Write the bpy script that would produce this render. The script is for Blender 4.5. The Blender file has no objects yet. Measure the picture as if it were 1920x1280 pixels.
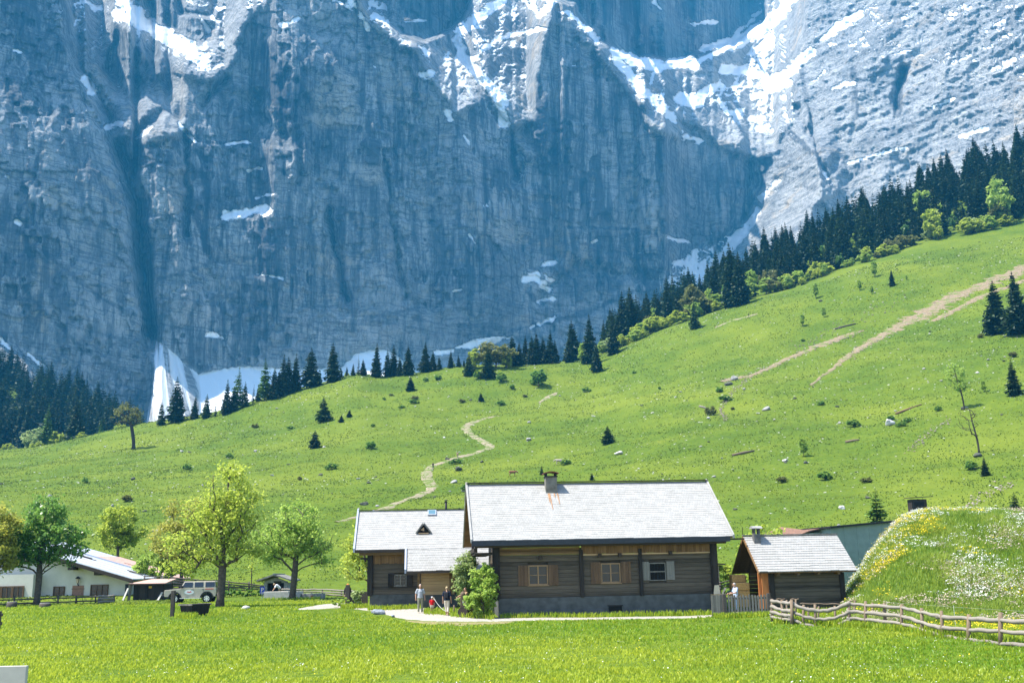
import bpy, math, random
import numpy as np
from mathutils import Vector, Matrix
rad = math.radians
sc = bpy.context.scene
COL = sc.collection
random.seed(7)
RNG = np.random.default_rng(11)
# ------------------------------------------------------------------ camera
FPX = 1950.0
PITCH = math.atan((1078 - 640) / FPX)
ROLL = rad(-1.0)
CM = Matrix.Rotation(rad(90) + PITCH, 3, 'X') @ Matrix.Rotation(ROLL, 3, 'Z')
cam = bpy.data.cameras.new('camera')
cam.lens = 36 * FPX / 1920
cam.sensor_width = 36
cam.clip_start = 0.3
cam.clip_end = 20000
camo = bpy.data.objects.new('camera', cam)
camo.matrix_world = CM.to_4x4()
COL.objects.link(camo)
sc.camera = camo
# ------------------------------------------------------------------ sky and sun
SUN_EL = rad(63)
SUN = Vector((-math.cos(SUN_EL) * math.cos(rad(-10)), math.cos(SUN_EL) * math.sin(rad(-10)), math.sin(SUN_EL)))
w = bpy.data.worlds.new('World')
sc.world = w
w.use_nodes = True
wn = w.node_tree.nodes
sky = wn.new('ShaderNodeTexSky')
sky.sky_type = 'NISHITA'
sky.sun_disc = False
sky.sun_elevation = SUN_EL
sky.sun_rotation = math.atan2(SUN.x, SUN.y)
sky.altitude = 1200
w.node_tree.links.new(sky.outputs[0], wn['Background'].inputs[0])
wn['Background'].inputs[1].default_value = 0.15
sl = bpy.data.lights.new('sun', 'SUN')
sl.energy = 5.0
sl.angle = rad(0.5)
sl.color = (1.0, 0.95, 0.86)
so = bpy.data.objects.new('sun', sl)
so.rotation_euler = SUN.to_track_quat('Z', 'Y').to_euler()
so.location = (-60, 20, 90)
COL.objects.link(so)
sc.view_settings.view_transform = 'Standard'
sc.view_settings.look = 'None'
sc.view_settings.exposure = 1.37
sc.view_settings.gamma = 1
sc.cycles.max_bounces = 5
sc.cycles.diffuse_bounces = 3
sc.cycles.transparent_max_bounces = 4
sc.cycles.use_denoising = True

# ------------------------------------------------------------------ picture <-> world helpers
CMn = np.array(CM)
def DIR(px, py):
    px, py = np.broadcast_arrays(np.asarray(px, float), np.asarray(py, float))
    d = np.stack([(px - 960) / FPX, -(py - 640) / FPX, -np.ones_like(px)], -1)
    return d @ CMn.T
def ST(px, py):
    d = DIR(px, py)
    return d[..., 0] / d[..., 1], d[..., 2] / d[..., 1]
def P(px, py, Y):
    d = DIR(px, py)
    return d * (np.asarray(Y, float) / d[..., 1])[..., None]
def PV(px, py, Y):
    return Vector(P(px, py, Y).tolist())
def TOPX(p):
    c = np.asarray(p) @ CMn
    return 960 + FPX * c[..., 0] / -c[..., 2], 640 - FPX * c[..., 1] / -c[..., 2]

# ------------------------------------------------------------------ numpy noise
def _h(ix, iy, seed):
    n = (ix.astype(np.int64) * 374761393 + iy.astype(np.int64) * 668265263 + seed * 974711) & 0xffffffff
    n = ((n ^ (n >> 13)) * 1274126177) & 0xffffffff
    return ((n ^ (n >> 16)) & 0xffff) / 65535.0
def vn(x, y, seed=0):
    x0 = np.floor(x); y0 = np.floor(y)
    fx = x - x0; fy = y - y0
    ux = fx * fx * fx * (fx * (fx * 6 - 15) + 10); uy = fy * fy * fy * (fy * (fy * 6 - 15) + 10)
    a = _h(x0, y0, seed); b = _h(x0 + 1, y0, seed); c = _h(x0, y0 + 1, seed); d = _h(x0 + 1, y0 + 1, seed)
    return (a + (b - a) * ux) * (1 - uy) + (c + (d - c) * ux) * uy
def fbm(x, y, oct=4, seed=0, gain=.5):
    s = 0; a = 1; t = 0
    for i in range(oct):
        s = s + a * (vn(x * 2 ** i + 17.3 * i, y * 2 ** i - 9.1 * i, seed + i) * 2 - 1)
        t += a; a *= gain
    return s / t
def ridged(x, y, oct=4, seed=0, gain=.5):
    s = 0; a = 1; t = 0
    for i in range(oct):
        s = s + a * (1 - np.abs(vn(x * 2 ** i + 7.7 * i, y * 2 ** i + 3.3 * i, seed + i) * 2 - 1) * 2)
        t += a; a *= gain
    return s / t
def sstep(a, b, x):
    t = np.clip((x - a) / (b - a), 0, 1)
    return t * t * (3 - 2 * t)
def pip(X, Y, poly):
    ins = np.zeros(X.shape, bool)
    n = len(poly)
    for i in range(n):
        x1, y1 = poly[i]; x2, y2 = poly[(i + 1) % n]
        c = ((y1 > Y) != (y2 > Y))
        with np.errstate(divide='ignore', invalid='ignore'):
            xi = (x2 - x1) * (Y - y1) / (y2 - y1 + 1e-12) + x1
        ins ^= c & (X < xi)
    return ins
def pdist(X, Y, pts):
    best = np.full(X.shape, 1e9); side = np.zeros(X.shape)
    for (x1, y1), (x2, y2) in zip(pts[:-1], pts[1:]):
        dx, dy = x2 - x1, y2 - y1
        L2 = dx * dx + dy * dy + 1e-9
        t = np.clip(((X - x1) * dx + (Y - y1) * dy) / L2, 0, 1)
        d = np.hypot(X - x1 - t * dx, Y - y1 - t * dy)
        s = np.sign(dx * (Y - y1) - dy * (X - x1))
        m = d < best
        best[m] = d[m]; side[m] = s[m]
    return best, side
def blur(a, n):
    for ax in (0, 1):
        for _ in range(2):
            c = np.cumsum(np.pad(a, [(n + 1, n) if k == ax else (0, 0) for k in (0, 1)], mode='edge'), axis=ax)
            a = (np.take(c, range(2 * n + 1, c.shape[ax]), ax) - np.take(c, range(0, c.shape[ax] - 2 * n - 1), ax)) / (2 * n + 1)
    return a

# ------------------------------------------------------------------ materials
def sc3(c):
    return (c[0], c[1], c[2], 1.0)
class NT:
    def __init__(s, name):
        s.m = bpy.data.materials.new(name); s.m.use_nodes = True
        s.t = s.m.node_tree; s.n = s.t.nodes
        s.p = s.n['Principled BSDF']; s.out = s.n['Material Output']
    def add(s, typ, **k):
        o = s.n.new('ShaderNode' + typ)
        for a, v in k.items(): setattr(o, a, v)
        return o
    def l(s, a, b): s.t.links.new(a, b)
    def coord(s, scale=(1, 1, 1), rot=(0, 0, 0), kind='Object'):
        c = s.add('TexCoord'); m = s.add('Mapping')
        m.inputs['Scale'].default_value = scale; m.inputs['Rotation'].default_value = rot
        s.l(c.outputs[kind], m.inputs[0]); return m.outputs[0]
    def noise(s, vec, scale=1, detail=4, rough=.55, dist=0):
        n = s.add('TexNoise'); n.inputs['Scale'].default_value = scale; n.inputs['Detail'].default_value = detail
        n.inputs['Roughness'].default_value = rough; n.inputs['Distortion'].default_value = dist
        s.l(vec, n.inputs['Vector']); return n.outputs[0]
    def ramp(s, fac, stops):
        r = s.add('ValToRGB'); e = r.color_ramp.elements
        while len(e) < len(stops): e.new(.5)
        for k, (p, c) in enumerate(stops):
            e[k].position = p; e[k].color = sc3(c) if not isinstance(c, (int, float)) else (c, c, c, 1)
        s.l(fac, r.inputs[0]); return r.outputs[0]
    def mix(s, fac, a, b, mode='MIX'):
        m = s.add('MixRGB', blend_type=mode)
        for i, v in ((0, fac), (1, a), (2, b)):
            if isinstance(v, (int, float)): m.inputs[i].default_value = v if i == 0 else (v, v, v, 1)
            elif isinstance(v, tuple): m.inputs[i].default_value = sc3(v)
            else: s.l(v, m.inputs[i])
        return m.outputs[0]
    def attr(s, name, out='Fac'):
        a = s.add('Attribute', attribute_name=name); return a.outputs[out]
    def math(s, op, a, b=0.0):
        m = s.add('Math', operation=op)
        for i, v in ((0, a), (1, b)):
            if isinstance(v, (int, float)): m.inputs[i].default_value = v
            else: s.l(v, m.inputs[i])
        return m.outputs[0]
    def bump(s, h, dist=.05, strength=1.0):
        b = s.add('Bump'); b.inputs['Strength'].default_value = strength; b.inputs['Distance'].default_value = dist
        s.l(h, b.inputs['Height']); s.l(b.outputs[0], s.p.inputs['Normal'])
    def col(s, c):
        if isinstance(c, tuple): s.p.inputs['Base Color'].default_value = sc3(c)
        else: s.l(c, s.p.inputs['Base Color'])
    def fin(s, rough=.8, spec=.2, metal=0):
        s.p.inputs['Roughness'].default_value = rough
        s.p.inputs['Specular IOR Level'].default_value = spec
        s.p.inputs['Metallic'].default_value = metal
        return s.m
def plain(name, c, rough=.7, spec=.25, metal=0, var=.18, scale=6):
    n = NT(name)
    f = n.noise(n.coord(), scale, 5)
    lo = tuple(x * (1 - var) for x in c); hi = tuple(min(1, x * (1 + var)) for x in c)
    n.col(n.ramp(f, [(.3, lo), (.7, hi)]))
    return n.fin(rough, spec, metal)
def wood(name, c1, c2, axis='x', rough=.85, per=.22, board='z', scale=1.0):
    """weathered boards: long grain along axis, each board its own tone"""
    n = NT(name)
    st = {'x': (.35, 7, 7), 'y': (7, .35, 7), 'z': (7, 7, .35)}[axis]
    g = n.noise(n.coord(tuple(v * scale for v in st)), 3, 6, .65)
    c = n.add('TexCoord'); sp = n.add('SeparateXYZ'); n.l(c.outputs['Object'], sp.inputs[0])
    idx = n.math('FLOOR', n.math('DIVIDE', sp.outputs[{'x': 0, 'y': 1, 'z': 2}[board]], per))
    wn_ = n.add('TexWhiteNoise', noise_dimensions='1D'); n.l(idx, wn_.inputs['W'])
    big = n.noise(n.coord((.5, .5, .5)), 1.2, 4)
    base = n.ramp(n.math('ADD', n.math('MULTIPLY', g, .62), n.math('MULTIPLY', n.math('ADD', wn_.outputs[0], big), .22)), [(.3, c1), (.72, c2)])
    n.col(base)
    n.bump(g, .012, .7)
    return n.fin(rough, .15)
def leafmat(name, c1, c2, trans=.35, rough=.5):
    n = NT(name)
    c = n.mix(n.attr('tint'), c1, c2)
    n.col(c)
    t = n.add('BsdfTranslucent'); mx = n.add('MixShader')
    tc = n.mix(.5, c, tuple(min(1, v * 1.6) for v in c2))
    n.l(tc, t.inputs[0])
    mx.inputs[0].default_value = trans
    n.l(n.p.outputs[0], mx.inputs[1]); n.l(t.outputs[0], mx.inputs[2]); n.l(mx.outputs[0], n.out.inputs[0])
    return n.fin(rough, .25)

# ------------------------------------------------------------------ mesh building
def tag(o, label=None, cat=None, group=None, kind=None):
    if label: o['label'] = label
    if cat: o['category'] = cat
    if group: o['group'] = group
    if kind: o['kind'] = kind
    return o
def empty(name, loc=(0, 0, 0), rz=0, tilt=0):
    o = bpy.data.objects.new(name, None)
    o.location = loc; o.rotation_euler = (0, tilt, rz); o.empty_display_size = .3
    COL.objects.link(o); return o
def thing(name, label, cat, loc=(0, 0, 0), rz=0, group=None, tilt=0):
    return tag(empty(name, loc, rz, tilt), label, cat, group)
def copy_tree(o, parent=None):
    c = o.copy(); COL.objects.link(c)
    if parent: c.parent = parent
    for ch in list(o.children): copy_tree(ch, c)
    return c
def npmesh(name, V, F, mat, parent=None, attrs=None, smooth=False, loc=None):
    V = np.asarray(V, np.float32); F = np.asarray(F, np.int32)
    me = bpy.data.meshes.new(name)
    n, k = F.shape
    me.vertices.add(len(V)); me.vertices.foreach_set('co', V.ravel())
    me.loops.add(n * k); me.loops.foreach_set('vertex_index', F.ravel())
    me.polygons.add(n)
    me.polygons.foreach_set('loop_start', np.arange(0, n * k, k, dtype=np.int32))
    if smooth: me.polygons.foreach_set('use_smooth', np.ones(n, bool))
    for an, (dom, arr) in (attrs or {}).items():
        a = me.attributes.new(an, 'FLOAT', dom); a.data.foreach_set('value', np.asarray(arr, np.float32).ravel())
    me.update(calc_edges=True); me.validate()
    if mat: me.materials.append(mat)
    o = bpy.data.objects.new(name, me); COL.objects.link(o)
    if parent: o.parent = parent
    if loc is not None: o.location = loc
    return o
class MB:
    def __init__(s): s.v = []; s.f = []
    def poly8(s, p):
        b = len(s.v); s.v += [tuple(q) for q in p]
        s.f += [tuple(b + i for i in q) for q in ((0, 3, 2, 1), (4, 5, 6, 7), (0, 1, 5, 4), (1, 2, 6, 5), (2, 3, 7, 6), (3, 0, 4, 7))]
        return s
    def box(s, x0, x1, y0, y1, z0, z1):
        return s.poly8([(x0, y0, z0), (x1, y0, z0), (x1, y1, z0), (x0, y1, z0), (x0, y0, z1), (x1, y0, z1), (x1, y1, z1), (x0, y1, z1)])
    def slab(s, a, b, c, d, n):
        """four corners and a thickness vector"""
        n = Vector(n); q = [Vector(x) for x in (a, b, c, d)]
        return s.poly8([x for x in q] + [x + n for x in q])
    def beam(s, p, q, w, h, up=(0, 0, 1)):
        p = Vector(p); q = Vector(q); d = (q - p).normalized(); u = Vector(up)
        r = d.cross(u)
        if r.length < 1e-4: r = d.cross(Vector((0, 1, 0)))
        r.normalize(); u = r.cross(d).normalized()
        r *= w / 2; u *= h / 2
        return s.poly8([p - r - u, p + r - u, q + r - u, q - r - u, p - r + u, p + r + u, q + r + u, q - r + u])
    def tube(s, pts, radii, n=8, cap=True):
        pts = [Vector(p) for p in pts]
        if not hasattr(radii, '__len__'): radii = [radii] * len(pts)
        b = len(s.v); ref = None
        for i, p in enumerate(pts):
            d = (pts[min(i + 1, len(pts) - 1)] - pts[max(i - 1, 0)])
            d = d.normalized() if d.length > 1e-9 else Vector((0, 0, 1))
            if ref is None: ref = Vector((1, 0, 0)) if abs(d.x) < .8 else Vector((0, 1, 0))
            u = (ref - d * ref.dot(d)).normalized(); v = d.cross(u); ref = u
            r = radii[i]; ru, rv = (r if hasattr(r, '__len__') else (r, r))
            for k in range(n):
                a = 2 * math.pi * k / n
                s.v.append(tuple(p + u * (ru * math.cos(a)) + v * (rv * math.sin(a))))
        for i in range(len(pts) - 1):
            for k in range(n):
                s.f.append((b + i * n + k, b + i * n + (k + 1) % n, b + (i + 1) * n + (k + 1) % n, b + (i + 1) * n + k))
        if cap:
            s.f.append(tuple(b + k for k in range(n))[::-1]); e = b + (len(pts) - 1) * n
            s.f.append(tuple(e + k for k in range(n)))
        return s
    def ball(s, c, r, nu=10, nv=7):
        c = Vector(c)
        if not hasattr(r, '__len__'): r = (r, r, r)
        b = len(s.v)
        s.v.append((c.x, c.y, c.z - r[2]))
        for j in range(1, nv):
            t = math.pi * j / nv
            for k in range(nu):
                a = 2 * math.pi * k / nu
                s.v.append((c.x + r[0] * math.sin(t) * math.cos(a), c.y + r[1] * math.sin(t) * math.sin(a), c.z - r[2] * math.cos(t)))
        s.v.append((c.x, c.y, c.z + r[2])); e = len(s.v) - 1
        for k in range(nu):
            s.f.append((b, b + 1 + (k + 1) % nu, b + 1 + k))
            o = b + 1 + (nv - 2) * nu
            s.f.append((e, o + k, o + (k + 1) % nu))
        for j in range(nv - 2):
            for k in range(nu):
                o = b + 1 + j * nu
                s.f.append((o + k, o + (k + 1) % nu, o + nu + (k + 1) % nu, o + nu + k))
        return s
    def prism(s, poly, axis, a0, a1):
        """polygon in the plane across axis, swept from a0 to a1"""
        def pt(u, v, a): return {'x': (a, u, v), 'y': (u, a, v), 'z': (u, v, a)}[axis]
        b = len(s.v); n = len(poly)
        s.v += [pt(u, v, a0) for u, v in poly] + [pt(u, v, a1) for u, v in poly]
        s.f.append(tuple(b + i for i in range(n))[::-1]); s.f.append(tuple(b + n + i for i in range(n)))
        for i in range(n):
            j = (i + 1) % n; s.f.append((b + i, b + j, b + n + j, b + n + i))
        return s
    def build(s, name, mat, parent=None, smooth=False, bevel=0, loc=None):
        me = bpy.data.meshes.new(name); me.from_pydata(s.v, [], s.f)
        import bmesh
        bm = bmesh.new(); bm.from_mesh(me); bmesh.ops.recalc_face_normals(bm, faces=bm.faces); bm.to_mesh(me); bm.free()
        if mat: me.materials.append(mat)
        if smooth:
            me.polygons.foreach_set('use_smooth', np.ones(len(me.polygons), bool))
        o = bpy.data.objects.new(name, me); COL.objects.link(o)
        if parent: o.parent = parent
        if loc is not None: o.location = loc
        if bevel:
            m = o.modifiers.new('bevel', 'BEVEL'); m.width = bevel; m.segments = 2; m.limit_method = 'ANGLE'
        return o
# ================================================================== terrain
def pchip(xk, yk, x):
    h = np.diff(xk)[:, None]; d = np.diff(yk, axis=0) / h
    m = np.zeros_like(yk)
    same = d[:-1] * d[1:] > 0
    with np.errstate(divide='ignore', invalid='ignore'):
        m[1:-1] = np.where(same, 2 * d[:-1] * d[1:] / (d[:-1] + d[1:]), 0)
    m[0] = d[0]; m[-1] = d[-1]
    i = np.clip(np.searchsorted(xk, x) - 1, 0, len(xk) - 2)
    t = ((x - xk[i]) / np.diff(xk)[i])[:, None]; hh = np.diff(xk)[i][:, None]
    return ((2 * t**3 - 3 * t**2 + 1) * yk[i] + (t**3 - 2 * t**2 + t) * hh * m[i] + (-2 * t**3 + 3 * t**2) * yk[i + 1] + (t**3 - t**2) * hh * m[i + 1])
Sg = np.concatenate([np.linspace(-1.3, -.56, 50)[:-1], np.linspace(-.56, .56, 620), np.linspace(.56, 1.3, 50)[1:]])
Yg = np.exp(np.linspace(math.log(5), math.log(1500), 560))
NEAR = [(5, -3.0), (26, -2.85), (45, -2.68), (63, -2.38), (76, -1.98), (97, -2.0)]
LEV = {
 128: {-600: 1075, 0: 1094, 400: 1086, 700: 1075, 1000: 1060, 1300: 1046, 1600: 1022, 1920: 990, 2500: 900},
 200: {-600: 1000, 0: 1005, 400: 985, 700: 972, 1000: 958, 1300: 930, 1600: 900, 1920: 850, 2500: 740},
 300: {-600: 930, 0: 925, 400: 898, 640: 880, 900: 862, 1100: 840, 1300: 800, 1600: 760, 1920: 680, 2500: 540},
 420: {-600: 880, 0: 872, 300: 842, 680: 780, 900: 772, 1100: 758, 1300: 700, 1600: 630, 1920: 550, 2500: 400},
 520: {-600: 862, 0: 845, 60: 840, 150: 824, 200: 812, 270: 798, 330: 788, 400: 775, 440: 763, 500: 748, 570: 729, 620: 716, 650: 706, 680: 702, 712: 707, 760: 703, 800: 698, 850: 688, 900: 684, 1000: 685, 1080: 680, 1130: 670, 1190: 648, 1250: 624, 1330: 598, 1400: 574, 1500: 550, 1600: 515, 1750: 483, 1920: 457, 2500: 320},
 600: {-600: 880, 0: 866, 270: 835, 500: 790, 680: 735, 850: 712, 1000: 700, 1130: 662, 1250: 606, 1400: 556, 1500: 526, 1600: 488, 1750: 436, 1920: 396, 2500: 250},
 740: {-600: 700, 0: 800, 100: 810, 200: 830, 300: 860, 500: 840, 680: 790, 1000: 750, 1130: 690, 1250: 600, 1400: 528, 1600: 440, 1750: 375, 1920: 310, 2500: 150},
 900: {-600: 560, -200: 660, 0: 718, 120: 758, 220: 805, 300: 865, 500: 870, 1000: 830, 1130: 760, 1300: 680, 1500: 580, 1750: 450, 1920: 390, 2500: 250},
 1200: {-600: 800, 0: 850, 300: 890, 1000: 890, 1500: 760, 1920: 600, 2500: 450},
 1500: {-600: 950, 0: 950, 300: 930, 1000: 930, 1500: 900, 1920: 800, 2500: 700},
}
_ys = [y for y, _ in NEAR]; _zs = [np.full(Sg.shape, z) for _, z in NEAR]
for Yl, cur in LEV.items():
    px = np.array(sorted(cur)); rw = np.array([cur[p] for p in sorted(cur)], float)
    fx = np.linspace(px[0], px[-1], 900); fr = np.interp(fx, px, rw)
    fr = np.convolve(np.pad(fr, 8, mode='edge'), np.ones(17) / 17, 'valid') if Yl != 520 else np.convolve(np.pad(fr, 3, mode='edge'), np.ones(7) / 7, 'valid')
    s_, t_ = ST(fx, fr)
    _ys.append(Yl); _zs.append(np.interp(Sg, s_, t_) * Yl)
Zg = pchip(np.array(_ys, float), np.array(_zs), Yg)
SS, YY = np.meshgrid(Sg, Yg)
XX = SS * YY
hill = sstep(110, 220, YY)
Zg = Zg + hill * (2.2 * fbm(XX / 70, YY / 70, 3, 5) * sstep(200, 320, YY) * (1 - .75 * sstep(430, 510, YY)) + .75 * fbm(XX / 16, YY / 16, 4, 9) + .3 * ridged(XX / 6, YY / 7, 3, 21))
Zg = Zg + (1 - hill) * .07 * fbm(XX / 5, YY / 5, 3, 3) * sstep(5, 20, YY)
# the flowery embankment on the right
mpx = np.array([1560, 1586, 1600, 1620, 1645, 1668, 1692, 1740, 1800, 1920, 2500])
mrw = np.array([1145, 1124, 1095, 1062, 1028, 998, 971, 965, 964, 963, 950])
s_, t_ = ST(mpx, mrw)
ztop = np.interp(Sg, s_, t_) * 71
for _k in range(2): ztop = np.convolve(np.pad(ztop, 5, mode='edge'), np.ones(11) / 11, 'valid')
up = sstep(52, 71, YY) ** .85
rise_m = np.maximum(ztop[None, :] - Zg, 0)
plate = Zg + rise_m * up + .3 * fbm(XX / 3.5, YY / 3.5, 4, 31) * sstep(53, 60, YY) * sstep(0, 1.5, rise_m)
drop = 1 - sstep(74, 84, YY)
mound_m = (SS > s_[0]) & (YY < 84)
Zm = np.where(mound_m, np.maximum(Zg, plate * drop + Zg * (1 - drop)), Zg)
Zg = Zm
_ly = np.log(Yg)
def TZ(x, y):
    x = np.asarray(x, float); y = np.maximum(np.asarray(y, float), 5.01)
    s = x / y
    i = np.clip(np.searchsorted(Sg, s) - 1, 0, len(Sg) - 2); j = np.clip(np.searchsorted(Yg, y) - 1, 0, len(Yg) - 2)
    a = np.clip((s - Sg[i]) / (Sg[i + 1] - Sg[i]), 0, 1); b = np.clip((y - Yg[j]) / (Yg[j + 1] - Yg[j]), 0, 1)
    return (Zg[j, i] * (1 - a) + Zg[j, i + 1] * a) * (1 - b) + (Zg[j + 1, i] * (1 - a) + Zg[j + 1, i + 1] * a) * b
_YM = np.exp(np.linspace(math.log(8), math.log(1100), 3000))
def G(px, py, ymin=8, fall=522):
    """the point of the ground seen at a picture point"""
    s, t = ST(float(px), float(py))
    g = TZ(s * _YM, _YM); hit = np.nonzero((t * _YM <= g) & (_YM >= ymin))[0]
    y = _YM[hit[0]] if len(hit) else fall
    return Vector((float(s) * y, float(y), float(TZ(s * y, y))))
def D(px, Y, row=1100):
    """the point of the ground at distance Y in a picture column"""
    s, _ = ST(float(px), float(row)); x = float(s) * Y
    return Vector((x, Y, float(TZ(x, Y))))

nS, nY = len(Sg), len(Yg)
V = np.stack([XX, YY, Zg], -1).reshape(-1, 3)
ii, jj = np.meshgrid(np.arange(nS - 1), np.arange(nY - 1))
b0 = (jj * nS + ii).ravel()
F = np.stack([b0, b0 + 1, b0 + nS + 1, b0 + nS], 1)
n = NT('meadow_turf')
vw = n.coord((1, 1, 1))
f1 = n.noise(vw, .06, 5, .6); f2 = n.noise(vw, .7, 6, .7); f3 = n.noise(n.coord((.9, 2.2, 2.2)), 1.3, 6, .75); f4 = n.noise(vw, .022, 3, .5)
c = n.ramp(n.math('ADD', n.math('MULTIPLY', f1, .45), n.math('MULTIPLY', f2, .55)), [(.32, (.048, .083, .009)), (.47, (.084, .134, .011)), (.6, (.128, .170, .014)), (.73, (.18, .192, .026))])
c = n.mix(n.ramp(f3, [(.34, .9), (.54, 0.0)]), c, (.035, .07, .008))
c = n.mix(n.ramp(f4, [(.45, 0.0), (.7, .5)]), c, (.175, .205, .022))
n.col(c)
n.bump(n.math('ADD', n.math('MULTIPLY', f3, .6), f2), .22, .9)
M_TURF = n.fin(.9, .1)
tag(npmesh('ground', V, F, M_TURF, smooth=True), 'green alpine meadow rising to a grassy hillside', None, None, 'structure')

# ------------------------------------------------------------------ strips lying on the ground (paths, scree)
def strip(name, ctr, mat, lift=.05, sub=7, ragged=.0, seed=1, kind='structure', label=None, nx=6):
    """ctr: (px, py, half width in metres across the way)"""
    pts = [(G(px, py), hw) for px, py, hw in ctr]
    q = []
    for (p, a), (r, b) in zip(pts[:-1], pts[1:]):
        for k in range(sub): q.append((p.lerp(r, k / sub), a + (b - a) * k / sub))
    q.append(pts[-1])
    # smooth the line
    X = np.array([[p.x, p.y, h] for p, h in q])
    for _ in range(3): X[1:-1] = .25 * X[:-2] + .5 * X[1:-1] + .25 * X[2:]
    T = np.gradient(X[:, :2], axis=0); T /= np.linalg.norm(T, axis=1)[:, None] + 1e-9
    Nn = np.stack([-T[:, 1], T[:, 0]], 1)
    m = len(X); r = np.random.default_rng(seed)
    wl = X[:, 2] * (1 + ragged * (r.random(m) * 2 - 1)); wr = X[:, 2] * (1 + ragged * (r.random(m) * 2 - 1))
    u = np.linspace(-1, 1, nx + 1)
    VV = []
    for k in range(m):
        off = np.where(u < 0, u * wl[k], u * wr[k])
        xy = X[k, :2] + Nn[k] * off[:, None]
        edge = 1 - np.abs(u) ** 6
        VV.append(np.stack([xy[:, 0], xy[:, 1], TZ(xy[:, 0], xy[:, 1]) + lift * edge - lift * .5 * (1 - edge)], 1))
    VV = np.concatenate(VV)
    a, b = np.meshgrid(np.arange(nx), np.arange(m - 1)); i0 = (b * (nx + 1) + a).ravel()
    FF = np.stack([i0, i0 + 1, i0 + nx + 2, i0 + nx + 1], 1)
    return tag(npmesh(name, VV, FF, mat, smooth=True), label, None, None, kind)
def gravel(name, c1, c2, c3, s=1.0, weed=0.0):
    n = NT(name); v = n.coord()
    a = n.noise(v, 1.1 * s, 6, .7); b = n.noise(v, 6 * s, 5, .7)
    k = n.mix(n.ramp(b, [(.35, .8), (.6, 0.0)]), n.ramp(a, [(.3, c1), (.65, c2)]), c3)
    if weed: k = n.mix(n.ramp(n.noise(v, .32, 6, .68), [(.5 - weed * .5, .9), (.56 - weed * .3, 0.0)]), k, (.10, .155, .022))
    n.col(k); n.bump(n.math('ADD', b, a), .12, .9)
    return n.fin(.95, .1)
M_PATH = gravel('pale_path_gravel', (.25, .205, .135), (.38, .325, .235), (.15, .12, .07), 1.0, .10)
M_DRIVE = gravel('bleached_gravel', (.36, .335, .29), (.47, .44, .39), (.26, .235, .19), 2)
M_SCREE = gravel('pinkish_scree', (.21, .155, .095), (.34, .265, .175), (.10, .075, .045), .7, .22)
M_DIRT = gravel('worn_soil', (.22, .18, .09), (.32, .26, .15), (.14, .16, .03), 1.5)
strip('path', [(630, 979, .7), (690, 965, 1.0), (735, 947, 1.2), (790, 926, 1.3), (812, 915, 1.5), (800, 897, 1.7), (800, 884, 1.6), (812, 872, 1.4), (850, 861, 1.3), (890, 850, 1.3), (916, 842, 1.6), (920, 836, 1.7), (902, 826, 1.5), (882, 814, 1.6), (871, 802, 1.9), (884, 792, 1.7), (905, 786, 1.2), (935, 780, .5)], M_PATH, .16, 8, .22, 3, label='pale gravel footpath winding up the grassy hillside')
strip('path', [(1010, 756, .5), (1022, 748, 1.4), (1035, 741, 1.6), (1044, 736, .7)], M_PATH, .2, 6, .3, 5, label='short pale stretch of footpath high on the meadow')
strip('path', [(1340, 615, .6), (1365, 604, 1.1), (1395, 597, 1.2), (1420, 589, .8)], M_PATH, .25, 6, .2, 6, label='pale footpath just below the right forest edge')
strip('scree', [(1935, 496, 4.5), (1880, 520, 5.5), (1830, 541, 5), (1780, 560, 5), (1750, 578, 6), (1720, 596, 5.5), (1690, 612, 4), (1650, 632, 3), (1620, 650, 2.5), (1590, 668, 1.6), (1550, 700, 1.0), (1520, 724, .5)], M_SCREE, .3, 16, .7, 8, 'stuff', 'long pinkish tongue of scree down the right hillside')
strip('scree', [(1935, 520, 1.5), (1870, 545, 2), (1800, 577, 2), (1760, 598, 2.2), (1740, 605, .6)], M_SCREE, .3, 16, .7, 9, 'stuff', 'thinner arm of scree beside the long tongue')
strip('scree', [(1620, 620, .6), (1575, 634, 2.2), (1530, 650, 3), (1490, 668, 2.6), (1455, 684, 1.5), (1420, 700, 1.8), (1385, 708, 3), (1352, 716, 1.6)], M_SCREE, .3, 16, .8, 10, 'stuff', 'broken band of rubble ending at the small washed-out bank')
# ------------------------------------------------------------------ gravel yard before the houses
_c = [(560, 1141, 1142.5), (600, 1133, 1142), (640, 1129.5, 1139), (690, 1133, 1145), (712, 1135, 1150), (745, 1136, 1158), (775, 1136, 1163), (800, 1139, 1164.5), (815, 1146, 1165), (835, 1152, 1165), (880, 1157, 1165), (940, 1158.5, 1164.5), (1000, 1158, 1162.5), (1150, 1157, 1160.5), (1290, 1155, 1158.5), (1348, 1151.5, 1155)]
def yard(name, c, mat, lift, label, nx=7):
    cx = np.array([q[0] for q in c]); fx = np.linspace(cx[0], cx[-1], 150)
    top = np.interp(fx, cx, [q[1] for q in c]) + .5 * (RNG.random(150) - .5); bot = np.interp(fx, cx, [q[2] for q in c]) + .8 * (RNG.random(150) - .5)
    VV = []
    for x, a, b in zip(fx, top, bot):
        p, q = G(x, a), G(x, b)
        for k in range(nx + 1):
            r = p.lerp(q, k / nx); e = lift if 0 < k < nx else -.01
            VV.append((r.x, r.y, float(TZ(r.x, r.y)) + e))
    a, b = np.meshgrid(np.arange(nx), np.arange(149)); i0 = (b * (nx + 1) + a).ravel()
    tag(npmesh(name, VV, np.stack([i0, i0 + 1, i0 + nx + 2, i0 + nx + 1], 1), mat, smooth=True), label, None, None, 'structure')
yard('yard', _c, M_DRIVE, .035, 'bleached gravel yard and narrow walk before the cabins')
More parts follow.
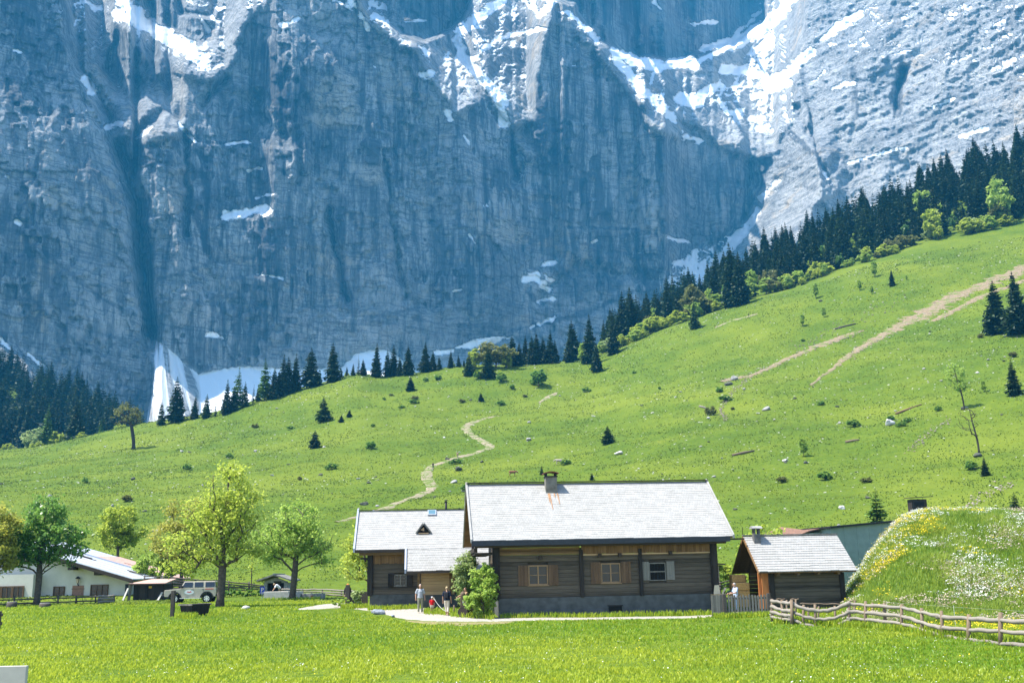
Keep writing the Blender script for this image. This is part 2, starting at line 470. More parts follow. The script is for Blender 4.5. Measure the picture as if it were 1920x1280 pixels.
yard('bare_soil', [(760, 1163, 1163.5), (800, 1164.5, 1170), (850, 1165.5, 1173), (900, 1165.5, 1172), (950, 1165, 1168), (975, 1164.6, 1165)], M_DIRT, .02, 'worn brown soil along the edge of the yard')
# ================================================================== mountain wall
def mountain():
    px = np.concatenate([np.arange(-520, -120, 8), np.arange(-120, 2040, 1.9), np.arange(2040, 2440, 8)])
    rw = np.concatenate([np.arange(-96, 800, 1.8), np.arange(800, 960, 8)])
    PX, RW = np.meshgrid(px, rw)
    wx = PX + 9 * fbm(PX / 26, RW / 26, 4, 40); wy = RW + 9 * fbm(PX / 26 + 50, RW / 26, 4, 41)
    # bright benches that lean back, dark walls between them
    LIT = [
     ([(120, -20), (160, -420), (240, -420), (222, 40), (205, 80), (190, 130), (232, 182), (242, 215), (288, 108), (300, 110), (286, 190), (300, 196), (222, 268), (200, 240), (168, 190), (148, 120)], .75),
     ([(212, 34), (240, -420), (290, -420), (262, 0), (330, 60), (372, 88), (425, 132), (400, 138), (350, 122), (282, 82)], 1.05),
     ([(300, -420), (500, -420), (540, -40), (470, 30), (428, 95), (442, 92), (420, 152), (340, 142), (310, 130), (395, 70), (395, 20), (330, 20)], .62),
     ([(313, 203), (347, 256), (312, 262), (250, 266), (290, 226)], .7),
     ([(252, 330), (275, 310), (262, 345), (250, 370)], .7),
     ([(640, -420), (655, -60), (690, 50), (722, 66), (782, 102), (842, 192), (852, 216), (902, 192), (872, 112), (832, 92), (800, 92), (732, 58), (690, -420)], .8),
     ([(848, 64), (900, 0), (930, -420), (1052, -420), (1036, 30), (1012, 100), (992, 200), (1002, 226), (958, 248), (925, 198), (876, 118)], .78),
     ([(1040, 10), (1072, 22), (1150, 100), (1182, 150), (1262, 222), (1302, 262), (1232, 252), (1142, 122), (1082, 54)], .8),
     ([(1140, 84), (1200, 118), (1300, 118), (1352, 92), (1402, 42), (1455, -420), (1500, -420), (1512, 40), (1490, 200), (1446, 296), (1400, 300), (1345, 262), (1300, 236), (1250, 216), (1180, 150)], 1.1),
     ([(1500, -420), (2500, -420), (2500, 960), (1180, 960), (1290, 520), (1340, 490), (1385, 432), (1418, 380), (1446, 296), (1490, 200), (1512, 40)], .5),
     ([(965, 255), (985, 262), (1005, 292), (985, 292)], .8),
    ]
    lean = np.full(PX.shape, .05); bench = np.zeros(PX.shape)
    for poly, v in LIT:
        m = pip(wx, wy, poly)
        lean[m] = v * (2.0 if v > .6 else 1.0); bench[m] = 1
    # ledges across the wall
    for pts, wd, v in [([(420, 404), (500, 396)], 7, 1.6), ([(340, 265), (430, 270), (480, 262)], 3, 1.0), ([(475, 372), (510, 366)], 4, 1.5), ([(470, 515), (530, 522)], 3, 1.2), ([(985, 520), (1045, 490)], 8, .9), ([(1000, 618), (1045, 595)], 5, 1.3), ([(1060, 425), (1190, 425)], 3, 1.0), ([(1260, 446), (1296, 456)], 4, 1.4), ([(960, 620), (1160, 580), (1200, 545)], 4, .9)]:
        d, _ = pdist(wx, wy, pts); lean[d < wd] = v
    # debris cone and snow apron at the foot
    cone = [(270, 628), (300, 640), (318, 655), (360, 690), (410, 725), (450, 790), (520, 960), (180, 960), (262, 790), (285, 735), (290, 690)]
    apron = [(370, 700), (450, 687), (560, 690), (640, 690), (672, 656), (730, 652), (760, 700), (820, 680), (960, 630), (1010, 660), (1200, 960), (380, 960)]
    left_slope = [(-520, 560), (0, 632), (45, 655), (100, 700), (200, 780), (300, 960), (-520, 960)]
    for poly, v in ((cone, 1.5), (apron, 1.5), (left_slope, 1.0)):
        lean[pip(PX, RW + 4 * fbm(PX / 15, RW / 15, 3, 77), poly)] = v
    snowfield = [(1262, 486), (1300, 470), (1352, 444), (1392, 428), (1420, 385), (1428, 392), (1405, 436), (1360, 490), (1330, 540), (1250, 540)]
    lean[pip(wx, wy, snowfield)] = 1.2
    bs = blur(bench, 2); lean = blur(lean, 1)
    # plan of the cirque: foot distance by column
    kx = np.array([-520, -150, 0, 150, 262, 283, 300, 450, 700, 1000, 1200, 1330, 1400, 1470, 1600, 1800, 2000, 2440])
    ky = np.array([1300, 1410, 1490, 1580, 1670, 1720, 1700, 1800, 1935, 2090, 2200, 2280, 2290, 2190, 2010, 1790, 1600, 1380])
    gul = np.interp(RW, [-420, 0, 120, 240, 380, 640, 960], [60, 132, 150, 215, 255, 285, 290]) - 283
    left = np.interp(PX - gul * (1 - sstep(330, 590, PX)), kx, ky)
    corner = np.interp(RW, [-420, 0, 250, 400, 500, 960], [1520, 1460, 1440, 1405, 1330, 1180]) - 1400
    Y = np.where(PX < 600, left, np.interp(PX - corner * sstep(900, 1250, PX) * (PX < 1900), kx, ky))
    # build-up from bottom to top
    step = np.abs(np.diff(RW, axis=0, append=RW[-1:] + 8))
    acc = (lean * step)[::-1].cumsum(0)[::-1]
    acc = acc - acc[np.argmin(np.abs(rw - 622))][None, :]
    Y = Y + np.clip(acc, -260, None) * 1.12
    # the benches turn towards the morning side
    for poly, v in LIT:
        if v > .6 and v != 1.05:
            m = blur(pip(wx, wy, poly).astype(float), 3); x0 = min(p[0] for p in poly)
            Y = Y + m * np.clip(np.interp(x0, kx, ky) - np.interp(PX, kx, ky) - .10 * (PX - x0), -45, 0)
    # the farther summit cliffs behind the cirque floor stand well back
    for poly, dd in [([(905, -96), (1440, -96), (1432, 40), (1380, 80), (1340, 92), (1260, 112), (1180, 108), (1120, 70), (1075, 12), (1040, 4), (1000, -6), (940, -40)], 480), ([(640, -96), (905, -96), (900, -30), (872, 30), (846, 58), (800, 80), (750, 60), (690, 20)], 300), ([(290, -96), (480, -96), (400, 30), (335, 30)], 120)]:
        Y = Y + dd * blur(pip(wx, wy, poly).astype(float), 1)
    # buttresses and gullies: polyline, height towards the viewer, half width
    for pts, A, wl, wr in [
        ([(1038, 18), (1050, 120), (1045, 230)], 45, 110, 120),
        ([(240, 38), (262, 90), (285, 130)], 70, 45, 28), ([(312, 205), (310, 300), (330, 420), (350, 560)], 34, 55, 55),
        ([(200, -60), (130, 40), (150, 200), (190, 420)], 15, 60, 60),
        ([(480, 30), (530, 130), (520, 300), (500, 520)], 22, 90, 80), ([(620, 120), (700, 240), (720, 420), (730, 600)], 30, 110, 70),
        ([(660, -40), (760, 110), (850, 230), (900, 400), (920, 560)], 40, 110, 70), ([(548, 240), (550, 330)], 28, 14, 14), ([(565, 250), (572, 320)], 24, 12, 12),
        ([(1530, 285), (1545, 360), (1500, 440)], 110, 90, 50), ([(1240, 240), (1260, 400), (1240, 520)], 35, 80, 60),
        ([(1660, 60), (1600, 160), (1560, 220)], 26, 50, 60), ([(1800, 40), (1760, 160), (1700, 260)], 24, 60, 60), ([(1330, -60), (1330, 60), (1345, 95)], 60, 60, 50), ([(1220, -60), (1250, 100)], 50, 60, 50)]:
        d, s = pdist(wx, wy, pts)
        Y = Y - A * np.clip(1 - d / np.where(s > 0, wl, wr), 0, 1) ** 1.15
    for pts, A, wd in [
        ([(60, -420), (132, 0), (150, 120), (215, 245), (256, 380), (283, 640)], 75, 26), ([(848, 62), (876, 115), (925, 195), (958, 245), (965, 330)], 45, 22),
        ([(1405, 300), (1398, 420), (1340, 500)], 60, 40), ([(615, 390), (630, 470), (650, 560)], 34, 14), ([(1440, 60), (1380, 130)], 40, 40),
        ([(345, 250), (350, 330), (352, 440)], 40, 12), ([(376, 200), (420, 150)], 30, 14), ([(1490, 200), (1520, 250), (1560, 345)], 30, 10),
        ([(1690, 130), (1680, 200)], 45, 16), ([(1240, 520), (1080, 500), (1010, 560)], 24, 20), ([(480, 190), (500, 230), (540, 250)], 40, 30), ([(720, 300), (735, 420), (760, 560)], 24, 12)]:
        d, s = pdist(wx, wy, pts)
        Y = Y + A * np.clip(1 - d / wd, 0, 1) ** 1.3
    # rock relief
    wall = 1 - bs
    soft = np.zeros(PX.shape)
    for poly in (cone, apron): soft[pip(PX, RW, poly)] = 1
    soft = blur(soft, 2)
    q = PX + .25 * RW
    big = (26 * ridged(q / 120, RW / 190, 4, 60) + 20 * fbm(PX / 90, RW / 90, 4, 61)) * (.35 + .65 * sstep(250, 400, PX)) * (1 - .72 * wall)
    slab = (.35 + .65 * sstep(240, 330, PX)) * (.3 + .7 * sstep(-.25, .3, fbm(PX / 110, RW / 130, 3, 59)))
    flut = slab * 9 * ridged((PX + 8 * fbm(PX / 60, RW / 80, 3, 64)) / 22, RW / 170, 3, 62) + slab * 3.5 * ridged(PX / 8, RW / 70, 2, 63) + 5.5 * np.floor(3 * vn(PX / 34 + 2 * vn(PX / 15, RW / 15, 3), RW / 90, 66))
    crum = (15 - 9.5 * sstep(1380, 1500, PX)) * ridged(wx / 46, wy / 36, 5, 70, .6) + 6 * ridged(wx / 13, wy / 11, 4, 71, .65)
    rt = sstep(1380, 1480, PX) * bs
    dg = (RW + .52 * PX)
    strata = 4 * np.abs(((dg + 16 * fbm(PX / 70, RW / 70, 3, 73)) / 46) % 1 - .5) * 2 + 4 * np.abs(((dg + 10 * fbm(PX / 40, RW / 40, 3, 74)) / 17) % 1 - .5) * 2
    led = 2.5 * np.abs(((RW - .22 * PX + 24 * fbm(PX / 90, RW / 60, 3, 75)) / 60) % 1 - .5)
    fine = 1.6 * fbm(PX / 5, RW / 5, 3, 79)
    Y = Y - (1 - soft) * (big + wall * (flut + led) + bs * (crum + rt * strata) + fine + 2.2 * fbm(PX / 10, RW / 14, 3, 81))
    Y = Y - soft * (4 * ridged((PX - 290) / (10 + np.clip(RW - 600, 0, 400) * .12), RW / 200, 3, 83))
    V = P(PX, RW, Y)
    # ---------------- snow
    dxv = np.gradient(V, axis=1); dyv = np.gradient(V, axis=0)
    N = np.cross(dyv, dxv); N /= np.linalg.norm(N, axis=2)[..., None] + 1e-9
    N *= -np.sign(N[..., 1:2] + 1e-9)
    upf = N[..., 2]
    nz = fbm(PX / 20, RW / 14, 5, 90)
    hi = sstep(420, 60, RW + .12 * (1500 - PX))
    snow = bs * hi * sstep(.50, .68, upf + .18 * nz) * sstep(-.5, .15, nz + .25)
    lines = [([(232, 5), (262, 40), (310, 68), (350, 92), (385, 118)], 13), ([(222, 28), (250, 20)], 12), ([(160, 5), (190, 20)], 6), ([(160, 150), (172, 172)], 7), ([(205, 236), (225, 232)], 7),
     ([(255, 262), (286, 238)], 3), ([(335, 230), (350, 252), (368, 266)], 4), ([(424, 404), (460, 398), (500, 393)], 8), ([(480, 371), (512, 364)], 3), ([(425, 272), (445, 268), (470, 268)], 2.6), ([(465, 320), (490, 316)], 3),
     ([(482, 514), (505, 517), (530, 522)], 2.4), ([(390, 628), (415, 630)], 4), ([(326, 548), (340, 552)], 3), ([(940, 0), (905, 28), (866, 56), (856, 75), (872, 112), (905, 150), (950, 192)], 8), ([(930, 178), (945, 232)], 9), ([(880, 118), (925, 75), (965, 62), (1020, 55)], 5),
     ([(1000, 10), (1010, 28), (1035, 8)], 7), ([(980, 0), (1000, 18)], 4), ([(1065, 22), (1090, 45), (1120, 75)], 6), ([(1150, 95), (1165, 125), (1200, 165), (1240, 200), (1262, 222)], 8), ([(1165, 105), (1230, 125), (1300, 116)], 9), ([(1300, 190), (1335, 165), (1350, 160)], 9), ([(1275, 185), (1310, 192)], 9),
     ([(1355, 90), (1400, 75), (1440, 45), (1470, 15), (1500, -20)], 10), ([(1320, 90), (1365, 80)], 7), ([(1300, 45), (1345, 40)], 5), ([(1225, 4), (1240, 18)], 3), ([(1355, 130), (1410, 135), (1450, 150), (1485, 135), (1520, 95)], 9), ([(1440, 160), (1470, 155)], 11), ([(1350, 190), (1365, 212), (1390, 208)], 4), ([(1280, 255), (1310, 262)], 6), ([(1420, 240), (1440, 235)], 6),
     ([(1545, 70), (1590, 40), (1610, 30)], 8), ([(1530, 150), (1545, 135)], 5), ([(1560, 165), (1600, 155)], 4), ([(1540, 318), (1558, 345)], 3), ([(1428, 372), (1458, 340)], 5), ([(1590, 305), (1640, 290), (1700, 278)], 3.5), ([(1800, 255), (1850, 240)], 5), ([(1660, 105), (1710, 95)], 4), ([(1750, 200), (1790, 185)], 4), ([(1860, 130), (1900, 110)], 5), ([(1780, 30), (1820, 15)], 5), ([(1850, 60), (1880, 40)], 4),
     ([(988, 522), (1005, 518)], 9), ([(1012, 500), (1040, 490)], 4), ([(1015, 530), (1030, 545)], 5), ([(1022, 515), (1035, 525)], 4), ([(1008, 565), (1035, 560)], 4), ([(995, 615), (1025, 602), (1042, 594)], 4), ([(1256, 444), (1272, 452)], 4), ([(1280, 450), (1296, 457)], 3), ([(1110, 455), (1118, 450)], 2), ([(870, 255), (880, 270)], 3), ([(820, 665), (880, 645), (960, 632)], 6), ([(880, 440), (890, 455)], 2), ([(850, 545), (865, 543)], 2), ([(25, 95), (40, 98)], 4), ([(18, 335), (10, 330)], 3), ([(30, 415), (38, 420)], 3), ([(0, 636), (20, 655)], 5), ([(55, 665), (85, 690)], 4), ([(630, 0), (660, 20)], 4), ([(655, 0), (680, 30), (690, 55)], 4), ([(795, 140), (810, 138)], 7), ([(785, 85), (800, 100)], 4), ([(835, 205), (845, 225)], 5), ([(752, 42), (800, 38)], 2), ([(530, 48), (560, 35)], 5), ([(375, 30), (392, 60)], 3), ([(400, 128), (415, 120)], 4)]
    rag = 3.6 * fbm(PX / 7, RW / 5, 3, 95); rg2 = fbm(PX / 16, RW / 11, 4, 96)
    for pts, wd in lines:
        d, _ = pdist(PX, RW, pts)
        snow = np.maximum(snow, sstep(wd + 1.2, wd - 1.2, d + rag * min(1, wd / 5) + wd * ((1.5 if wd < 7 else .75) * rg2 + (.1 if wd < 7 else -.1))))
    for poly in (snowfield,):
        snow = np.maximum(snow, blur(pip(PX + rag, RW + rag, poly).astype(float), 1) * (upf + .3 * nz > .2))
    sc_ = blur(pip(PX + rag, RW + rag, cone).astype(float), 1) * (.34 + .5 * sstep(-.3, .25, fbm((PX - 300) / (4 + np.clip(RW - 620, 0, 300) * .06), RW / 160, 3, 97))); snow = np.maximum(snow, sc_)
    ap = [(370, 702), (450, 687), (560, 692), (640, 690), (672, 660), (715, 655), (742, 664), (768, 688), (900, 760), (900, 960), (380, 960)]
    snow = np.maximum(snow, blur(pip(PX + rag, RW + rag, ap).astype(float), 1))
    # scattered small patches on the ledges of the big wall
    spot = sstep(.50, .58, fbm(PX / 16, RW / 9, 4, 99)) * sstep(.22, .5, upf) * sstep(700, 300, RW) * sstep(0.02, .3, fbm(PX / 130, RW / 110, 2, 98))
    snow = np.maximum(snow, .9 * spot * wall)
    snow = np.where((PX > 1490) & (RW > -90), snow * (.35 + .65 * (snow > .97)), snow)
    # old water stains, painted-in shade of upper cliff, recesses and cave; pale rockfall scars
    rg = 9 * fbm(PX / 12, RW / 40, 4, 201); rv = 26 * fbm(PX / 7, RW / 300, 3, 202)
    stain_shade = np.zeros(PX.shape); pale = np.zeros(PX.shape)
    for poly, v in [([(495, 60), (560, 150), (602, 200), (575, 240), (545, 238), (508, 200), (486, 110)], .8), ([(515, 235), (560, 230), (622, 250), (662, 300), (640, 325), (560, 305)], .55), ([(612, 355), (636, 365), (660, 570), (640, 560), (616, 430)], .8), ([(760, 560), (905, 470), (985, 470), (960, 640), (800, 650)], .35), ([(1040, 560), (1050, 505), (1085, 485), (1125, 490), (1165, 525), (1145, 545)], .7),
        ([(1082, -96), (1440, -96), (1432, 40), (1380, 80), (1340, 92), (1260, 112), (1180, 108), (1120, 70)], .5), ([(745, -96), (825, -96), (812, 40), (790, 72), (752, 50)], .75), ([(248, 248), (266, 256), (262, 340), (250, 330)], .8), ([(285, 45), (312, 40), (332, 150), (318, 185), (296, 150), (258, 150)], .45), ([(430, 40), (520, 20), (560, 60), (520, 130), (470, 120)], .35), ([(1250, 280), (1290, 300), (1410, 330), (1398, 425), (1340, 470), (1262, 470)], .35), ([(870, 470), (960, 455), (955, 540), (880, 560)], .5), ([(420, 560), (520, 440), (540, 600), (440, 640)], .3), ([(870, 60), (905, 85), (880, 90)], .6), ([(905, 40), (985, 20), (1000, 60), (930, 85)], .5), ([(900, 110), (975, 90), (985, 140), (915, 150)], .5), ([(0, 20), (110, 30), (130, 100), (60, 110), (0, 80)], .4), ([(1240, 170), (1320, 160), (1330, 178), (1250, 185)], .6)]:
        stain_shade = np.maximum(stain_shade, v * blur(pip(PX + rg, RW + rv, poly).astype(float), 2))
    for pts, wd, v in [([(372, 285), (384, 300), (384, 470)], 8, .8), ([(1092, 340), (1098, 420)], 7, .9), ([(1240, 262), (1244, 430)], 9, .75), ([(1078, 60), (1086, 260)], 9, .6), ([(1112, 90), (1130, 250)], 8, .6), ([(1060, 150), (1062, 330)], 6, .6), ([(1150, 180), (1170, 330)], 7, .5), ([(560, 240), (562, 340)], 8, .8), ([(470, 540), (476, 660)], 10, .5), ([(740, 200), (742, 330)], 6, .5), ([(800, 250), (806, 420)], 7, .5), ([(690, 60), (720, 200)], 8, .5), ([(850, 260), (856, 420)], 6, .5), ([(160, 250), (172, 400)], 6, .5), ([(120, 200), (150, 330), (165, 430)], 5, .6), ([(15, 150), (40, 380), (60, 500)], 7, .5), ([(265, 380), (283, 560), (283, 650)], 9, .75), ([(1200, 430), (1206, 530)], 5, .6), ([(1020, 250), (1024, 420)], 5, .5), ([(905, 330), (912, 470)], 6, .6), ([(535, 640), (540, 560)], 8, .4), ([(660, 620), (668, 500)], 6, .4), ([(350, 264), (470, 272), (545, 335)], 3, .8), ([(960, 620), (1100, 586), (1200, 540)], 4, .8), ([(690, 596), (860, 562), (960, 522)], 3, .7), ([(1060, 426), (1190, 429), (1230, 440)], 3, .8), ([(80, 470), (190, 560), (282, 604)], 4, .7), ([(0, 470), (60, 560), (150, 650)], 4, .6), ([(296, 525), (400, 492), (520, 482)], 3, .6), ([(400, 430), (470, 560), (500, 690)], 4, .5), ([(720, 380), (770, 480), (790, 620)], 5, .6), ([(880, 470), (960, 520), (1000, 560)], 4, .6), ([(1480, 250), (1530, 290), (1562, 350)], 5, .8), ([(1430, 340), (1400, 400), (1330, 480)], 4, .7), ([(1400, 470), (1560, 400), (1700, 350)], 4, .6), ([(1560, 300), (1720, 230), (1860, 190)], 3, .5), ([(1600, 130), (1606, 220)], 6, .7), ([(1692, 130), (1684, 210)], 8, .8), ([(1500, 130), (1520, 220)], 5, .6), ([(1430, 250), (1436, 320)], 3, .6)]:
        d, _ = pdist(PX + rg * .5, RW, pts); stain_shade = np.maximum(stain_shade, v * sstep(wd + 2, wd - 2, d + .18 * rv))
    for poly, v in [([(565, 190), (600, 150), (640, 125), (672, 150), (668, 230), (610, 240), (570, 228)], .8), ([(70, 330), (90, 335), (135, 350), (140, 392), (85, 380)], .8), ([(78, 262), (98, 265), (98, 300), (84, 300)], .7), ([(322, 300), (350, 310), (348, 400), (300, 410)], .6), ([(655, 308), (718, 310), (722, 350), (690, 340), (660, 322)], .8), ([(900, 420), (950, 405), (995, 430), (985, 460), (915, 450)], .7), ([(1210, 400), (1260, 390), (1262, 450), (1225, 440)], .5), ([(1060, 418), (1190, 420), (1190, 428), (1060, 428)], .6), ([(700, 110), (760, 150), (740, 200), (690, 180)], .35), ([(330, 130), (360, 150), (350, 230), (325, 200)], .4)]:
        pale = np.maximum(pale, v * blur(pip(PX + rg, RW + rg + .4 * rv, poly).astype(float), 2))
    nS, nY = len(px), len(rw)
    ii, jj = np.meshgrid(np.arange(nS - 1), np.arange(nY - 1)); b0 = (jj * nS + ii).ravel()
    F = np.stack([b0, b0 + nS, b0 + nS + 1, b0 + 1], 1)
    n = NT('limestone_wall')
    st = n.noise(n.coord((.075, .06, .0048)), 1, 6, .66, .5); st2 = n.noise(n.coord((.020, .018, .0022)), 1, 5, .62, .6)
    bl = n.noise(n.coord((.010, .010, .011)), 1, 7, .64, .5); fn = n.noise(n.coord((.13, .13, .10)), 1, 7, .74)
    c = n.ramp(n.math('ADD', n.math('MULTIPLY', bl, .5), n.math('MULTIPLY', fn, .5)), [(.36, (.19, .20, .21)), (.5, (.40, .405, .41)), (.64, (.59, .58, .55))])
    warm = n.noise(n.coord((.006, .006, .009)), 1, 6, .68, 1.2)
    c = n.mix(n.ramp(warm, [(.56, 0.0), (.66, .85)]), c, (.52, .44, .34))
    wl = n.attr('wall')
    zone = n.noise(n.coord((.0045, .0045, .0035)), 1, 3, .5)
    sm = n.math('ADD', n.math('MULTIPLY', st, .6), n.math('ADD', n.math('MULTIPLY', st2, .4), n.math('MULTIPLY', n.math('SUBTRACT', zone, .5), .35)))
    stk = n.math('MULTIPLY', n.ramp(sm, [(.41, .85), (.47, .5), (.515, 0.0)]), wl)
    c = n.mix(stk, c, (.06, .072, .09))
    c = n.mix(n.math('MULTIPLY', n.attr('pale'), n.ramp(fn, [(.38, .3), (.55, 1.0)])), c, (.60, .54, .45))
    c = n.mix(n.math('MULTIPLY', n.attr('stain_shade'), n.ramp(st, [(.40, 1.0), (.64, .5)])), c, (.022, .034, .052))
    # bedding that dips gently, and steep joints
    b1 = n.noise(n.coord((.0035, .0035, .045), (0, .20, 0)), 1, 6, .7, .4); b2 = n.noise(n.coord((.05, .05, .007), (0, -.22, 0)), 1, 5, .68, .5)
    c = n.mix(n.ramp(b1, [(.47, 0.0), (.497, .6), (.503, .6), (.53, 0.0)]), c, (.06, .068, .08))
    c = n.mix(n.ramp(b2, [(.475, 0.0), (.497, .45), (.503, .45), (.525, 0.0)]), c, (.06, .068, .08))
    sn = n.attr('snow')
    c = n.mix(n.ramp(n.math('ADD', sn, n.math('MULTIPLY', n.math('SUBTRACT', fn, .5), .5)), [(.38, 0.0), (.55, 1.0)]), c, (.80, .82, .84))
    n.col(c)
    n.bump(n.math('MULTIPLY', n.math('ADD', n.math('MULTIPLY', fn, 1.3), n.math('MULTIPLY', bl, 1.2)), n.math('SUBTRACT', 1.0, n.math('MULTIPLY', sn, .8))), 11.0, .9)
    m = n.fin(.9, .15)
    tag(npmesh('mountain', V.reshape(-1, 3), F, m, attrs={'snow': ('POINT', snow), 'wall': ('POINT', wall * (1 - soft)), 'stain_shade': ('POINT', stain_shade * (1 - soft)), 'pale': ('POINT', pale)}, smooth=True), 'grey blue limestone mountain wall with snow patches', None, None, 'structure')
mountain()
# ------------------------------------------------------------------ the air between
n = NT('mountain_air')
n.n.remove(n.p)
pv = n.add('VolumePrincipled')
pv.inputs['Color'].default_value = (.06, .52, 1.0, 1)
pv.inputs['Density'].default_value = .000096
n.l(pv.outputs[0], n.out.inputs['Volume'])
hz = MB().box(-2600, 2600, -40, 5200, -60, 2600).build('haze', n.m)
tag(hz, 'thin blue mountain air', None, None, 'stuff')
# ================================================================== timber and stone
M_LOG = wood('weathered_logs', (.030, .025, .020), (.14, .113, .085), 'x', .9, .24, 'z')
M_LOGW = wood('warm_weathered_boards', (.07, .042, .021), (.24, .155, .082), 'x', .85, .20, 'z')
M_VERT = wood('sun_browned_upright_boards', (.085, .048, .024), (.26, .155, .075), 'z', .85, .17, 'x')
M_GABLE = wood('brown_gable_boards', (.10, .052, .022), (.27, .15, .065), 'z', .85, .18, 'y')
M_DARK = wood('dark_old_timber', (.015, .013, .012), (.055, .045, .038), 'z', .9, .3, 'x')
M_DARKX = wood('dark_old_beam', (.022, .018, .016), (.08, .062, .05), 'x', .9, .3, 'z')
M_SHUT = wood('brown_shutter_wood', (.07, .043, .026), (.165, .10, .058), 'z', .7, .12, 'x')
M_SHUTG = wood('grey_shutter_wood', (.10, .095, .085), (.24, .225, .20), 'z', .8, .12, 'x')
M_FRAME = plain('light_window_wood', (.27, .17, .09), .6)
M_PALEW = wood('pale_new_boards', (.30, .19, .10), (.52, .36, .21), 'x', .75, .2, 'z')
M_ORANGE = wood('orange_lit_boards', (.30, .10, .03), (.50, .20, .07), 'z', .7, .14, 'y')  # warm sunlight on the hut's inner boards is put into this orange
M_FENCE = wood('silvery_rail_wood', (.11, .095, .08), (.29, .26, .22), 'x', .85, 5, 'z', 2)
M_POST = wood('brown_grey_post_wood', (.07, .05, .035), (.24, .18, .125), 'z', .85, 5, 'x', 2)
M_FDARK = wood('dark_fence_wood', (.03, .026, .024), (.12, .10, .085), 'x', .85, 5, 'z', 2)
M_PICK = wood('grey_picket_wood', (.07, .065, .058), (.26, .235, .20), 'z', .85, .12, 'x', 2)
M_CONC = plain('grey_plinth_plaster', (.085, .087, .085), .9, var=.3, scale=2.2)
M_WHITE = plain('white_lime_plaster', (.53, .52, .465), .9, var=.07, scale=1.2)
M_TEAL = plain('grey_green_boards', (.20, .255, .23), .8, var=.12, scale=1.5)
M_METAL = plain('pale_sheet_metal', (.55, .58, .62), .45, .5, .3, var=.08, scale=1)
M_LEAD = plain('blue_grey_edge_metal', (.30, .33, .40), .5, .4, .4, var=.1)
M_BLACK = plain('sooty_black', (.015, .015, .016), .6)
M_INSIDE = plain('dark_room_inside', (.012, .011, .010), .9)
M_REDTIN = plain('rusty_red_tin', (.21, .075, .045), .7, var=.3)
M_RUSTR = plain('rusty_pink_roof', (.42, .27, .22), .8, var=.2, scale=2)
M_STONE = plain('rough_grey_stone', (.26, .255, .25), .95, var=.35, scale=4)
M_ASH = plain('dark_ash_stone', (.10, .10, .10), .9, var=.4, scale=5)
M_STONEL = plain('light_concrete', (.40, .39, .36), .9, var=.2, scale=3)
M_HAY = plain('golden_straw', (.50, .29, .10), .95, var=.4, scale=25)
n = NT('window_glass')
n.col((.02, .025, .03)); M_GLASS = n.fin(.08, .3)
n = NT('skylight_glass')
n.col((.08, .16, .20)); M_SKYL = n.fin(.1, .6)
def shingles(name, c1, c2, c3, wd=.16, hh=.24, mott=1.0):
    n = NT(name)
    c = n.add('TexCoord'); v = c.outputs['Object']
    br = n.add('TexBrick'); br.offset = .5; br.inputs['Scale'].default_value = 1
    sp = n.add('SeparateXYZ'); n.l(v, sp.inputs[0]); cb = n.add('CombineXYZ')
    n.l(sp.outputs[0], cb.inputs[0]); n.l(n.math('MULTIPLY', sp.outputs[1], 1.28), cb.inputs[1]); n.l(cb.outputs[0], br.inputs['Vector'])
    br.inputs['Brick Width'].default_value = wd; br.inputs['Row Height'].default_value = hh; br.inputs['Mortar Size'].default_value = .008
    br.inputs['Color1'].default_value = sc3(c1); br.inputs['Color2'].default_value = sc3(c2); br.inputs['Mortar'].default_value = sc3(tuple(x * .76 for x in c1))
    f = n.noise(n.coord((1, 1, 1)), 1.6, 6, .7); g = n.noise(n.coord((5, 1.2, 1.2)), 3, 5, .7)
    k = n.mix(n.ramp(f, [(.45, 0.0), (.75, .55 * mott)]), br.outputs[0], c3)
    k = n.mix(n.ramp(g, [(.52, 0.0), (.72, .5 * mott)]), k, c3)
    n.col(k); n.bump(n.math('ADD', br.outputs[1], g), .01, .5)
    return n.fin(.9, .2)
M_SHING = shingles('sun_bleached_shingles', (.295, .29, .277), (.35, .345, .332), (.20, .195, .178))
M_SHINGD = shingles('mottled_old_shingles', (.17, .165, .15), (.26, .25, .23), (.09, .085, .07), mott=1.5)

def roof_courses(mb, x0, x1, ye, ze, yr, zr, ncourse, th=.016, skew=0.0):
    """overlapping shingle courses from the eave up to the ridge; skew pushes the ridge ends"""
    for i in range(ncourse):
        a, b = i / ncourse, (i + 1.12) / ncourse
        y0, z0 = ye + (yr - ye) * a, ze + (zr - ze) * a; y1, z1 = ye + (yr - ye) * min(b, 1), ze + (zr - ze) * min(b, 1)
        # butt edge a little ragged, in pieces of about half a metre
        m = max(1, int((x1 - x0) / .5)); xs = [x0 + (x1 - x0) * k / m for k in range(m + 1)]
        for k in range(m):
            j = random.uniform(-.03, .03); yy, zz = y0 + (yr - ye) / ncourse * j * 3, z0 + (zr - ze) / ncourse * j * 3
            t = th + random.uniform(0, .012)
            mb.poly8([(xs[k], yy, zz), (xs[k + 1], yy, zz), (xs[k + 1], y1, z1 - .02), (xs[k], y1, z1 - .02), (xs[k], yy, zz + t), (xs[k + 1], yy, zz + t), (xs[k + 1], y1, z1 + .004), (xs[k], y1, z1 + .004)])
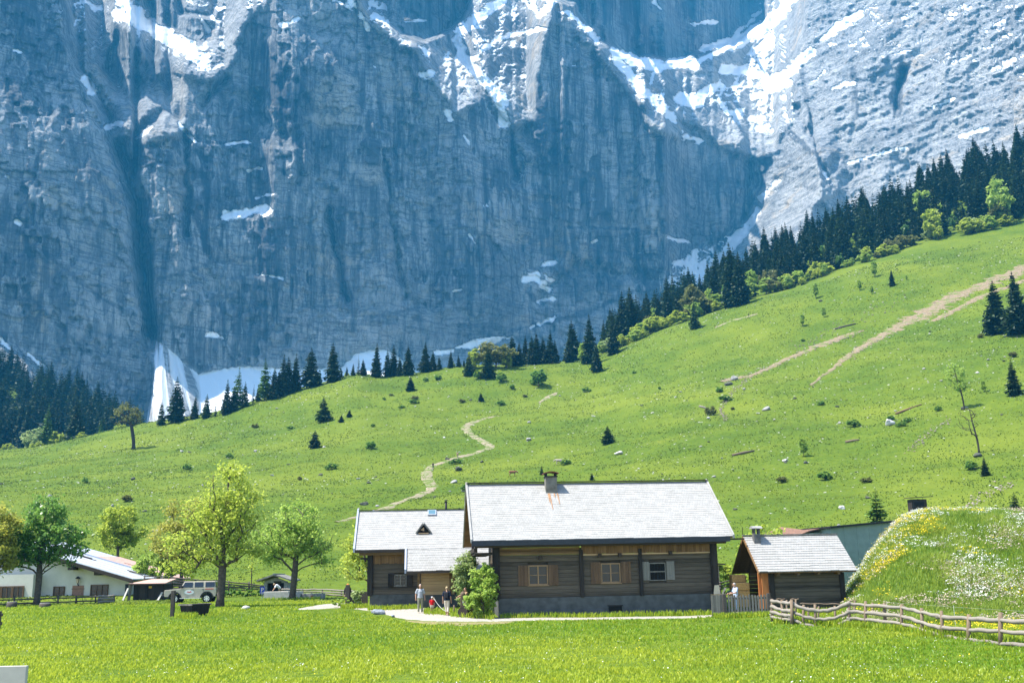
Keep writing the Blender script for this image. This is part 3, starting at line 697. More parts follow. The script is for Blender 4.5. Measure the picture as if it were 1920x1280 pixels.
def log_wall(mb, x0, x1, y, z0, z1, h=.24, holes=(), th=.16, jit=.012):
    """courses of squared logs along x at front face y, cut around rectangular holes"""
    zs = [z0]
    while zs[-1] < z1 - .05: zs.append(min(z1, zs[-1] + h * random.uniform(.9, 1.1)))
    for a, b in zip(zs[:-1], zs[1:]):
        spans = [(x0, x1)]
        for hx0, hx1, hz0, hz1 in holes:
            if b > hz0 + .02 and a < hz1 - .02:
                spans = [s for u, v in spans for s in ((u, min(v, hx0)), (max(u, hx1), v)) if s[1] - s[0] > .02]
        j = random.uniform(-jit, jit)
        for u, v in spans: mb.box(u, v, y + j, y + th, a + .006, b - .006)
def window(par, x0, x1, z0, z1, y, cols=2, rows=2, mat=None, fw=.07, name='window', glass=None):
    f = MB(); mat = mat or M_FRAME
    f.box(x0, x1, y - .03, y + .08, z1 - fw, z1).box(x0, x1, y - .03, y + .08, z0, z0 + fw)
    f.box(x0, x0 + fw, y - .03, y + .08, z0 + fw, z1 - fw).box(x1 - fw, x1, y - .03, y + .08, z0 + fw, z1 - fw)
    xa, xb, za, zb = x0 + fw, x1 - fw, z0 + fw, z1 - fw
    for k in range(1, cols):
        x = xa + (xb - xa) * k / cols; f.box(x - .035, x + .035, y - .015, y + .06, za, zb)
    for k in range(1, rows):
        z = za + (zb - za) * k / rows
        for c in range(cols):
            u = xa + (xb - xa) * c / cols + .036; v = xa + (xb - xa) * (c + 1) / cols - .036
            f.box(u, v, y - .008, y + .05, z - .015, z + .015)
    o = f.build(name, mat, par)
    MB().box(xa, xb, y + .052, y + .075, za, zb).build('pane', glass or M_GLASS, o)
    MB().box(x0 - .05, x1 + .05, y - .09, y + .02, z0 - .055, z0 - .004).build('sill', mat, o)
    return o
def shutter(par, x0, x1, z0, z1, y, mat):
    m = MB(); k = max(2, int((x1 - x0) / .14)); w_ = (x1 - x0) / k
    for i in range(k): m.box(x0 + i * w_ + .004, x0 + (i + 1) * w_ - .004, y - .075, y - .045, z0, z1)
    m.box(x0 + .02, x1 - .02, y - .095, y - .076, z0 + .12, z0 + .21).box(x0 + .02, x1 - .02, y - .095, y - .076, z1 - .21, z1 - .12)
    return m.build('shutter', mat, par)
def gable_prism(mb, x0, x1, y0, yr, y1, zw, zr):
    mb.prism([(y0, zw), (y1, zw), (yr, zr)], 'x', x0, x1)

# ------------------------------------------------------------------ the large cabin
def frame_at(px, row, Y, yaw, tilt=0.0):
    return PV(px, row, Y), rad(yaw), rad(tilt)
def main_cabin():
    o, rz, ti = frame_at(935.5, 1156, 62.4, 5.5, -.25)
    c = thing('log_cabin', 'large weathered log cabin with a huge sun-bleached shingle roof and brown window shutters', 'cabin', o, rz, None, ti)
    L, W = 12.85, 8.0
    k = 30.75                                             # picture pixels per metre on the front wall
    X = lambda px: (px - 935.5) / k
    Z = lambda py: (1154 - py) / k + .03
    ZE, ZR = Z(1022), 8.02
    pl = MB().box(0, L, -.05, W, -.5, Z(1123)); pl.box(-.02, L + .02, -.09, .05, -.5, Z(1146)); pl.build('plinth', M_CONC, c, bevel=.02)
    MB().box(X(1134), X(1158), -.115, -.086, Z(1150), Z(1141)).build('cellar_vent', M_INSIDE, c)
    MB().box(X(1132), X(1160), -.14, -.088, Z(1141) + .005, Z(1139)).build('vent_lintel', M_DARKX, c)
    holes = [(X(990), X(1026), Z(1101), Z(1066)), (X(1123), X(1159), Z(1100), Z(1065)), (X(1212), X(1243), Z(1098), Z(1066))]
    wl = MB(); log_wall(wl, .1, L - .05, 0, Z(1123) + .005, Z(1048), .235, holes)
    wl.box(.1, L, .2, .3, 0, Z(1048))
    wl.build('wall', M_LOG, c, bevel=.012)
    up = MB(); log_wall(up, .1, X(1085), -.012, Z(1048) + .004, Z(1028), .21); up.build('upper_wall', M_LOGW, c, bevel=.01)
    vb = MB(); x = X(1088)
    while x < L - .1:
        w_ = random.uniform(.13, .22); vb.box(x, min(L - .05, x + w_ - .008), -.05 - random.uniform(0, .02), .02, Z(1048) - random.uniform(-.03, .05), Z(1028)); x += w_
    vb.build('upright_boards', M_VERT, c)
    MB().box(X(1088), L - .05, -.075, -.02, Z(1050.5), Z(1048.2)).build('ledge_board', M_PALEW, c)
    bw = MB(); log_wall(bw, .1, L - .05, W - .3, 0, Z(1030), .3); bw.build('back_wall', M_LOG, c)
    for x0, x1 in ((0, .0), (L - .25, 0)):
        g = MB()
        for i in range(16): g.box(x0, x0 + .25, .17 if x0 == 0 else .17, W - .3, Z(1123) + .005 + i * .23, Z(1123) + i * .23 + .225)
        g.build('side_wall', M_LOG, c)
    # gable triangles of upright boards, with the ridge in the middle
    for x0 in (.05, L - .2):
        g = MB(); y = -.0
        while y < W:
            y1 = min(W, y + .18); t = lambda yy: ZE + .10 + (ZR - ZE - .25) * (1 - abs(yy - W / 2) / (W / 2 + .95))
            z0 = Z(1036); g.poly8([(x0, y, z0), (x0 + .1, y, z0), (x0 + .1, y1 - .008, z0), (x0, y1 - .008, z0), (x0, y, t(y)), (x0 + .1, y, t(y)), (x0 + .1, y1 - .008, t(y1)), (x0, y1 - .008, t(y1))]); y += .18
        g.build('gable_boards', M_GABLE, c)
    # roof
    XL, XR = -1.62, L + 1.12
    r = MB(); roof_courses(r, XL + .02, XR - .02, -1.05, ZE, W / 2, ZR, 30); roof_courses(r, XL + .02, XR - .02, W + 1.05, ZE, W / 2, ZR, 14)
    rf = r.build('roof', M_SHING, c)
    d = MB()
    for s_ in (1, -1):
        ye = W / 2 - s_ * (W / 2 + 1.0)
        d.slab((XL + .05, ye, ZE - .03), (XR - .05, ye, ZE - .03), (XR - .05, W / 2, ZR - .03), (XL + .05, W / 2, ZR - .03), (0, 0, -.07))
    d.build('roof_deck', M_GABLE, rf)
    rg = MB().beam((XL, W / 2 - .12, ZR + .045), (XR, W / 2 - .12, ZR + .045), .26, .03); rg.beam((XL, W / 2 + .1, ZR + .085), (XR, W / 2 + .1, ZR + .085), .22, .03)
    rg.build('ridge_board', M_DARKX, rf)
    MB().box(XL + .03, XR - .25, -1.10, -1.03, ZE - .30, ZE - .005).build('eave_board', plain('blue_black_eave_board', (.03, .035, .045), .7), rf)
    for xe in (XL, XR - .05):
        b = MB()
        for s_ in (1, -1):
            ye = W / 2 - s_ * (W / 2 + 1.08)
            b.slab((xe - .03, ye, ZE - .12), (xe + .08, ye, ZE - .12), (xe + .08, W / 2, ZR - .10), (xe - .03, W / 2, ZR - .10), (0, 0, .22))
        b.build('barge_board', M_SHING, rf)
    # posts and projecting beam ends
    for px, w_ in ((1087, .22), (1196, .20)):
        MB().box(X(px) - w_ / 2, X(px) + w_ / 2, -.16, .02, Z(1124), Z(1040)).build('post', M_DARK, c, bevel=.015)
    for x0 in (-.32, L - .12):
        g = MB()
        for i in range(15):
            e = random.uniform(.0, .03); g.box(x0 + .0, x0 + .42, -.16 - e, .17, Z(1124) + i * .235, Z(1124) + i * .235 + .232)
        g.box(x0 + .06, x0 + .34, -.24, -.195, Z(1126), Z(1034))
        g.build('corner_log_ends', M_DARK, c, bevel=.02)
    for px, py in ((1012, 1053), (1121, 1051), (1158, 1051), (1252, 1049)):
        MB().box(X(px) - .10, X(px) + .10, -.3, .1, Z(py) - .11, Z(py) + .11).build('beam_end', M_DARKX, c, bevel=.015)
    pu = MB().box(XL + .3, XR - .4, -.72, -.5, ZE - .40, ZE - .18); pu.build('purlin', M_DARKX, c)
    for i in range(14):
        x = XL + .45 + i * 1.12
        MB().beam((x, -.98, ZE - .16), (x, .4, ZE + .84), .12, .12).build('rafter', M_DARKX, c)
    MB().box(L + .02, L + 1.98, -.30, -.18, Z(1028), Z(1025)).build('water_beam', M_DARKX, c)
    # left balcony under the gable
    MB().box(-1.35, -.3, -.1, W - 1, Z(1042) - .12, Z(1042)).build('balcony_floor', M_DARKX, c)
    MB().box(-1.40, -1.30, -.12, W - 1, Z(1042) + .02, Z(1034)).build('balcony_rail', M_DARK, c)
    for py in (-.05, 3.2): MB().box(-1.36, -1.2, py, py + .16, Z(1042) + .01, ZE - .02).build('balcony_post', M_DARK, c)
    # windows and shutters
    window(c, *[X(990), X(1026), Z(1101), Z(1066)], .02); window(c, X(1123), X(1159), Z(1100), Z(1065), .02)
    shutter(c, X(971.5), X(989.5), Z(1102), Z(1066), 0, M_SHUT); shutter(c, X(1026.5), X(1044.5), Z(1102), Z(1066), 0, M_SHUT)
    shutter(c, X(1104), X(1122.5), Z(1101), Z(1063), 0, M_SHUT); shutter(c, X(1159.5), X(1178), Z(1101), Z(1063), 0, M_SHUT)
    f = MB(); x0, x1, z0, z1 = X(1212), X(1243), Z(1098), Z(1066)
    f.box(x0, x1, -.03, .07, z1 - .06, z1).box(x0, x1, -.03, .07, z0, z0 + .05).box(x0, x0 + .05, -.03, .07, z0 + .05, z1 - .06).box(x1 - .05, x1, -.03, .07, z0 + .05, z1 - .06).box(x0 + .05, x1 - .05, -.02, .04, (z0 + z1) / 2 - .03, (z0 + z1) / 2 + .03)
    bw_ = f.build('barred_window', M_SHUTG, c)
    for i in range(5): MB().tube([(x0 + .17 * (i + 1), .055, z0 + .05), (x0 + .17 * (i + 1), .055, z1 - .05)], .012, 6).build('bar', M_BLACK, bw_)
    MB().box(x0 + .05, x1 - .05, .08, .1, z0 + .05, z1 - .05).build('pane', M_INSIDE, bw_)
    shutter(c, X(1197), X(1211.5), Z(1097), Z(1064), 0, M_SHUTG); shutter(c, X(1244), X(1259), Z(1097), Z(1064), 0, M_SHUTG)
    # chimney
    cx, cy = X(1047) * 1.09 - .25, W / 2 - .62
    ch = MB().box(cx - .36, cx + .36, cy - .36, cy + .36, ZR - 1.1, ZR + .30).build('chimney', plain('chimney_render', (.15, .142, .12), .9, var=.3, scale=3), c, bevel=.02)
    MB().box(cx - .41, cx + .41, cy - .41, cy + .41, ZR + .30, ZR + .37).build('chimney_band', M_BLACK, ch)
    for a in (-.3, .3):
        for b in (-.3, .3): MB().box(cx + a - .05, cx + a + .05, cy + b - .05, cy + b + .05, ZR + .37, ZR + .55).build('cap_leg', M_BLACK, ch)
    MB().prism([(cx - .48 + .096 * i, ZR + .55 + .10 * math.sin(math.pi * i / 10)) for i in range(11)] + [(cx + .48 - .096 * i, ZR + .51 + .10 * math.sin(math.pi * (10 - i) / 10)) for i in range(11)], 'y', cy - .48, cy + .48).build('chimney_cap', M_REDTIN, ch)
    st = MB()
    for a, l in ((-.28, .85), (-.2, 1.5), (.3, 1.0), (.1, .4)):
        y0 = cy - .45; s_ = (ZR - ZE) / (W / 2 + 1.05); zz = lambda y: ZR + (y - W / 2) * s_ + .052
        st.slab((cx + a, y0, zz(y0)), (cx + a + .09, y0, zz(y0)), (cx + a + .05, y0 - l, zz(y0 - l)), (cx + a + .02, y0 - l, zz(y0 - l)), (0, -.004, .004))
    st.build('rust_streak', plain('rust_stain', (.30, .17, .09), .9, var=.3), rf)
    return c
main_cabin()

# ------------------------------------------------------------------ second cabin, with the low roof over its porch
def second_cabin():
    o, rz, ti = frame_at(693, 1133, 73, 5.0, -.2)
    c = thing('log_cabin', 'smaller grey log cabin whose stepped shingle roof carries a dormer hole and skylight', 'cabin', o, rz, None, ti)
    k = 26.4; X = lambda px: (px - 693) / k; Z = lambda py: (1133 - py) / k
    L, W = X(905), 7.0
    ZE, ZR, YE, YR = Z(1037), Z(971) * 1.045 + .12, -.85, 3.4
    MB().box(0, L, -.04, W, -.6, Z(1116)).build('plinth', M_CONC, c, bevel=.02)
    wl = MB(); log_wall(wl, .08, L, 0, Z(1116) + .005, Z(1060), .24, [(X(737), X(759), Z(1101), Z(1081))]); wl.box(.08, L, .2, .3, 0, Z(1040)); wl.build('wall', M_LOG, c, bevel=.012)
    MB().box(.02, .24, .17, W, Z(1116) + .01, Z(1040)).build('side_wall', M_LOG, c)
    g = MB(); y = 0
    while y < W - .05:
        y1 = y + .2; t = lambda yy: ZE - .16 + (ZR - ZE) * (1 - abs(yy - YR) / 4.25)
        g.poly8([(.0, y, Z(1041)), (.1, y, Z(1041)), (.1, y1 - .01, Z(1041)), (.0, y1 - .01, Z(1041)), (0, y, t(y)), (.1, y, t(y)), (.1, y1 - .01, t(y1)), (0, y1 - .01, t(y1))]); y += .2
    g.build('gable_boards', M_GABLE, c)
    vb = MB(); x = .12
    while x < X(762): w_ = random.uniform(.13, .2); vb.box(x, x + w_ - .01, -.06 - random.uniform(0, .02), .02, Z(1061) - random.uniform(-.03, .06), Z(1040)); x += w_
    vb.build('upright_boards', M_VERT, c)
    q = MB()
    for i in range(12): q.box(-.18, .22, -.14 - random.uniform(0, .03), .18, Z(1116) + i * .225, Z(1116) + i * .225 + .222)
    q.box(-.14, .16, -.21, -.175, Z(1118), Z(1040))
    q.build('corner_log_ends', M_DARK, c, bevel=.02)
    r = MB(); XL = X(668) - .1; roof_courses(r, XL, L + .5, YE, ZE, YR, ZR, 18); roof_courses(r, XL, L + .5, 2 * YR - YE, ZE, YR, ZR, 8)
    xs = X(758); sl = (ZR - ZE) / (YR - YE); YE2 = YE - 1.75; ZE2 = Z(1076)
    roof_courses(r, xs, L + .5, YE2, ZE2, YE + .1, ZE + .06, 9)
    rf = r.build('roof', M_SHING, c)
    d = MB().slab((XL + .04, YE + .05, ZE - .02), (L + .4, YE + .05, ZE - .02), (L + .4, YR, ZR - .03), (XL + .04, YR, ZR - .03), (0, 0, -.06)); d.slab((XL + .04, 2 * YR - YE - .05, ZE - .02), (L + .4, 2 * YR - YE - .05, ZE - .02), (L + .4, YR, ZR - .03), (XL + .04, YR, ZR - .03), (0, 0, -.06))
    d.slab((xs + .03, YE2 + .04, ZE2 - .02), (L + .4, YE2 + .04, ZE2 - .02), (L + .4, YE + .1, ZE), (xs + .03, YE + .1, ZE), (0, 0, -.06)); d.build('roof_deck', M_GABLE, rf)
    MB().slab((XL - .06, YE - .04, ZE - .16), (XL + .06, YE - .04, ZE - .16), (XL + .06, YR, ZR - .1), (XL - .06, YR, ZR - .1), (0, 0, .26)).build('barge_board', M_LEAD, rf)
    MB().slab((xs - .06, YE2 - .04, ZE2 - .14), (xs + .06, YE2 - .04, ZE2 - .14), (xs + .06, YE + .04, ZE - .1), (xs - .06, YE + .04, ZE - .1), (0, 0, .26)).build('barge_board', M_LEAD, rf)
    MB().box(XL + .06, xs - .07, YE - .06, YE - .005, ZE - .2, ZE).build('eave_board', M_DARKX, rf)
    MB().box(xs + .06, L + .4, YE2 - .06, YE2 - .005, ZE2 - .16, ZE2).build('eave_board', M_DARKX, rf)
    MB().beam((XL, YR - .08, ZR + .05), (L + .5, YR - .08, ZR + .05), .2, .03).build('ridge_board', M_DARKX, rf)
    MB().box(XL + .35, X(764), -.66, -.48, ZE - .35, ZE - .15).build('purlin', M_LOGW, c)
    MB().beam((-.62, -.3, Z(1052)), (-.05, .0, Z(1052)), .12, .12).build('bracket', M_DARK, c)
    window(c, X(737), X(759), Z(1101), Z(1081), .02, 2, 3, M_SHUTG); shutter(c, X(725.5), X(736.5), Z(1103), Z(1079), 0, M_DARK); shutter(c, X(759.5), X(770), Z(1103), Z(1083), 0, M_DARK)
    # porch room
    pz = ZE2 - .12
    pm = MB(); log_wall(pm, X(785), X(845), -1.0, Z(1118), pz, .22); pm.box(X(785), X(785) + .12, -.85, -.02, Z(1118), pz); pm.build('porch_wall', M_PALEW, c, bevel=.01)
    MB().box(X(785) - .02, X(850), -1.06, .0, -.6, Z(1118) - .005).build('porch_plinth', M_CONC, c)
    for x in (X(781), X(838)): MB().box(x - .08, x + .08, -1.15, -.98, Z(1120), pz).build('post', M_LOGW, c)
    MB().box(X(762), X(850), -1.2, -1.02, pz + .005, pz + .14).build('lintel', M_PALEW, c)
    # dormer hole: two little boards leaning together over an open vent
    zz = lambda y: ZE + (y - YE) * sl
    dy = YE + 1.5; dx = X(790); z0 = zz(dy)
    dm = MB(); hh, hw, dl = .75, .52, 1.0
    for s_ in (-1, 1):
        dm.slab((dx + s_ * hw, dy - .05, z0 + .05), (dx, dy - .05, z0 + hh), (dx, dy + dl + .1, z0 + hh + .05), (dx + s_ * hw * .9, dy + .25, zz(dy + .25) + .03), (s_ * .06, 0, .06))
    dr = dm.build('dormer', M_SHINGD, c)
    MB().prism([(dx - hw * .86, z0 + .06), (dx + hw * .86, z0 + .06), (dx, z0 + hh - .06)], 'y', dy + .10, dy + .13).build('dormer_opening', M_INSIDE, dr)
    MB().box(dx - .36, dx + .36, dy - .06, dy + .02, z0 + .05, z0 + .12).build('dormer_sill', M_PALEW, dr)
    MB().prism([(dx - .22, z0 + .32), (dx + .05, z0 + .24), (dx + .02, z0 + .5)], 'y', dy + .06, dy + .09).build('broken_board', M_PALEW, dr)
    yk = YR - .75; sk = MB().slab((X(798) , yk, zz(yk) + .06), (X(798) + .62, yk, zz(yk) + .06), (X(798) + .62, yk + .55, zz(yk + .55) + .06), (X(798), yk + .55, zz(yk + .55) + .06), (0, -.02, .07)).build('skylight', M_LEAD, c)
    MB().slab((X(798) + .07, yk + .06, zz(yk + .06) + .135), (X(798) + .55, yk + .06, zz(yk + .06) + .135), (X(798) + .55, yk + .5, zz(yk + .5) + .135), (X(798) + .07, yk + .5, zz(yk + .5) + .135), (0, -.004, .006)).build('pane', M_SKYL, sk)
    return c
second_cabin()
def rear_cabin():
    o, rz, ti = frame_at(704, 1115, 88, 5.0, -.3)
    c = thing('cabin', 'half-hidden cabin with mottled shingle roof and thin stovepipe behind the stepped roof', 'cabin', o, rz, None, ti)
    k = 21.9; Z = lambda py: (1115 - py) / k
    L, W = 8.6, 6.0; ZE, ZR = 4.2, Z(962)
    wl = MB(); log_wall(wl, .1, L, 0, -.3, ZE, .3); wl.box(.1, L, .2, W, -.5, ZE - .05); wl.build('wall', M_LOG, c)
    g = MB(); gable_prism(g, .1, .25, 0, W / 2, W, ZE - .04, ZR - .3); g.build('gable_boards', M_GABLE, c)
    r = MB(); roof_courses(r, -.3, L + .3, -.8, ZE - .35, W / 2, ZR, 14); roof_courses(r, -.3, L + .3, W + .8, ZE - .35, W / 2, ZR, 8); rf = r.build('roof', M_SHINGD, c)
    for x in (1.6, 3.1, 3.9, 5.2, 6.2, 7.2): MB().prism([(x - .13, ZR - .3), (x + .13, ZR - .3), (x + .05, ZR - .12), (x - .05, ZR - .12)], 'y', W / 2 - .62, W / 2 - .35).build('snow_guard', M_BLACK, rf)
    MB().slab((-.42, -.85, ZE - .45), (-.28, -.85, ZE - .45), (-.28, W / 2, ZR - .05), (-.42, W / 2, ZR - .05), (0, 0, .2)).build('barge_board', M_LEAD, rf)
    MB().beam((-.3, W / 2, ZR + .04), (L + .3, W / 2, ZR + .04), .2, .04).build('ridge_board', M_DARKX, rf)
    sp = MB().tube([(5.9, W / 2 - 1.0, ZR - .95), (5.9, W / 2 - 1.0, ZR + .72)], .10, 10).build('stovepipe', M_BLACK, c, True)
    MB().tube([(5.9, W / 2 - 1.0, ZR + .76), (5.9, W / 2 - 1.0, ZR + .84)], [.19, .05], 10).build('pipe_cap', M_BLACK, sp)
rear_cabin()

# ------------------------------------------------------------------ straw hut on the right
def straw_hut():
    o, rz, ti = frame_at(1443, 1137, 62.5, 5.0, -.1)
    c = thing('log_hut', 'small open-ended log hut with a steep white shingle roof and little stone chimney', 'hut', o, rz, None, ti)
    k = 30.8; X = lambda px: (px - 1443) / k; Z = lambda py: (1136 - py) / k
    L, W = 4.55, 3.9; ZE, ZR = Z(1075), 4.12; XL, XR = X(1421), X(1602)
    wl = MB(); log_wall(wl, .05, L, 0, -.7, ZE - .06, .25); wl.box(.1, L, .2, .28, -.7, ZE - .02); wl.build('wall', M_LOG, c, bevel=.015)
    for x in (.22, L - .1):
        MB().box(x - .14, x + .14, -.14, .0 - .014, -.7, ZE - .1).build('post', M_DARK, c, bevel=.015)
    b = MB(); log_wall(b, .05, L, W - .25, -.7, ZE - .02, .25); b.build('back_wall', M_LOGW, c)
    MB().box(L - .2, L - .02, .17, W - .26, -.7, ZE).build('end_wall', M_LOG, c)
    MB().box(1.2, 1.3, .56, W - .5, -.1, ZE + .4).build('partition', M_LOGW, c)
    MB().box(.05, 1.19, .29, .55, -.1, ZE - .03).build('inner_wall', M_ORANGE, c)
    MB().box(-.5, -.36, .15, .3, -.1, ZE - .02).build('door_post', M_ORANGE, c)
    MB().box(-.34, .04, .02, .12, -.1, ZE - .05).build('side_boards', M_ORANGE, c)
    g = MB(); gable_prism(g, L - .2, L - .08, .0, W / 2, W, ZE + .005, ZR - .26); g.build('gable_boards', M_GABLE, c)
    g = MB(); gable_prism(g, .3, .38, .6, W / 2, W - .6, ZE + .70, ZR - .30); g.build('gable_boards', M_ORANGE, c)
    r = MB(); roof_courses(r, XL, XR, -.72, ZE, W / 2, ZR, 15, .035); roof_courses(r, XL, XR, W + .72, ZE, W / 2, ZR, 10, .03); rf = r.build('roof', M_SHING, c)
    d = MB()
    for s_ in (1, -1):
        ye = W / 2 - s_ * (W / 2 + .66); d.slab((XL + .04, ye, ZE - .02), (XR - .04, ye, ZE - .02), (XR - .04, W / 2, ZR - .02), (XL + .04, W / 2, ZR - .02), (0, 0, -.06))
    d.build('roof_deck', M_VERT, rf)
    MB().beam((XL - .03, W / 2, ZR + .05), (XR + .03, W / 2, ZR + .05), .2, .07).build('ridge_board', M_SHINGD, rf)
    for s_ in (1, -1):
        ye = W / 2 - s_ * (W / 2 + .72); MB().beam((XL, ye, ZE - .08), (XL, W / 2, ZR - .08), .06, .16).build('barge_board', M_VERT, rf)
    for x in (.5, 1.7, 2.9, 4.1): MB().box(x - .07, x + .07, -.58, .0, ZE - .20, ZE - .06).build('rafter', M_LOGW, c)
    cx, cy = X(1439) + .12, W / 2 - .42
    ch = MB().box(cx - .2, cx + .2, cy - .2, cy + .2, ZR - .75, ZR + .10).build('chimney', M_ASH, c, bevel=.02)
    for a in (-.14, .14):
        for e in (-.14, .14): MB().box(cx + a - .05, cx + a + .05, cy + e - .05, cy + e + .05, ZR + .10, ZR + .42).build('cap_leg', M_ASH, ch)
    MB().prism([(cy - .34, ZR + .42), (cy + .34, ZR + .42), (cy + .30, ZR + .50), (cy, ZR + .58), (cy - .30, ZR + .50)], 'x', cx - .31, cx + .31).build('chimney_cap', M_STONE, ch)
    MB().tube([(XL, W / 2, ZR + .05), (XL, W / 2, ZR + .55)], .02, 6).build('finial', M_DARK, rf)
    # straw bales inside
    def bale(x, y, z, lab, w_=.62):
        m = MB().box(-.42, .42, -w_ / 2, w_ / 2, 0, .46)
        import bmesh
        b = m.build('straw_bale', M_HAY, None, bevel=.05)
        mw = Matrix.Translation(o) @ Matrix.Rotation(rz, 4, 'Z') @ Matrix.Translation((x, y, z))
        b.location = mw.translation; b.rotation_euler = (0, 0, rz + random.uniform(-.06, .06))
        tag(b, lab, 'straw bale', 'straw bales in the open end of the hut')
        for yy in (-.16, .16):
            t = MB().box(-.428, .428, yy - .012, yy + .012, -.006, .468); t.build('twine', M_PALEW, b)
    y1, y2 = 1.35, 2.15
    bale(-1.2, y1, -.02, 'bottom straw bale nearer the hut wall, right column of the stack'); bale(-1.2, y2, -.02, 'bottom straw bale in the left column of the stack')
    bale(-1.2, y1, .45, 'second straw bale up in the right column of the stack'); bale(-1.2, y2, .45, 'second straw bale up in the left column of the stack')
    bale(-1.2, y1, .92, 'third straw bale topping the right column of the stack'); bale(-1.2, y2, .92, 'third straw bale up, under the highest bale of the left column')
    bale(-1.17, y2 - .05, 1.39, 'highest straw bale crowning the left column of the stack')
straw_hut()

# ------------------------------------------------------------------ white farmhouse on the left
def farmhouse():
    base = PV(240, 1121, 112); rz = rad(-4)
    c = thing('farmhouse', 'long white plastered farmhouse with a low pale metal roof behind the dark fence', 'farmhouse', base, rz)
    k = 1950 / 114.; X = lambda px: (px - 240) / k; Z = lambda py: (1121 - py) / k
    # gable front at y=0 from far left to x=0; the roof falls from a ridge off to the left towards the right eave
    XR = -14.5; ZE = Z(1088); ZRg = Z(1088) + 4.4
    zr = lambda x: ZE + .0 + (1.0 - x) / (1.0 - XR) * (ZRg - ZE)
    wl = MB().prism([(XR * 2, -1.0), (0, -1.0), (0, zr(0) - .25), (XR, ZRg - .25), (XR * 2, zr(0) - .25)], 'y', 0, 14); wl.build('wall', M_WHITE, c)
    ext = MB().box(XR * 2, X(76), -1.6, -.005, -1.0, Z(1076)); ext.build('front_bay', M_WHITE, c)
    r = MB().slab((1.0, -1.3, ZE - .05), (1.0, 15, ZE - .05), (XR, 15, ZRg), (XR, -1.3, ZRg), (0, 0, .10)); r.slab((XR * 2 - 1, -1.3, ZE - .05), (XR * 2 - 1, 15, ZE - .05), (XR, 15, ZRg), (XR, -1.3, ZRg), (0, 0, .10))
    rf = r.build('roof', M_METAL, c)
    ribs = MB()
    for i in range(9):
        y = -1.1 + i * 1.95; ribs.slab((.98, y, ZE + .06), (.98, y + .05, ZE + .06), (XR, y + .05, ZRg + .105), (XR, y, ZRg + .105), (0, 0, .05))
    ribs.build('roof_seam', M_METAL, rf)
    MB().slab((1.0, 7.6, ZE + .055), (1.0, 8.3, ZE + .055), (XR, 8.3, ZRg + .11), (XR, 7.6, ZRg + .11), (0, 0, .09)).build('roof_gutter', M_LEAD, rf)
    MB().slab((1.02, 8.4, ZE + .055), (1.02, 15, ZE + .055), (XR * .55, 15, ZE + (ZRg - ZE) * .58 + .11), (XR * .55, 8.4, ZE + (ZRg - ZE) * .58 + .11), (0, 0, .03)).build('rusty_roof_patch', M_RUSTR, rf)
    for (x, y, l) in ((-1.6, 3.4, 1.5), (-2.1, 4.0, .9), (-8.2, 4.6, 2.2), (-9.3, 5.4, 2.4), (-10, 3.8, 2.2), (-5.2, 10, 1.4)):
        MB().slab((x, y, zr(x) + .10), (x + l, y + .1, zr(x + l) + .10), (x + l, y + .32, zr(x + l) + .10), (x, y + .22, zr(x) + .10), (0, 0, .05)).build('snow_board', M_DARKX, rf)
    MB().slab((1.02, -1.36, ZE - .40), (1.02, -1.24, ZE - .40), (XR, -1.24, ZRg - .35), (XR, -1.36, ZRg - .35), (0, 0, .38)).build('verge_board', M_DARKX, rf)
    MB().slab((.98, -1.22, ZE - .16), (.98, -.01, ZE - .16), (XR, -.01, ZRg - .11), (XR, -1.22, ZRg - .11), (0, 0, .06)).build('verge_soffit', M_DARKX, rf)
    for px, py in ((139, 1065), (188, 1075)): MB().box(X(px) - .32, X(px) + .32, -1.1, .0 - .004, Z(py) - .28, Z(py) + .28).build('purlin_end', M_DARKX, c, bevel=.02)
    window(c, X(101), X(122), Z(1119), Z(1098), -.10, 2, 2, M_SHUT, .09); window(c, X(170), X(203), Z(1117), Z(1096), -.10, 3, 2, M_SHUT, .09)
    for a, b in ((0, 20), (20, 41), (41, 62)): window(c, X(a - 1), X(b - 1), Z(1122), Z(1096), -1.70, 2, 1, M_SHUT, .12)
    window(c, X(-40), X(-12), Z(1122), Z(1096), -1.70, 2, 1, M_SHUT, .12)
    d = MB().box(X(136), X(157), -.06, .02, Z(1126), Z(1097)).build('door', plain('pinkish_brown_door', (.26, .145, .10), .7, var=.15), c)
    MB().box(X(136) - .1, X(157) + .1, -.09, -.062, Z(1103.5), Z(1102.5)).build('transom', M_SHUT, d)
    MB().box(X(155) - .06, X(155), -.12, -.07, Z(1112), Z(1111)).build('handle', M_BLACK, d)
    lx, lz = X(147), Z(1087)
    lm = MB().prism([(lx - .13, lz + .1), (lx - .09, lz - .34), (lx + .09, lz - .34), (lx + .13, lz + .1)], 'y', -.42, -.18).build('wall_lantern', plain('milky_lantern_glass', (.45, .36, .25), .4), c)
    MB().prism([(lx - .2, lz + .1), (lx + .2, lz + .1), (lx, lz + .34)], 'y', -.5, -.1).build('lantern_hood', M_BLACK, lm)
    MB().beam((lx, -.3, lz - .36), (lx, -.02, lz - .62), .08, .08).build('lantern_bracket', M_BLACK, lm)
    MB().box(X(233.5), X(239.5), -.03, -.004, Z(1122), Z(1096)).build('side_door', plain('blue_black_door', (.02, .025, .04), .6), c)
farmhouse()
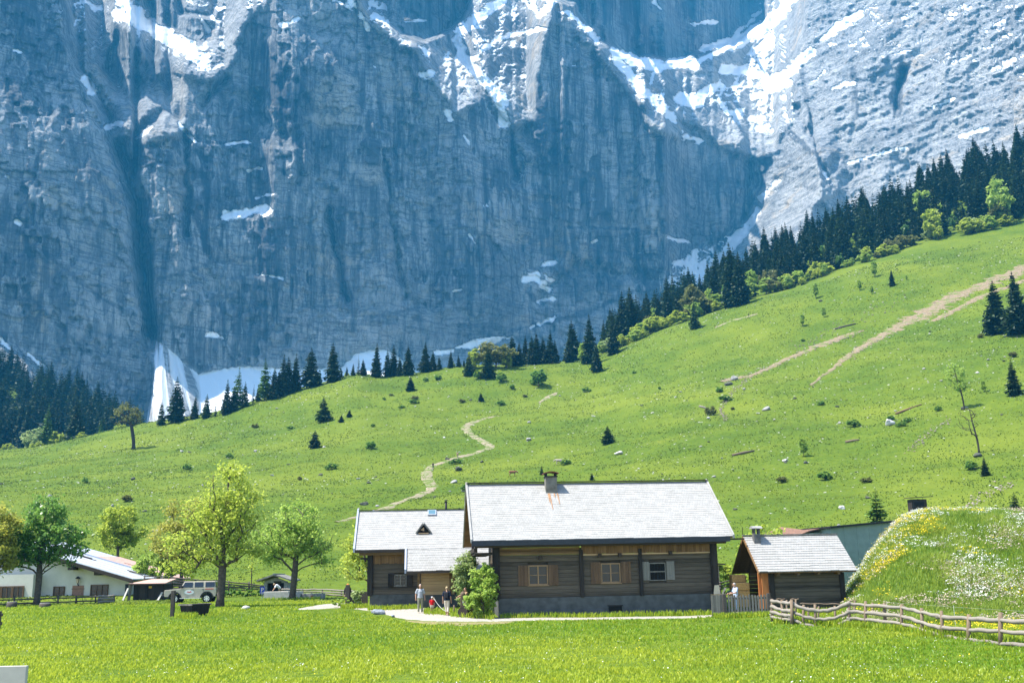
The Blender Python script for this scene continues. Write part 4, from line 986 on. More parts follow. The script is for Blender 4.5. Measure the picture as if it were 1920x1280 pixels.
def plank_shed():
    base = PV(249, 1128.5, 106); k = 1950 / 108.5
    c = thing('plank_shed', 'low dark plank shed with a rusty pinkish roof between farmhouse and vehicle', 'shed', base, rad(-3))
    X = lambda px: (px - 249) / k; Z = lambda py: (1128.5 - py) / k
    L = X(303); b = MB(); x = 0
    while x < L: b.box(x, min(L, x + .19), -random.uniform(0, .03), .06, -.2, Z(1097)); x += .2
    b.box(.02, L - .02, .07, 2.6, -.2, Z(1097) - .03); b.build('wall', M_DARK, c)
    MB().slab((-.35, -.5, Z(1097.5)), (L + .35, -.5, Z(1097.5)), (L + .2, 2.8, Z(1090)), (.6, 2.8, Z(1090)), (0, 0, .08)).build('roof', M_RUSTR, c)
    MB().box(-.4, L + .35, -.56, -.505, Z(1098.5), Z(1096.3)).build('fascia', M_DARKX, c)
    d = MB().box(X(262), X(275), -.07, -.035, 0, Z(1105)).build('door', M_DARK, c); MB().box(X(263), X(274), -.09, -.072, Z(1107), Z(1106)).build('hinge_strap', M_BLACK, d)
    s_ = MB().box(X(277), X(282.5), -.085, -.04, Z(1104.5), Z(1101)).build('notice', plain('yellow_notice', (.60, .36, .03), .6), c)
    MB().beam((-.35, -.3, -.1), (-.12, -.2, Z(1094)), .28, .25).build('corner_post', M_PICK, c)
    for (a, z0, q, z1, nm) in ((X(234), 1128, X(241), 1104, 'leaning_board'), (X(297), 1128, X(303), 1112, 'leaning_board')):
        MB().beam((a, -.7, -.1), (q, -.25, Z(z1)), .3, .06).build(nm, M_STONEL, c)
plank_shed()
def shelter():
    base = PV(490, 1113, 112); k = 1950 / 113.5; rz = rad(-4)
    c = thing('stone_shelter', 'tiny gabled shelter with stone walls and a wide grey roof beside the blue sign', 'shelter', base, rz)
    X = lambda px: (px - 490) / k; Z = lambda py: (1114 - py) / k
    a, b = X(494), X(537); m = (a + b) / 2
    MB().box(a, a + .35, 0, 2.6, -.5, Z(1095)).box(b - .35, b, 0, 2.6, -.5, Z(1095)).build('wall', M_STONE, c)
    MB().prism([(a, Z(1095) + .01), (b, Z(1095) + .01), (b, Z(1093)), (m, Z(1085)), (a, Z(1093))], 'y', .05, .3).build('front_wall', M_STONE, c)
    MB().box(a + .36, b - .36, 2.3, 2.55, -.5, Z(1095)).build('back_wall', M_STONE, c)
    MB().box(X(512), X(526), .02, .045, Z(1094.5), Z(1092)).build('vent_slot', M_INSIDE, c)
    MB().box(a + .36, b - .36, .32, .34, Z(1108), Z(1095)).build('dark_opening', M_INSIDE, c)
    r = MB()
    for s_, e in ((-1, X(484)), (1, X(546))): r.slab((e, -.7, Z(1092)), (e, 3, Z(1092)), (m, 3, Z(1082)), (m, -.7, Z(1082)), (0, 0, .16))
    rf = r.build('roof', M_SHINGD, c)
    MB().beam((m, -.72, Z(1082) + .18), (m, 3, Z(1082) + .18), .3, .06).build('ridge_board', M_LEAD, rf)
    base2 = PV(494, 1126, 103); k2 = 1950 / 105.
    w_ = thing('stone_trough', 'long light grey stone trough standing in front of the little shelter', 'trough', base2, rz)
    Lx = (560 - 494) / k2; h = 16 / k2
    MB().box(0, Lx, 0, .2, -.4, h).box(0, Lx, .9, 1.1, -.4, h).box(0, .2, .21, .89, -.4, h).box(Lx - .2, Lx, .21, .89, -.4, h).build('basin', M_STONEL, w_, bevel=.03)
    MB().box(.21, Lx - .21, .21, .89, -.3, h - .12).build('water', M_GLASS, w_)
    l2 = (600 - 560) / k2
    w2 = thing('stone_trough', 'lower grey stone trough joined to the right end of the long trough', 'trough', base2 + Vector((Lx + .03, .05, 0)), rz)
    MB().box(0, l2, 0, .18, -.4, h * .72).box(0, l2, .8, .98, -.4, h * .72).box(0, .18, .19, .79, -.4, h * .72).box(l2 - .18, l2, .19, .79, -.4, h * .72).build('basin', M_STONE, w2, bevel=.03)
    MB().box(.19, l2 - .19, .19, .79, -.3, h * .72 - .1).build('water', M_GLASS, w2)
    MB().box(l2 * .5 - .12, l2 * .5 + .12, -.03, -.003, h * .25, h * .5).build('red_mark', M_REDTIN, w2)
shelter()
def long_shed():
    # grey green shed beyond the embankment
    Y = 92.0; a = PV(1558, 990, Y); b = PV(1700, 975, Y + 2); 
    c = thing('long_shed', 'grey-green boarded shed half hidden behind the flowery embankment', 'shed', (a.x, a.y, 0), math.atan2(b.y - a.y, b.x - a.x))
    L = math.hypot(b.x - a.x, b.y - a.y); zl, zh, zb = a.z, b.z, -1.6
    w_ = MB(); x = 0
    while x < L + 1.0:
        x1 = x + 1.25; t = lambda q: zl + (zh - zl) * q / L
        w_.poly8([(x, 0, zb), (x1 - .015, 0, zb), (x1 - .015, 5, zb), (x, 5, zb), (x, 0, t(x)), (x1 - .015, 0, t(x1)), (x1 - .015, 5, t(x1)), (x, 5, t(x))]); x += 1.25
    w_.build('wall', M_TEAL, c)
    MB().slab((-.25, -.35, zl + .0), (L + 1.4, -.35, zh + .05), (L + 1.4, 5.3, zh + .05), (-.25, 5.3, zl), (0, 0, .16)).build('roof', M_BLACK, c)
    e = PV(1488, 1010, Y); f = PV(1534, 994, Y)
    c2 = thing('tiled_lean_to', 'low brown-tiled lean-to adjoining the left end of the grey-green shed', 'shed', (e.x, e.y + .6, 0), math.atan2(b.y - a.y, b.x - a.x))
    l2 = a.x - e.x
    w3 = MB().prism([(.5, zb), (l2 - .02, zb), (l2 - .02, f.z - .1), (l2 * .5, f.z - .15), (.5, e.z - .1)], 'y', .3, 4.5); w3.build('wall', M_TEAL, c2)
    r = MB().slab((0, 0, e.z), (l2 * .55, 0, f.z - .05), (l2 * .55, 5, f.z + .5), (0, 5, e.z + .5), (0, 0, .1)); r.slab((l2 * .55, 0, f.z - .05), (l2 - .03, 0, f.z + .22), (l2 - .03, 5, f.z + .22), (l2 * .55, 5, f.z + .0), (0, 0, .1))
    r.build('roof', plain('brown_roof_tiles', (.17, .095, .065), .85, var=.35, scale=5), c2)
    MB().box(l2 * .38, l2 * .6, .28, .299, f.z - .75, f.z - .25).build('brick_patch', plain('reddish_brick', (.33, .13, .08), .9, var=.3, scale=6), c2)
    # dark hut on the slope above the embankment
    g = G(1727, 961, 84); k = 1950 / g.y * .975
    c3 = thing('wooden_hide', 'small dark wooden box hut on the slope above the yellow flowers', 'hut', g, rad(8))
    X = lambda px: (px - 1728) / k; Z = lambda py: (962 - py) / k
    MB().box(X(1712), X(1741), 0, 1.2, -.3, Z(938)).build('wall', M_DARK, c3)
    MB().slab((X(1708), -.3, Z(936)), (X(1752), -.3, Z(934)), (X(1752), 1.5, Z(933)), (X(1708), 1.5, Z(935.5)), (0, 0, .1)).build('roof', M_DARKX, c3)
    MB().box(X(1738), X(1748), -.1, .8, -.3, Z(953)).build('side_bin', M_DARK, c3)
    MB().box(X(1717), X(1735), -.03, -.003, Z(949), Z(943)).build('opening', M_INSIDE, c3)
    # small building glimpsed between cabin and hut
    q = PV(1331, 1078, 90)
    c4 = thing('small_barn', 'little pinkish barn glimpsed in the gap right of the large cabin', 'barn', (q.x - 1.2, q.y, q.z - .2), 0)
    k = 1950 / 92.; MB().box(0, 2.0, 0, 3, -1, 1.05).build('wall', plain('pinkish_plaster', (.42, .31, .25), .9), c4)
    MB().slab((-.3, -.3, 1.25), (2.5, -.3, 1.02), (2.5, 3.2, 1.1), (-.3, 3.2, 1.3), (0, 0, .12)).build('roof', M_DARKX, c4)
    MB().box(1.3, 1.9, -.03, -.003, .1, .8).build('doorway', M_DARK, c4)
long_shed()
# ================================================================== fences
def rail_fence(name, label, posts, rails, pm, rm, pr=.075, rr=.07, cat='fence', group=None):
    """posts: (px, base row, top row, Y); rails: list of [(px, row, Y), ...]"""
    p0 = PV(posts[0][0], posts[0][1], posts[0][3]); p0.z = float(TZ(p0.x, p0.y))
    f = thing(name, label, cat, p0, 0, group)
    for px, b, t, Y in posts:
        a = PV(px, b, Y); c = PV(px, t, Y); gz = float(TZ(a.x, a.y)); a = Vector((a.x, a.y, min(a.z, gz) - .15))
        j = Vector((random.uniform(-.03, .03), random.uniform(-.03, .03), 0))
        r = pr * random.uniform(.85, 1.15)
        MB().tube([a - p0, (a + c) / 2 + j - p0, c - p0], [r, r * .95, r * .85], 8).build('post', pm, f, True)
    for rl in rails:
        pts = [PV(x, y, Y) - p0 for x, y, Y in rl]; q = []
        for a, b, c, d in zip([pts[0]] + pts[:-2], pts[:-1], pts[1:], pts[2:] + [pts[-1]]):
            for k in range(6):
                t = k / 6; q.append(.5 * ((2 * b) + (-a + c) * t + (2 * a - 5 * b + 4 * c - d) * t * t + (-a + 3 * b - 3 * c + d) * t ** 3))
        q.append(pts[-1])
        q = [v + Vector((0, 0, .018 * math.sin(i * 1.7 + rl[0][1]))) for i, v in enumerate(q)]
        r0 = rr * random.uniform(.9, 1.12)
        MB().tube(q, [r0 * (1.0 + .12 * math.sin(i * .9)) for i in range(len(q))], 8).build('rail', rm, f, True)
    return f
Yf = lambda px: float(np.interp(px, [1440, 1484, 1592, 1640, 1765, 1876, 1920, 2100, 2300], [55, 52.3, 51, 50, 43.2, 39, 37.6, 33, 29]))
def R(l): return [(a, b, Yf(a)) for a, b in l]
rail_fence('rail_fence', 'wavy silvery three-rail pole fence curving across the meadow below the flowers',
    [(a, b, t, Yf(a)) for a, b, t in ((1448, 1161, 1122), (1466, 1163, 1124), (1484, 1170, 1124), (1507, 1174, 1133), (1528, 1175, 1132), (1592, 1174, 1127), (1623, 1172, 1126), (1658, 1179, 1130), (1691, 1181, 1132), (1728, 1180, 1139), (1765, 1191, 1144), (1817, 1207, 1151), (1876, 1205, 1147), (1960, 1214, 1156), (2050, 1226, 1168), (2150, 1240, 1180), (2260, 1256, 1194))],
    [R([(1446, 1126), (1466, 1129), (1484, 1131)]), R([(1446, 1136), (1466, 1143), (1484, 1145)]), R([(1446, 1146), (1466, 1152), (1484, 1154)]), R([(1446, 1156), (1466, 1160), (1486, 1161)]),
     R([(1480, 1129), (1507, 1140), (1539, 1144.5), (1565, 1141), (1594, 1129)]), R([(1480, 1143), (1507, 1155), (1535, 1160), (1565, 1158), (1594, 1146)]), R([(1480, 1157), (1507, 1170), (1540, 1175), (1552, 1175)]), R([(1572, 1171), (1594, 1161)]),
     R([(1588, 1131), (1623, 1134), (1690, 1139), (1726, 1147), (1762, 1155)]), R([(1588, 1145), (1623, 1148), (1690, 1155), (1726, 1166), (1764, 1177)]), R([(1588, 1158), (1623, 1161), (1690, 1169), (1726, 1180), (1764, 1191)]),
     R([(1757, 1156), (1817, 1159), (1876, 1163), (1960, 1167), (2070, 1176), (2280, 1202)]), R([(1758, 1175), (1817, 1180), (1876, 1183), (1960, 1190), (2070, 1202), (2280, 1228)]), R([(1758, 1191), (1817, 1199), (1876, 1206), (1960, 1212), (2070, 1226), (2280, 1254)])], M_POST, M_FENCE, .085, .085)
rail_fence('support_posts', 'darker second row of short posts with cross bars behind the wavy fence', [(1475, 1158, 1124, 55.5), (1492, 1160, 1123, 55.5), (1515, 1164, 1137, 55.3), (1535, 1163, 1136, 55.3), (1565, 1166, 1135, 55.3), (1602, 1172, 1126, 54.8), (1636, 1161, 1129, 54.8)], [[(1455, 1122.5, 55.8), (1472, 1122.5, 55.7)], [(1482, 1123, 55.6), (1498, 1122.6, 55.6)], [(1500, 1131, 55.6), (1545, 1131.5, 55.5), (1585, 1132, 55.4)], [(1588, 1126.5, 54.8), (1606, 1125.5, 54.8)]], M_POST, M_POST, .06, .03)
# thin electric wire on white pegs in front of the flowers
def wire_fence():
    p0 = D(1640, 53.6); f = thing('wire_fence', 'thin pale wire strung on slim white pegs in front of the flowers', 'fence', p0)
    pr = []
    for px, Y in ((1660, 53), (1784, 48.5), (1915, 44), (2040, 41)):
        a = D(px, Y); MB().tube([a - p0, a + Vector((0, 0, .95)) - p0], .010, 6).build('peg', M_WHITE, f); pr.append(a + Vector((0, 0, .88)) - p0)
    MB().tube(pr, .003, 5).build('wire', M_STONEL, f)
wire_fence()
def picket_gate():
    p0 = PV(1359, 1151, 59.5); k = 1950 / 61.; X = lambda px: (px - 1359) / k; Z = lambda py: (1151 - py) / k
    f = thing('picket_gate', 'dark grey picket gate between the large cabin and the straw hut', 'gate', p0, rad(3))
    n_ = 15
    for i in range(n_):
        x = X(1362) + (X(1437) - X(1362)) * i / (n_ - 1); h = Z(1118) + random.uniform(-.04, .05)
        MB().prism([(x - .055, Z(1150)), (x + .055, Z(1150)), (x + .055, h - .05), (x, h), (x - .055, h - .05)], 'y', -.03, .0).build('picket', M_PICK, f)
    for z in (Z(1124), Z(1145)): MB().box(X(1361), X(1438), .004, .06, z - .05, z + .05).build('cross_rail', M_FDARK, f)
    for px in (1359.5, 1440): MB().box(X(px) - .09, X(px) + .09, -.06, .12, -.25, Z(1116)).build('gate_post', M_FDARK, f, bevel=.015)
    p1 = PV(1335, 1151, 59.5)
    g = thing('board_fence', 'short solid panel of grey upright boards left of the picket gate', 'fence', p1, rad(3))
    m = MB(); x = 0
    while x < (1357 - 1335) / k: m.box(x, x + .115, -.03, .02, -.2, Z(1118) + random.uniform(-.03, .03)); x += .125
    m.build('boards', M_PICK, g)
    MB().box(0, (1357 - 1335) / k, .024, .08, .25, .35).box(0, (1357 - 1335) / k, .024, .08, .8, .9).build('cross_rail', M_FDARK, g)
    tag(rock('stone', 1437, 1153, .34, .22, M_STONEL, 7, Y=59), 'small pale stone at the foot of the right gate post', 'stone')
def rock(name, px, py, w_, h, mat, seed, Y=None, parent=None, sink=.25, dep=None):
    p = D(px, Y) if Y else G(px, py)
    V, F = rock_mesh(seed)
    o = npmesh(name, V * np.array([w_, dep or w_ * .8, h]), F, mat, loc=(p.x, p.y, p.z + h * (.5 - sink)), smooth=False)
    o.rotation_euler = (0, 0, random.uniform(0, 6.28)) if not dep else (0, 0, 0)
    return o
def rock_mesh(seed, nu=12, nv=8):
    mb = MB().ball((0, 0, 0), .5, nu, nv); V = np.array(mb.v)
    r = np.random.default_rng(seed)
    for _ in range(9):
        d = r.normal(size=3); d /= np.linalg.norm(d); h = r.uniform(.22, .42)
        t = V @ d; V = V - np.maximum(t - h, 0)[:, None] * d[None] * .9
    V += r.normal(size=V.shape) * .018
    F = [f if len(f) == 4 else (f[0], f[1], f[2], f[2]) for f in mb.f]
    tri = []
    for f in mb.f:
        tri.append(f[:3]);
        if len(f) == 4: tri.append((f[0], f[2], f[3]))
    return V, np.array(tri)
M_ROCK = plain('grey_limestone', (.27, .265, .25), .95, var=.45, scale=3)
M_ROCKD = plain('dark_mossy_rock', (.075, .078, .06), .95, var=.5, scale=3)
M_ROCKL = plain('pale_limestone', (.48, .465, .44), .95, var=.25, scale=4)
M_ROCKB = plain('blue_grey_rock', (.17, .19, .22), .8, var=.6, scale=6)
picket_gate()
rail_fence('rail_fence', 'three dark rails climbing between the large cabin and the straw hut', [(1326, 1112, 1094, 80), (1350, 1106, 1090, 81), (1376, 1100, 1083, 82), (1398, 1096, 1079, 82)], [[(1326, 1097, 80), (1360, 1090, 81), (1400, 1080, 82)], [(1326, 1103, 80), (1360, 1096, 81), (1400, 1087, 82)], [(1326, 1108, 80), (1360, 1102, 81), (1400, 1094, 82)]], M_FDARK, M_FDARK, .06, .05)
rail_fence('rail_fence', 'low dark two-rail fence in front of the white farmhouse', [(-40, 1140, 1119, 98), (27, 1134, 1116, 99), (68, 1133, 1117, 100), (109, 1132, 1116, 101), (143, 1130, 1116, 102), (179, 1129, 1115, 103), (214, 1128, 1114, 104)], [[(-60, 1126, 98), (27, 1123.5, 99), (109, 1120.5, 101), (216, 1117, 104)], [(-60, 1133, 98), (27, 1131, 99), (109, 1128, 101), (216, 1124.5, 104)]], M_FDARK, M_FDARK, .09, .06)
rail_fence('rail_fence', 'short pale grey rails stacked at the right end of the dark farmhouse fence', [(186, 1130, 1115, 102.6), (212, 1129, 1114, 103.2)], [[(183, 1117.5, 102.4), (214, 1116.5, 103.2)], [(183, 1122, 102.4), (214, 1121, 103.2)], [(183, 1127.5, 102.4), (214, 1126.5, 103.2)]], M_POST, M_FENCE, .07, .09)
rail_fence('rail_fence', 'railing of thin dark rails above the plank shed roof', [(271, 1092, 1078, 112), (290, 1091, 1079, 112.2), (306, 1091, 1079, 112.4), (320, 1104, 1079, 112.6)], [[(269, 1080, 112), (322, 1080.5, 112.6)], [(269, 1084, 112), (322, 1084.5, 112.6)], [(269, 1088, 112), (322, 1089, 112.6)]], M_FDARK, M_FDARK, .07, .05)
rail_fence('rail_fence', 'long dark four-rail fence running behind the parked vehicle', [(322, 1110, 1080, 114), (345, 1110, 1083, 114), (385, 1112, 1086, 114), (429, 1112, 1088, 114.5), (467, 1112, 1090, 115), (490, 1113, 1096, 115)], [[(320, 1082 + 5 * j + .0, 114), (385, 1088 + 4.6 * j, 114), (430, 1090.5 + 4.6 * j, 114.5), (496, 1098 + 3.6 * j, 115)] for j in range(5)], M_FDARK, M_FDARK, .09, .075)
rail_fence('rail_fence', 'weathered low rail fence right of the shelter beneath the round tree', [(530, 1112, 1102, 110), (568, 1112, 1103, 109), (604, 1114, 1103, 108), (640, 1117, 1105, 106), (664, 1120, 1106, 104)], [[(528, 1104, 110), (568, 1105, 109), (604, 1104.5, 108), (666, 1108, 104)], [(528, 1108, 110), (568, 1109, 109), (604, 1109, 108), (666, 1113, 104)], [(604, 1113, 108), (666, 1117.5, 104)]], M_FDARK, M_FENCE, .08, .07)
# ================================================================== parked vehicle
def vehicle():
    base = PV(361, 1127.5, 100); base.z = float(TZ(base.x, base.y)) - .02
    c = thing('parked_car', 'boxy beige off-road vehicle with a white oval door emblem parked by the fence', 'off-road car', base, rad(4))
    mb_ = plain('beige_car_paint', (.40, .355, .275), .35, .5, var=.05); mk = plain('black_car_trim', (.02, .02, .021), .6); rub = plain('tyre_rubber', (.018, .018, .018), .85)
    chrome = plain('bright_rim_metal', (.62, .62, .62), .3, .5, .8, var=.05)
    n = NT('tinted_car_glass'); n.col((.015, .02, .028)); gl = n.fin(.08, .6)
    W = 1.0                                                     # half width; nose points to -x
    prof = [(-2.36, .62), (-2.42, .95), (-2.36, 1.22), (-1.18, 1.32), (-1.0, 1.33), (-.92, 1.36), (2.28, 1.38), (2.34, 1.0), (2.3, .62), (2.05, .56), (1.95, .86), (1.72, 1.04), (1.3, 1.04), (1.05, .84), (.98, .52), (-.92, .52), (-1.0, .86), (-1.22, 1.04), (-1.62, 1.04), (-1.84, .86), (-1.94, .6)]
    body = MB().prism(prof, 'y', -W, W).build('body', mb_, c, bevel=.03)
    cab = MB(); a = .86
    lo = [(-.95, -W + .03, 1.37), (2.27, -W + .03, 1.37), (2.27, W - .03, 1.37), (-.95, W - .03, 1.37)]
    hi = [(-.62, -a, 1.98), (2.18, -a, 1.98), (2.18, a, 1.98), (-.62, a, 1.98)]
    cab.poly8(lo + hi); cab.build('cabin_top', mb_, c, bevel=.05)
    for s_ in (-1, 1):
        yl = s_ * (W - .015); yh = s_ * (a + .02)
        def gp(x0, x1, z0=1.45, z1=1.9, x0t=None, nm='side_window'):
            f = lambda z: yl + (yh - yl) * (z - 1.37) / .61
            q = [(x0, f(z0), z0), (x1, f(z0), z0), (x1, f(z1), z1), (x0 if x0t is None else x0t, f(z1), z1)]
            MB().slab(*q, (0, s_ * .012, 0)).build(nm, gl, c)
        gp(-.78, .16, x0t=-.55); gp(.34, 1.12); gp(1.32, 2.16)
        for xw in (-1.42, 1.5):
            wh = MB(); wh.tube([(xw, s_ * (W - .28), .42), (xw, s_ * (W + .02), .42)], .42, 22); t = wh.build('wheel', rub, c, bevel=.04)
            rm_ = MB().tube([(xw, s_ * (W + .024), .42), (xw, s_ * (W + .04), .42)], .25, 18).build('rim', chrome, t)
            for k in range(6):
                an = k * math.pi / 3; MB().tube([(xw + .16 * math.cos(an), s_ * (W + .042), .42 + .16 * math.sin(an)), (xw + .16 * math.cos(an), s_ * (W + .046), .42 + .16 * math.sin(an))], .05, 8).build('rim_hole', mk, t)
            MB().prism([(xw + r * math.cos(q), .44 + r * math.sin(q)) for r, qs in ((.62, range(0, 13)), (.50, range(12, -1, -1))) for q in [math.pi * i / 12 for i in qs]], 'y', s_ * (W - .02), s_ * (W + .07)).build('wheel_arch', mk, c)
        for xd in (-.88, .25, 1.2): MB().box(xd - .008, xd + .008, s_ * W - .004, s_ * W + .004, .62, 1.36).build('door_seam', mk, body)
        for xd in (.05, 1.03): MB().box(xd, xd + .16, s_ * W, s_ * (W + .03) if s_ > 0 else s_ * W, 1.2, 1.24).build('door_handle', mk, c) if s_ > 0 else MB().box(xd, xd + .16, -W - .03, -W + .002, 1.2, 1.24).build('door_handle', mk, c)
        MB().box(-.95, 1.0, min(s_ * W, s_ * (W + .14)), max(s_ * W, s_ * (W + .14)), .44, .50).build('side_step', chrome, c)
        MB().box(-.86, -.70, min(s_ * W, s_ * (W + .22)), max(s_ * W, s_ * (W + .22)), 1.36, 1.60).build('wing_mirror', mk, c, bevel=.03)
    MB().slab((-.97, -.86, 1.42), (-.97, .86, 1.42), (-.66, .78, 1.92), (-.66, -.78, 1.92), (-.02, 0, .01)).build('windscreen', gl, c)
    MB().slab((2.285, -.8, 1.45), (2.285, .8, 1.45), (2.20, .72, 1.9), (2.20, -.72, 1.9), (.012, 0, 0)).build('rear_window', gl, c)
    MB().box(-2.47, -2.40, -.9, .9, .88, 1.2).build('grille', mk, c, bevel=.02)
    for y in (-.72, .72): MB().tube([(-2.49, y, 1.05), (-2.44, y, 1.05)], .11, 12).build('headlight', M_WHITE, c)
    MB().box(-2.62, -2.38, -.98, .98, .58, .80).build('front_bumper', mk, c, bevel=.04); MB().box(2.30, 2.5, -.98, .98, .58, .80).build('rear_bumper', mk, c, bevel=.04)
    sp = MB().tube([(2.36, .1, 1.12), (2.58, .1, 1.12)], .40, 18).build('spare_wheel', rub, c, bevel=.03)
    for y in (-.7, .7): MB().box(2.335, 2.37, y - .07, y + .07, .95, 1.2).build('tail_light', M_REDTIN, c)
    rk = MB()
    for y in (-.7, .7): rk.box(-.5, 2.1, y - .03, y + .03, 2.03, 2.07)
    for x in (-.3, .5, 1.3, 2.0): rk.box(x, x + .05, -.66, .66, 2.035, 2.065)
    for x in (-.3, 2.0):
        for y in (-.7, .7): rk.box(x, x + .06, y - .028, y + .028, 1.97, 2.03)
    rk.build('roof_rack', mk, c)
    ov = MB().prism([(-.12 + .44 * math.cos(t * math.pi / 14), 1.02 + .21 * math.sin(t * math.pi / 14)) for t in range(28)], 'y', -W - .012, -W - .002).build('door_emblem', plain('white_sticker', (.78, .77, .74), .5, var=.02), c)
    red = plain('red_sticker', (.55, .05, .04), .5, var=.03)
    MB().prism([(-.36, 1.0), (-.24, 1.1), (-.12, 1.03), (.0, 1.12), (.12, 1.0), (.0, .99), (-.12, .96), (-.22, .99)], 'y', -W - .018, -W - .0135).build('emblem_figure', red, ov)
    MB().box(1.32, 2.1, -W - .008, -W - .002, 1.24, 1.31).build('red_lettering_band', red, c)
vehicle()
# ================================================================== small things on the meadow
def trough_and_post():
    p = PV(349, 1153, 68); p.z = float(TZ(p.x, p.y)); k = 1950 / 70.
    t = thing('wooden_trough', 'dark tapered wooden trough on the lawn beside a thick dark post', 'trough', p, rad(-24))
    a = MB(); w0, w1, h = .42, .52, .74; L = 1.6
    a.poly8([(-w0, 0, .12), (w0, 0, .12), (w0, L, .12), (-w0, L, .12), (-w1, -.05, h), (w1, -.05, h), (w1, L + .05, h), (-w1, L + .05, h)]); a.build('basin', M_DARK, t, bevel=.02)
    MB().box(-w1 - .03, w1 + .03, -.12, -.055, h - .08, h + .03).build('end_board', M_PICK, t); MB().box(-w1 - .03, w1 + .03, L + .055, L + .12, h - .08, h + .03).build('end_board', M_PICK, t)
    MB().box(-w1 + .07, w1 - .07, .05, L - .05, h + .002, h + .012).build('water', M_GLASS, t)
    MB().box(-.4, .4, .1, .25, -.1, .115).build('foot', M_DARKX, t); MB().box(-.4, .4, L - .3, L - .15, -.1, .115).build('foot', M_DARKX, t)
    q = PV(323, 1151, 68.5); q.z = float(TZ(q.x, q.y))
    tag(MB().box(-.12, .12, -.12, .12, -.3, 1.62).build('post', M_FDARK, None, bevel=.03, loc=q), 'thick dark square post standing left of the wooden trough', 'post')
    q = D(3, 59); e = tag(MB().box(-.10, .10, -.10, .10, -.3, 1.0).box(.105, .2, -.06, .06, .25, .42).box(.105, .2, -.06, .06, .72, .88).build('post', M_FDARK, None, bevel=.02, loc=q), 'dark notched post cut by the left edge of the picture', 'post')
    # the pale board in the near corner
    a = PV(52, 1247, 13.0); z0 = float(TZ(a.x, a.y))
    b = thing('information_board', 'pale grey board corner in the near bottom left of the meadow', 'board', (a.x, a.y, z0))
    MB().box(-1.0, 0, -.03, .03, a.z - z0 - .62, a.z - z0).build('panel', plain('pale_grey_panel', (.40, .38, .34), .7, var=.08), b, bevel=.006)
    for x in (-.9, -.16): MB().box(x, x + .08, .034, .11, -.3, a.z - z0 - .05).build('leg', M_FDARK, b)
    # parking sign
    s_ = PV(491.5, 1112, 104); s_.z = float(TZ(s_.x, s_.y))
    top = PV(491.5, 1099, 104).z - s_.z
    sg = thing('parking_sign', 'blue parking sign with a white letter P on a thin post', 'sign', s_)
    MB().tube([(0, .03, -.2), (0, .03, top)], .03, 8).build('pole', M_LEAD, sg)
    pn = MB().box(-.23, .23, -.02, -.002, top - .70, top).build('panel', plain('blue_sign_paint', (.015, .035, .28), .4, var=.02), sg)
    def text(ch, size, x, z, par, y=-.024):
        cu = bpy.data.curves.new('letter', 'FONT'); cu.body = ch; cu.size = size; cu.align_x = 'CENTER'; cu.extrude = .002
        o = bpy.data.objects.new('lettering', cu); COL.objects.link(o)
        o.rotation_euler = (rad(90), 0, 0); o.location = (x, y, z); o.parent = par
        cu.materials.append(M_WHITE)
        bpy.context.view_layer.update(); me = bpy.data.meshes.new_from_object(o); q = bpy.data.objects.new('lettering', me); COL.objects.link(q); q.rotation_euler = o.rotation_euler; q.location = o.location; q.parent = par; bpy.data.objects.remove(o)
    text('P', .56, 0, top - .50, pn)
    MB().box(-.15, .15, -.026, -.0205, top - .62, top - .56).build('white_line', M_WHITE, pn)
    # wooden fountain by the cabin
    q = PV(868, 1137, 63.8); q.z = float(TZ(q.x, q.y)); k = 1950 / 65.5
    f = thing('fountain_post', 'tall round-topped wooden fountain post with a small white note', 'fountain', q)
    MB().box(-.14, .14, -.12, .12, -.3, 1.22).tube([(0, 0, 1.222), (0, 0, 1.32), (0, 0, 1.42), (0, 0, 1.46)], [.15, .145, .10, .03], 12).build('post', M_POST, f, bevel=.02)
    MB().box(-.02, .05, -.132, -.122, .78, .92).build('note', M_WHITE, f)
    MB().tube([(0, -.12, .72), (.02, -.5, .68)], .025, 8).build('spout', M_BLACK, f)
    q2 = PV(871, 1147, 62.9); q2.z = float(TZ(q2.x, q2.y))
    l = thing('log_trough', 'hollowed log trough lying below the fountain post', 'trough', q2, rad(-20))
    m = MB().tube([(0, -.25, .30), (0, 1.5, .30)], [.33, .31], 16); m.build('log', M_DARK, l, bevel=.02)
    MB().tube([(0, -.262, .30), (0, -.252, .30)], .28, 16).build('cut_end', M_DARKX, l); MB().box(-.2, .2, 0, 1.3, .585, .615).build('water', M_GLASS, l)
    # stakes and rope
    ps = [D(813, 67.2), D(851, 65.2), D(896, 62.2), D(1004 - 97, 61.9)]
    hs = [.95, .62, .6, .6]
    for i, (p, h) in enumerate(zip(ps, hs)):
        if i == 0: continue
        tag(MB().tube([(0, 0, -.2), (0, 0, h)], .045, 8).build('stake', M_POST, None, True, loc=p), ['', 'short wooden stake where the slack rope ends', 'thin stake left of the leafy bush by the cabin wall', 'thin stake in front of the leafy bush by the cabin corner'][i], 'stake')
    a = ps[0] + Vector((0, 0, .95)); b = ps[1] + Vector((0, 0, .12)); pts = [a.lerp(b, t / 10) + Vector((0, 0, -.33 * math.sin(math.pi * t / 10) * (1 - t / 25))) for t in range(11)]
    tag(MB().tube(pts, .018, 6).build('rope', M_STONEL, None, True), 'slack pale rope hanging between the child and the stake', 'rope')
    tag(MB().tube([(0, 0, -.2), (0, 0, 1.0)], .05, 8).build('stake', M_POST, None, True, loc=ps[0]), 'wooden stake right beside the child in red', 'stake')
    # board fence with thick post left of the second cabin
    q = D(653, 76); k = 1950 / 78.
    g = thing('board_fence', 'dark board railing with one thick post left of the second cabin', 'fence', q)
    MB().box(-.18, .12, -.12, .12, -.3, 1.55).build('post', M_FDARK, g, bevel=.02)
    m = MB()
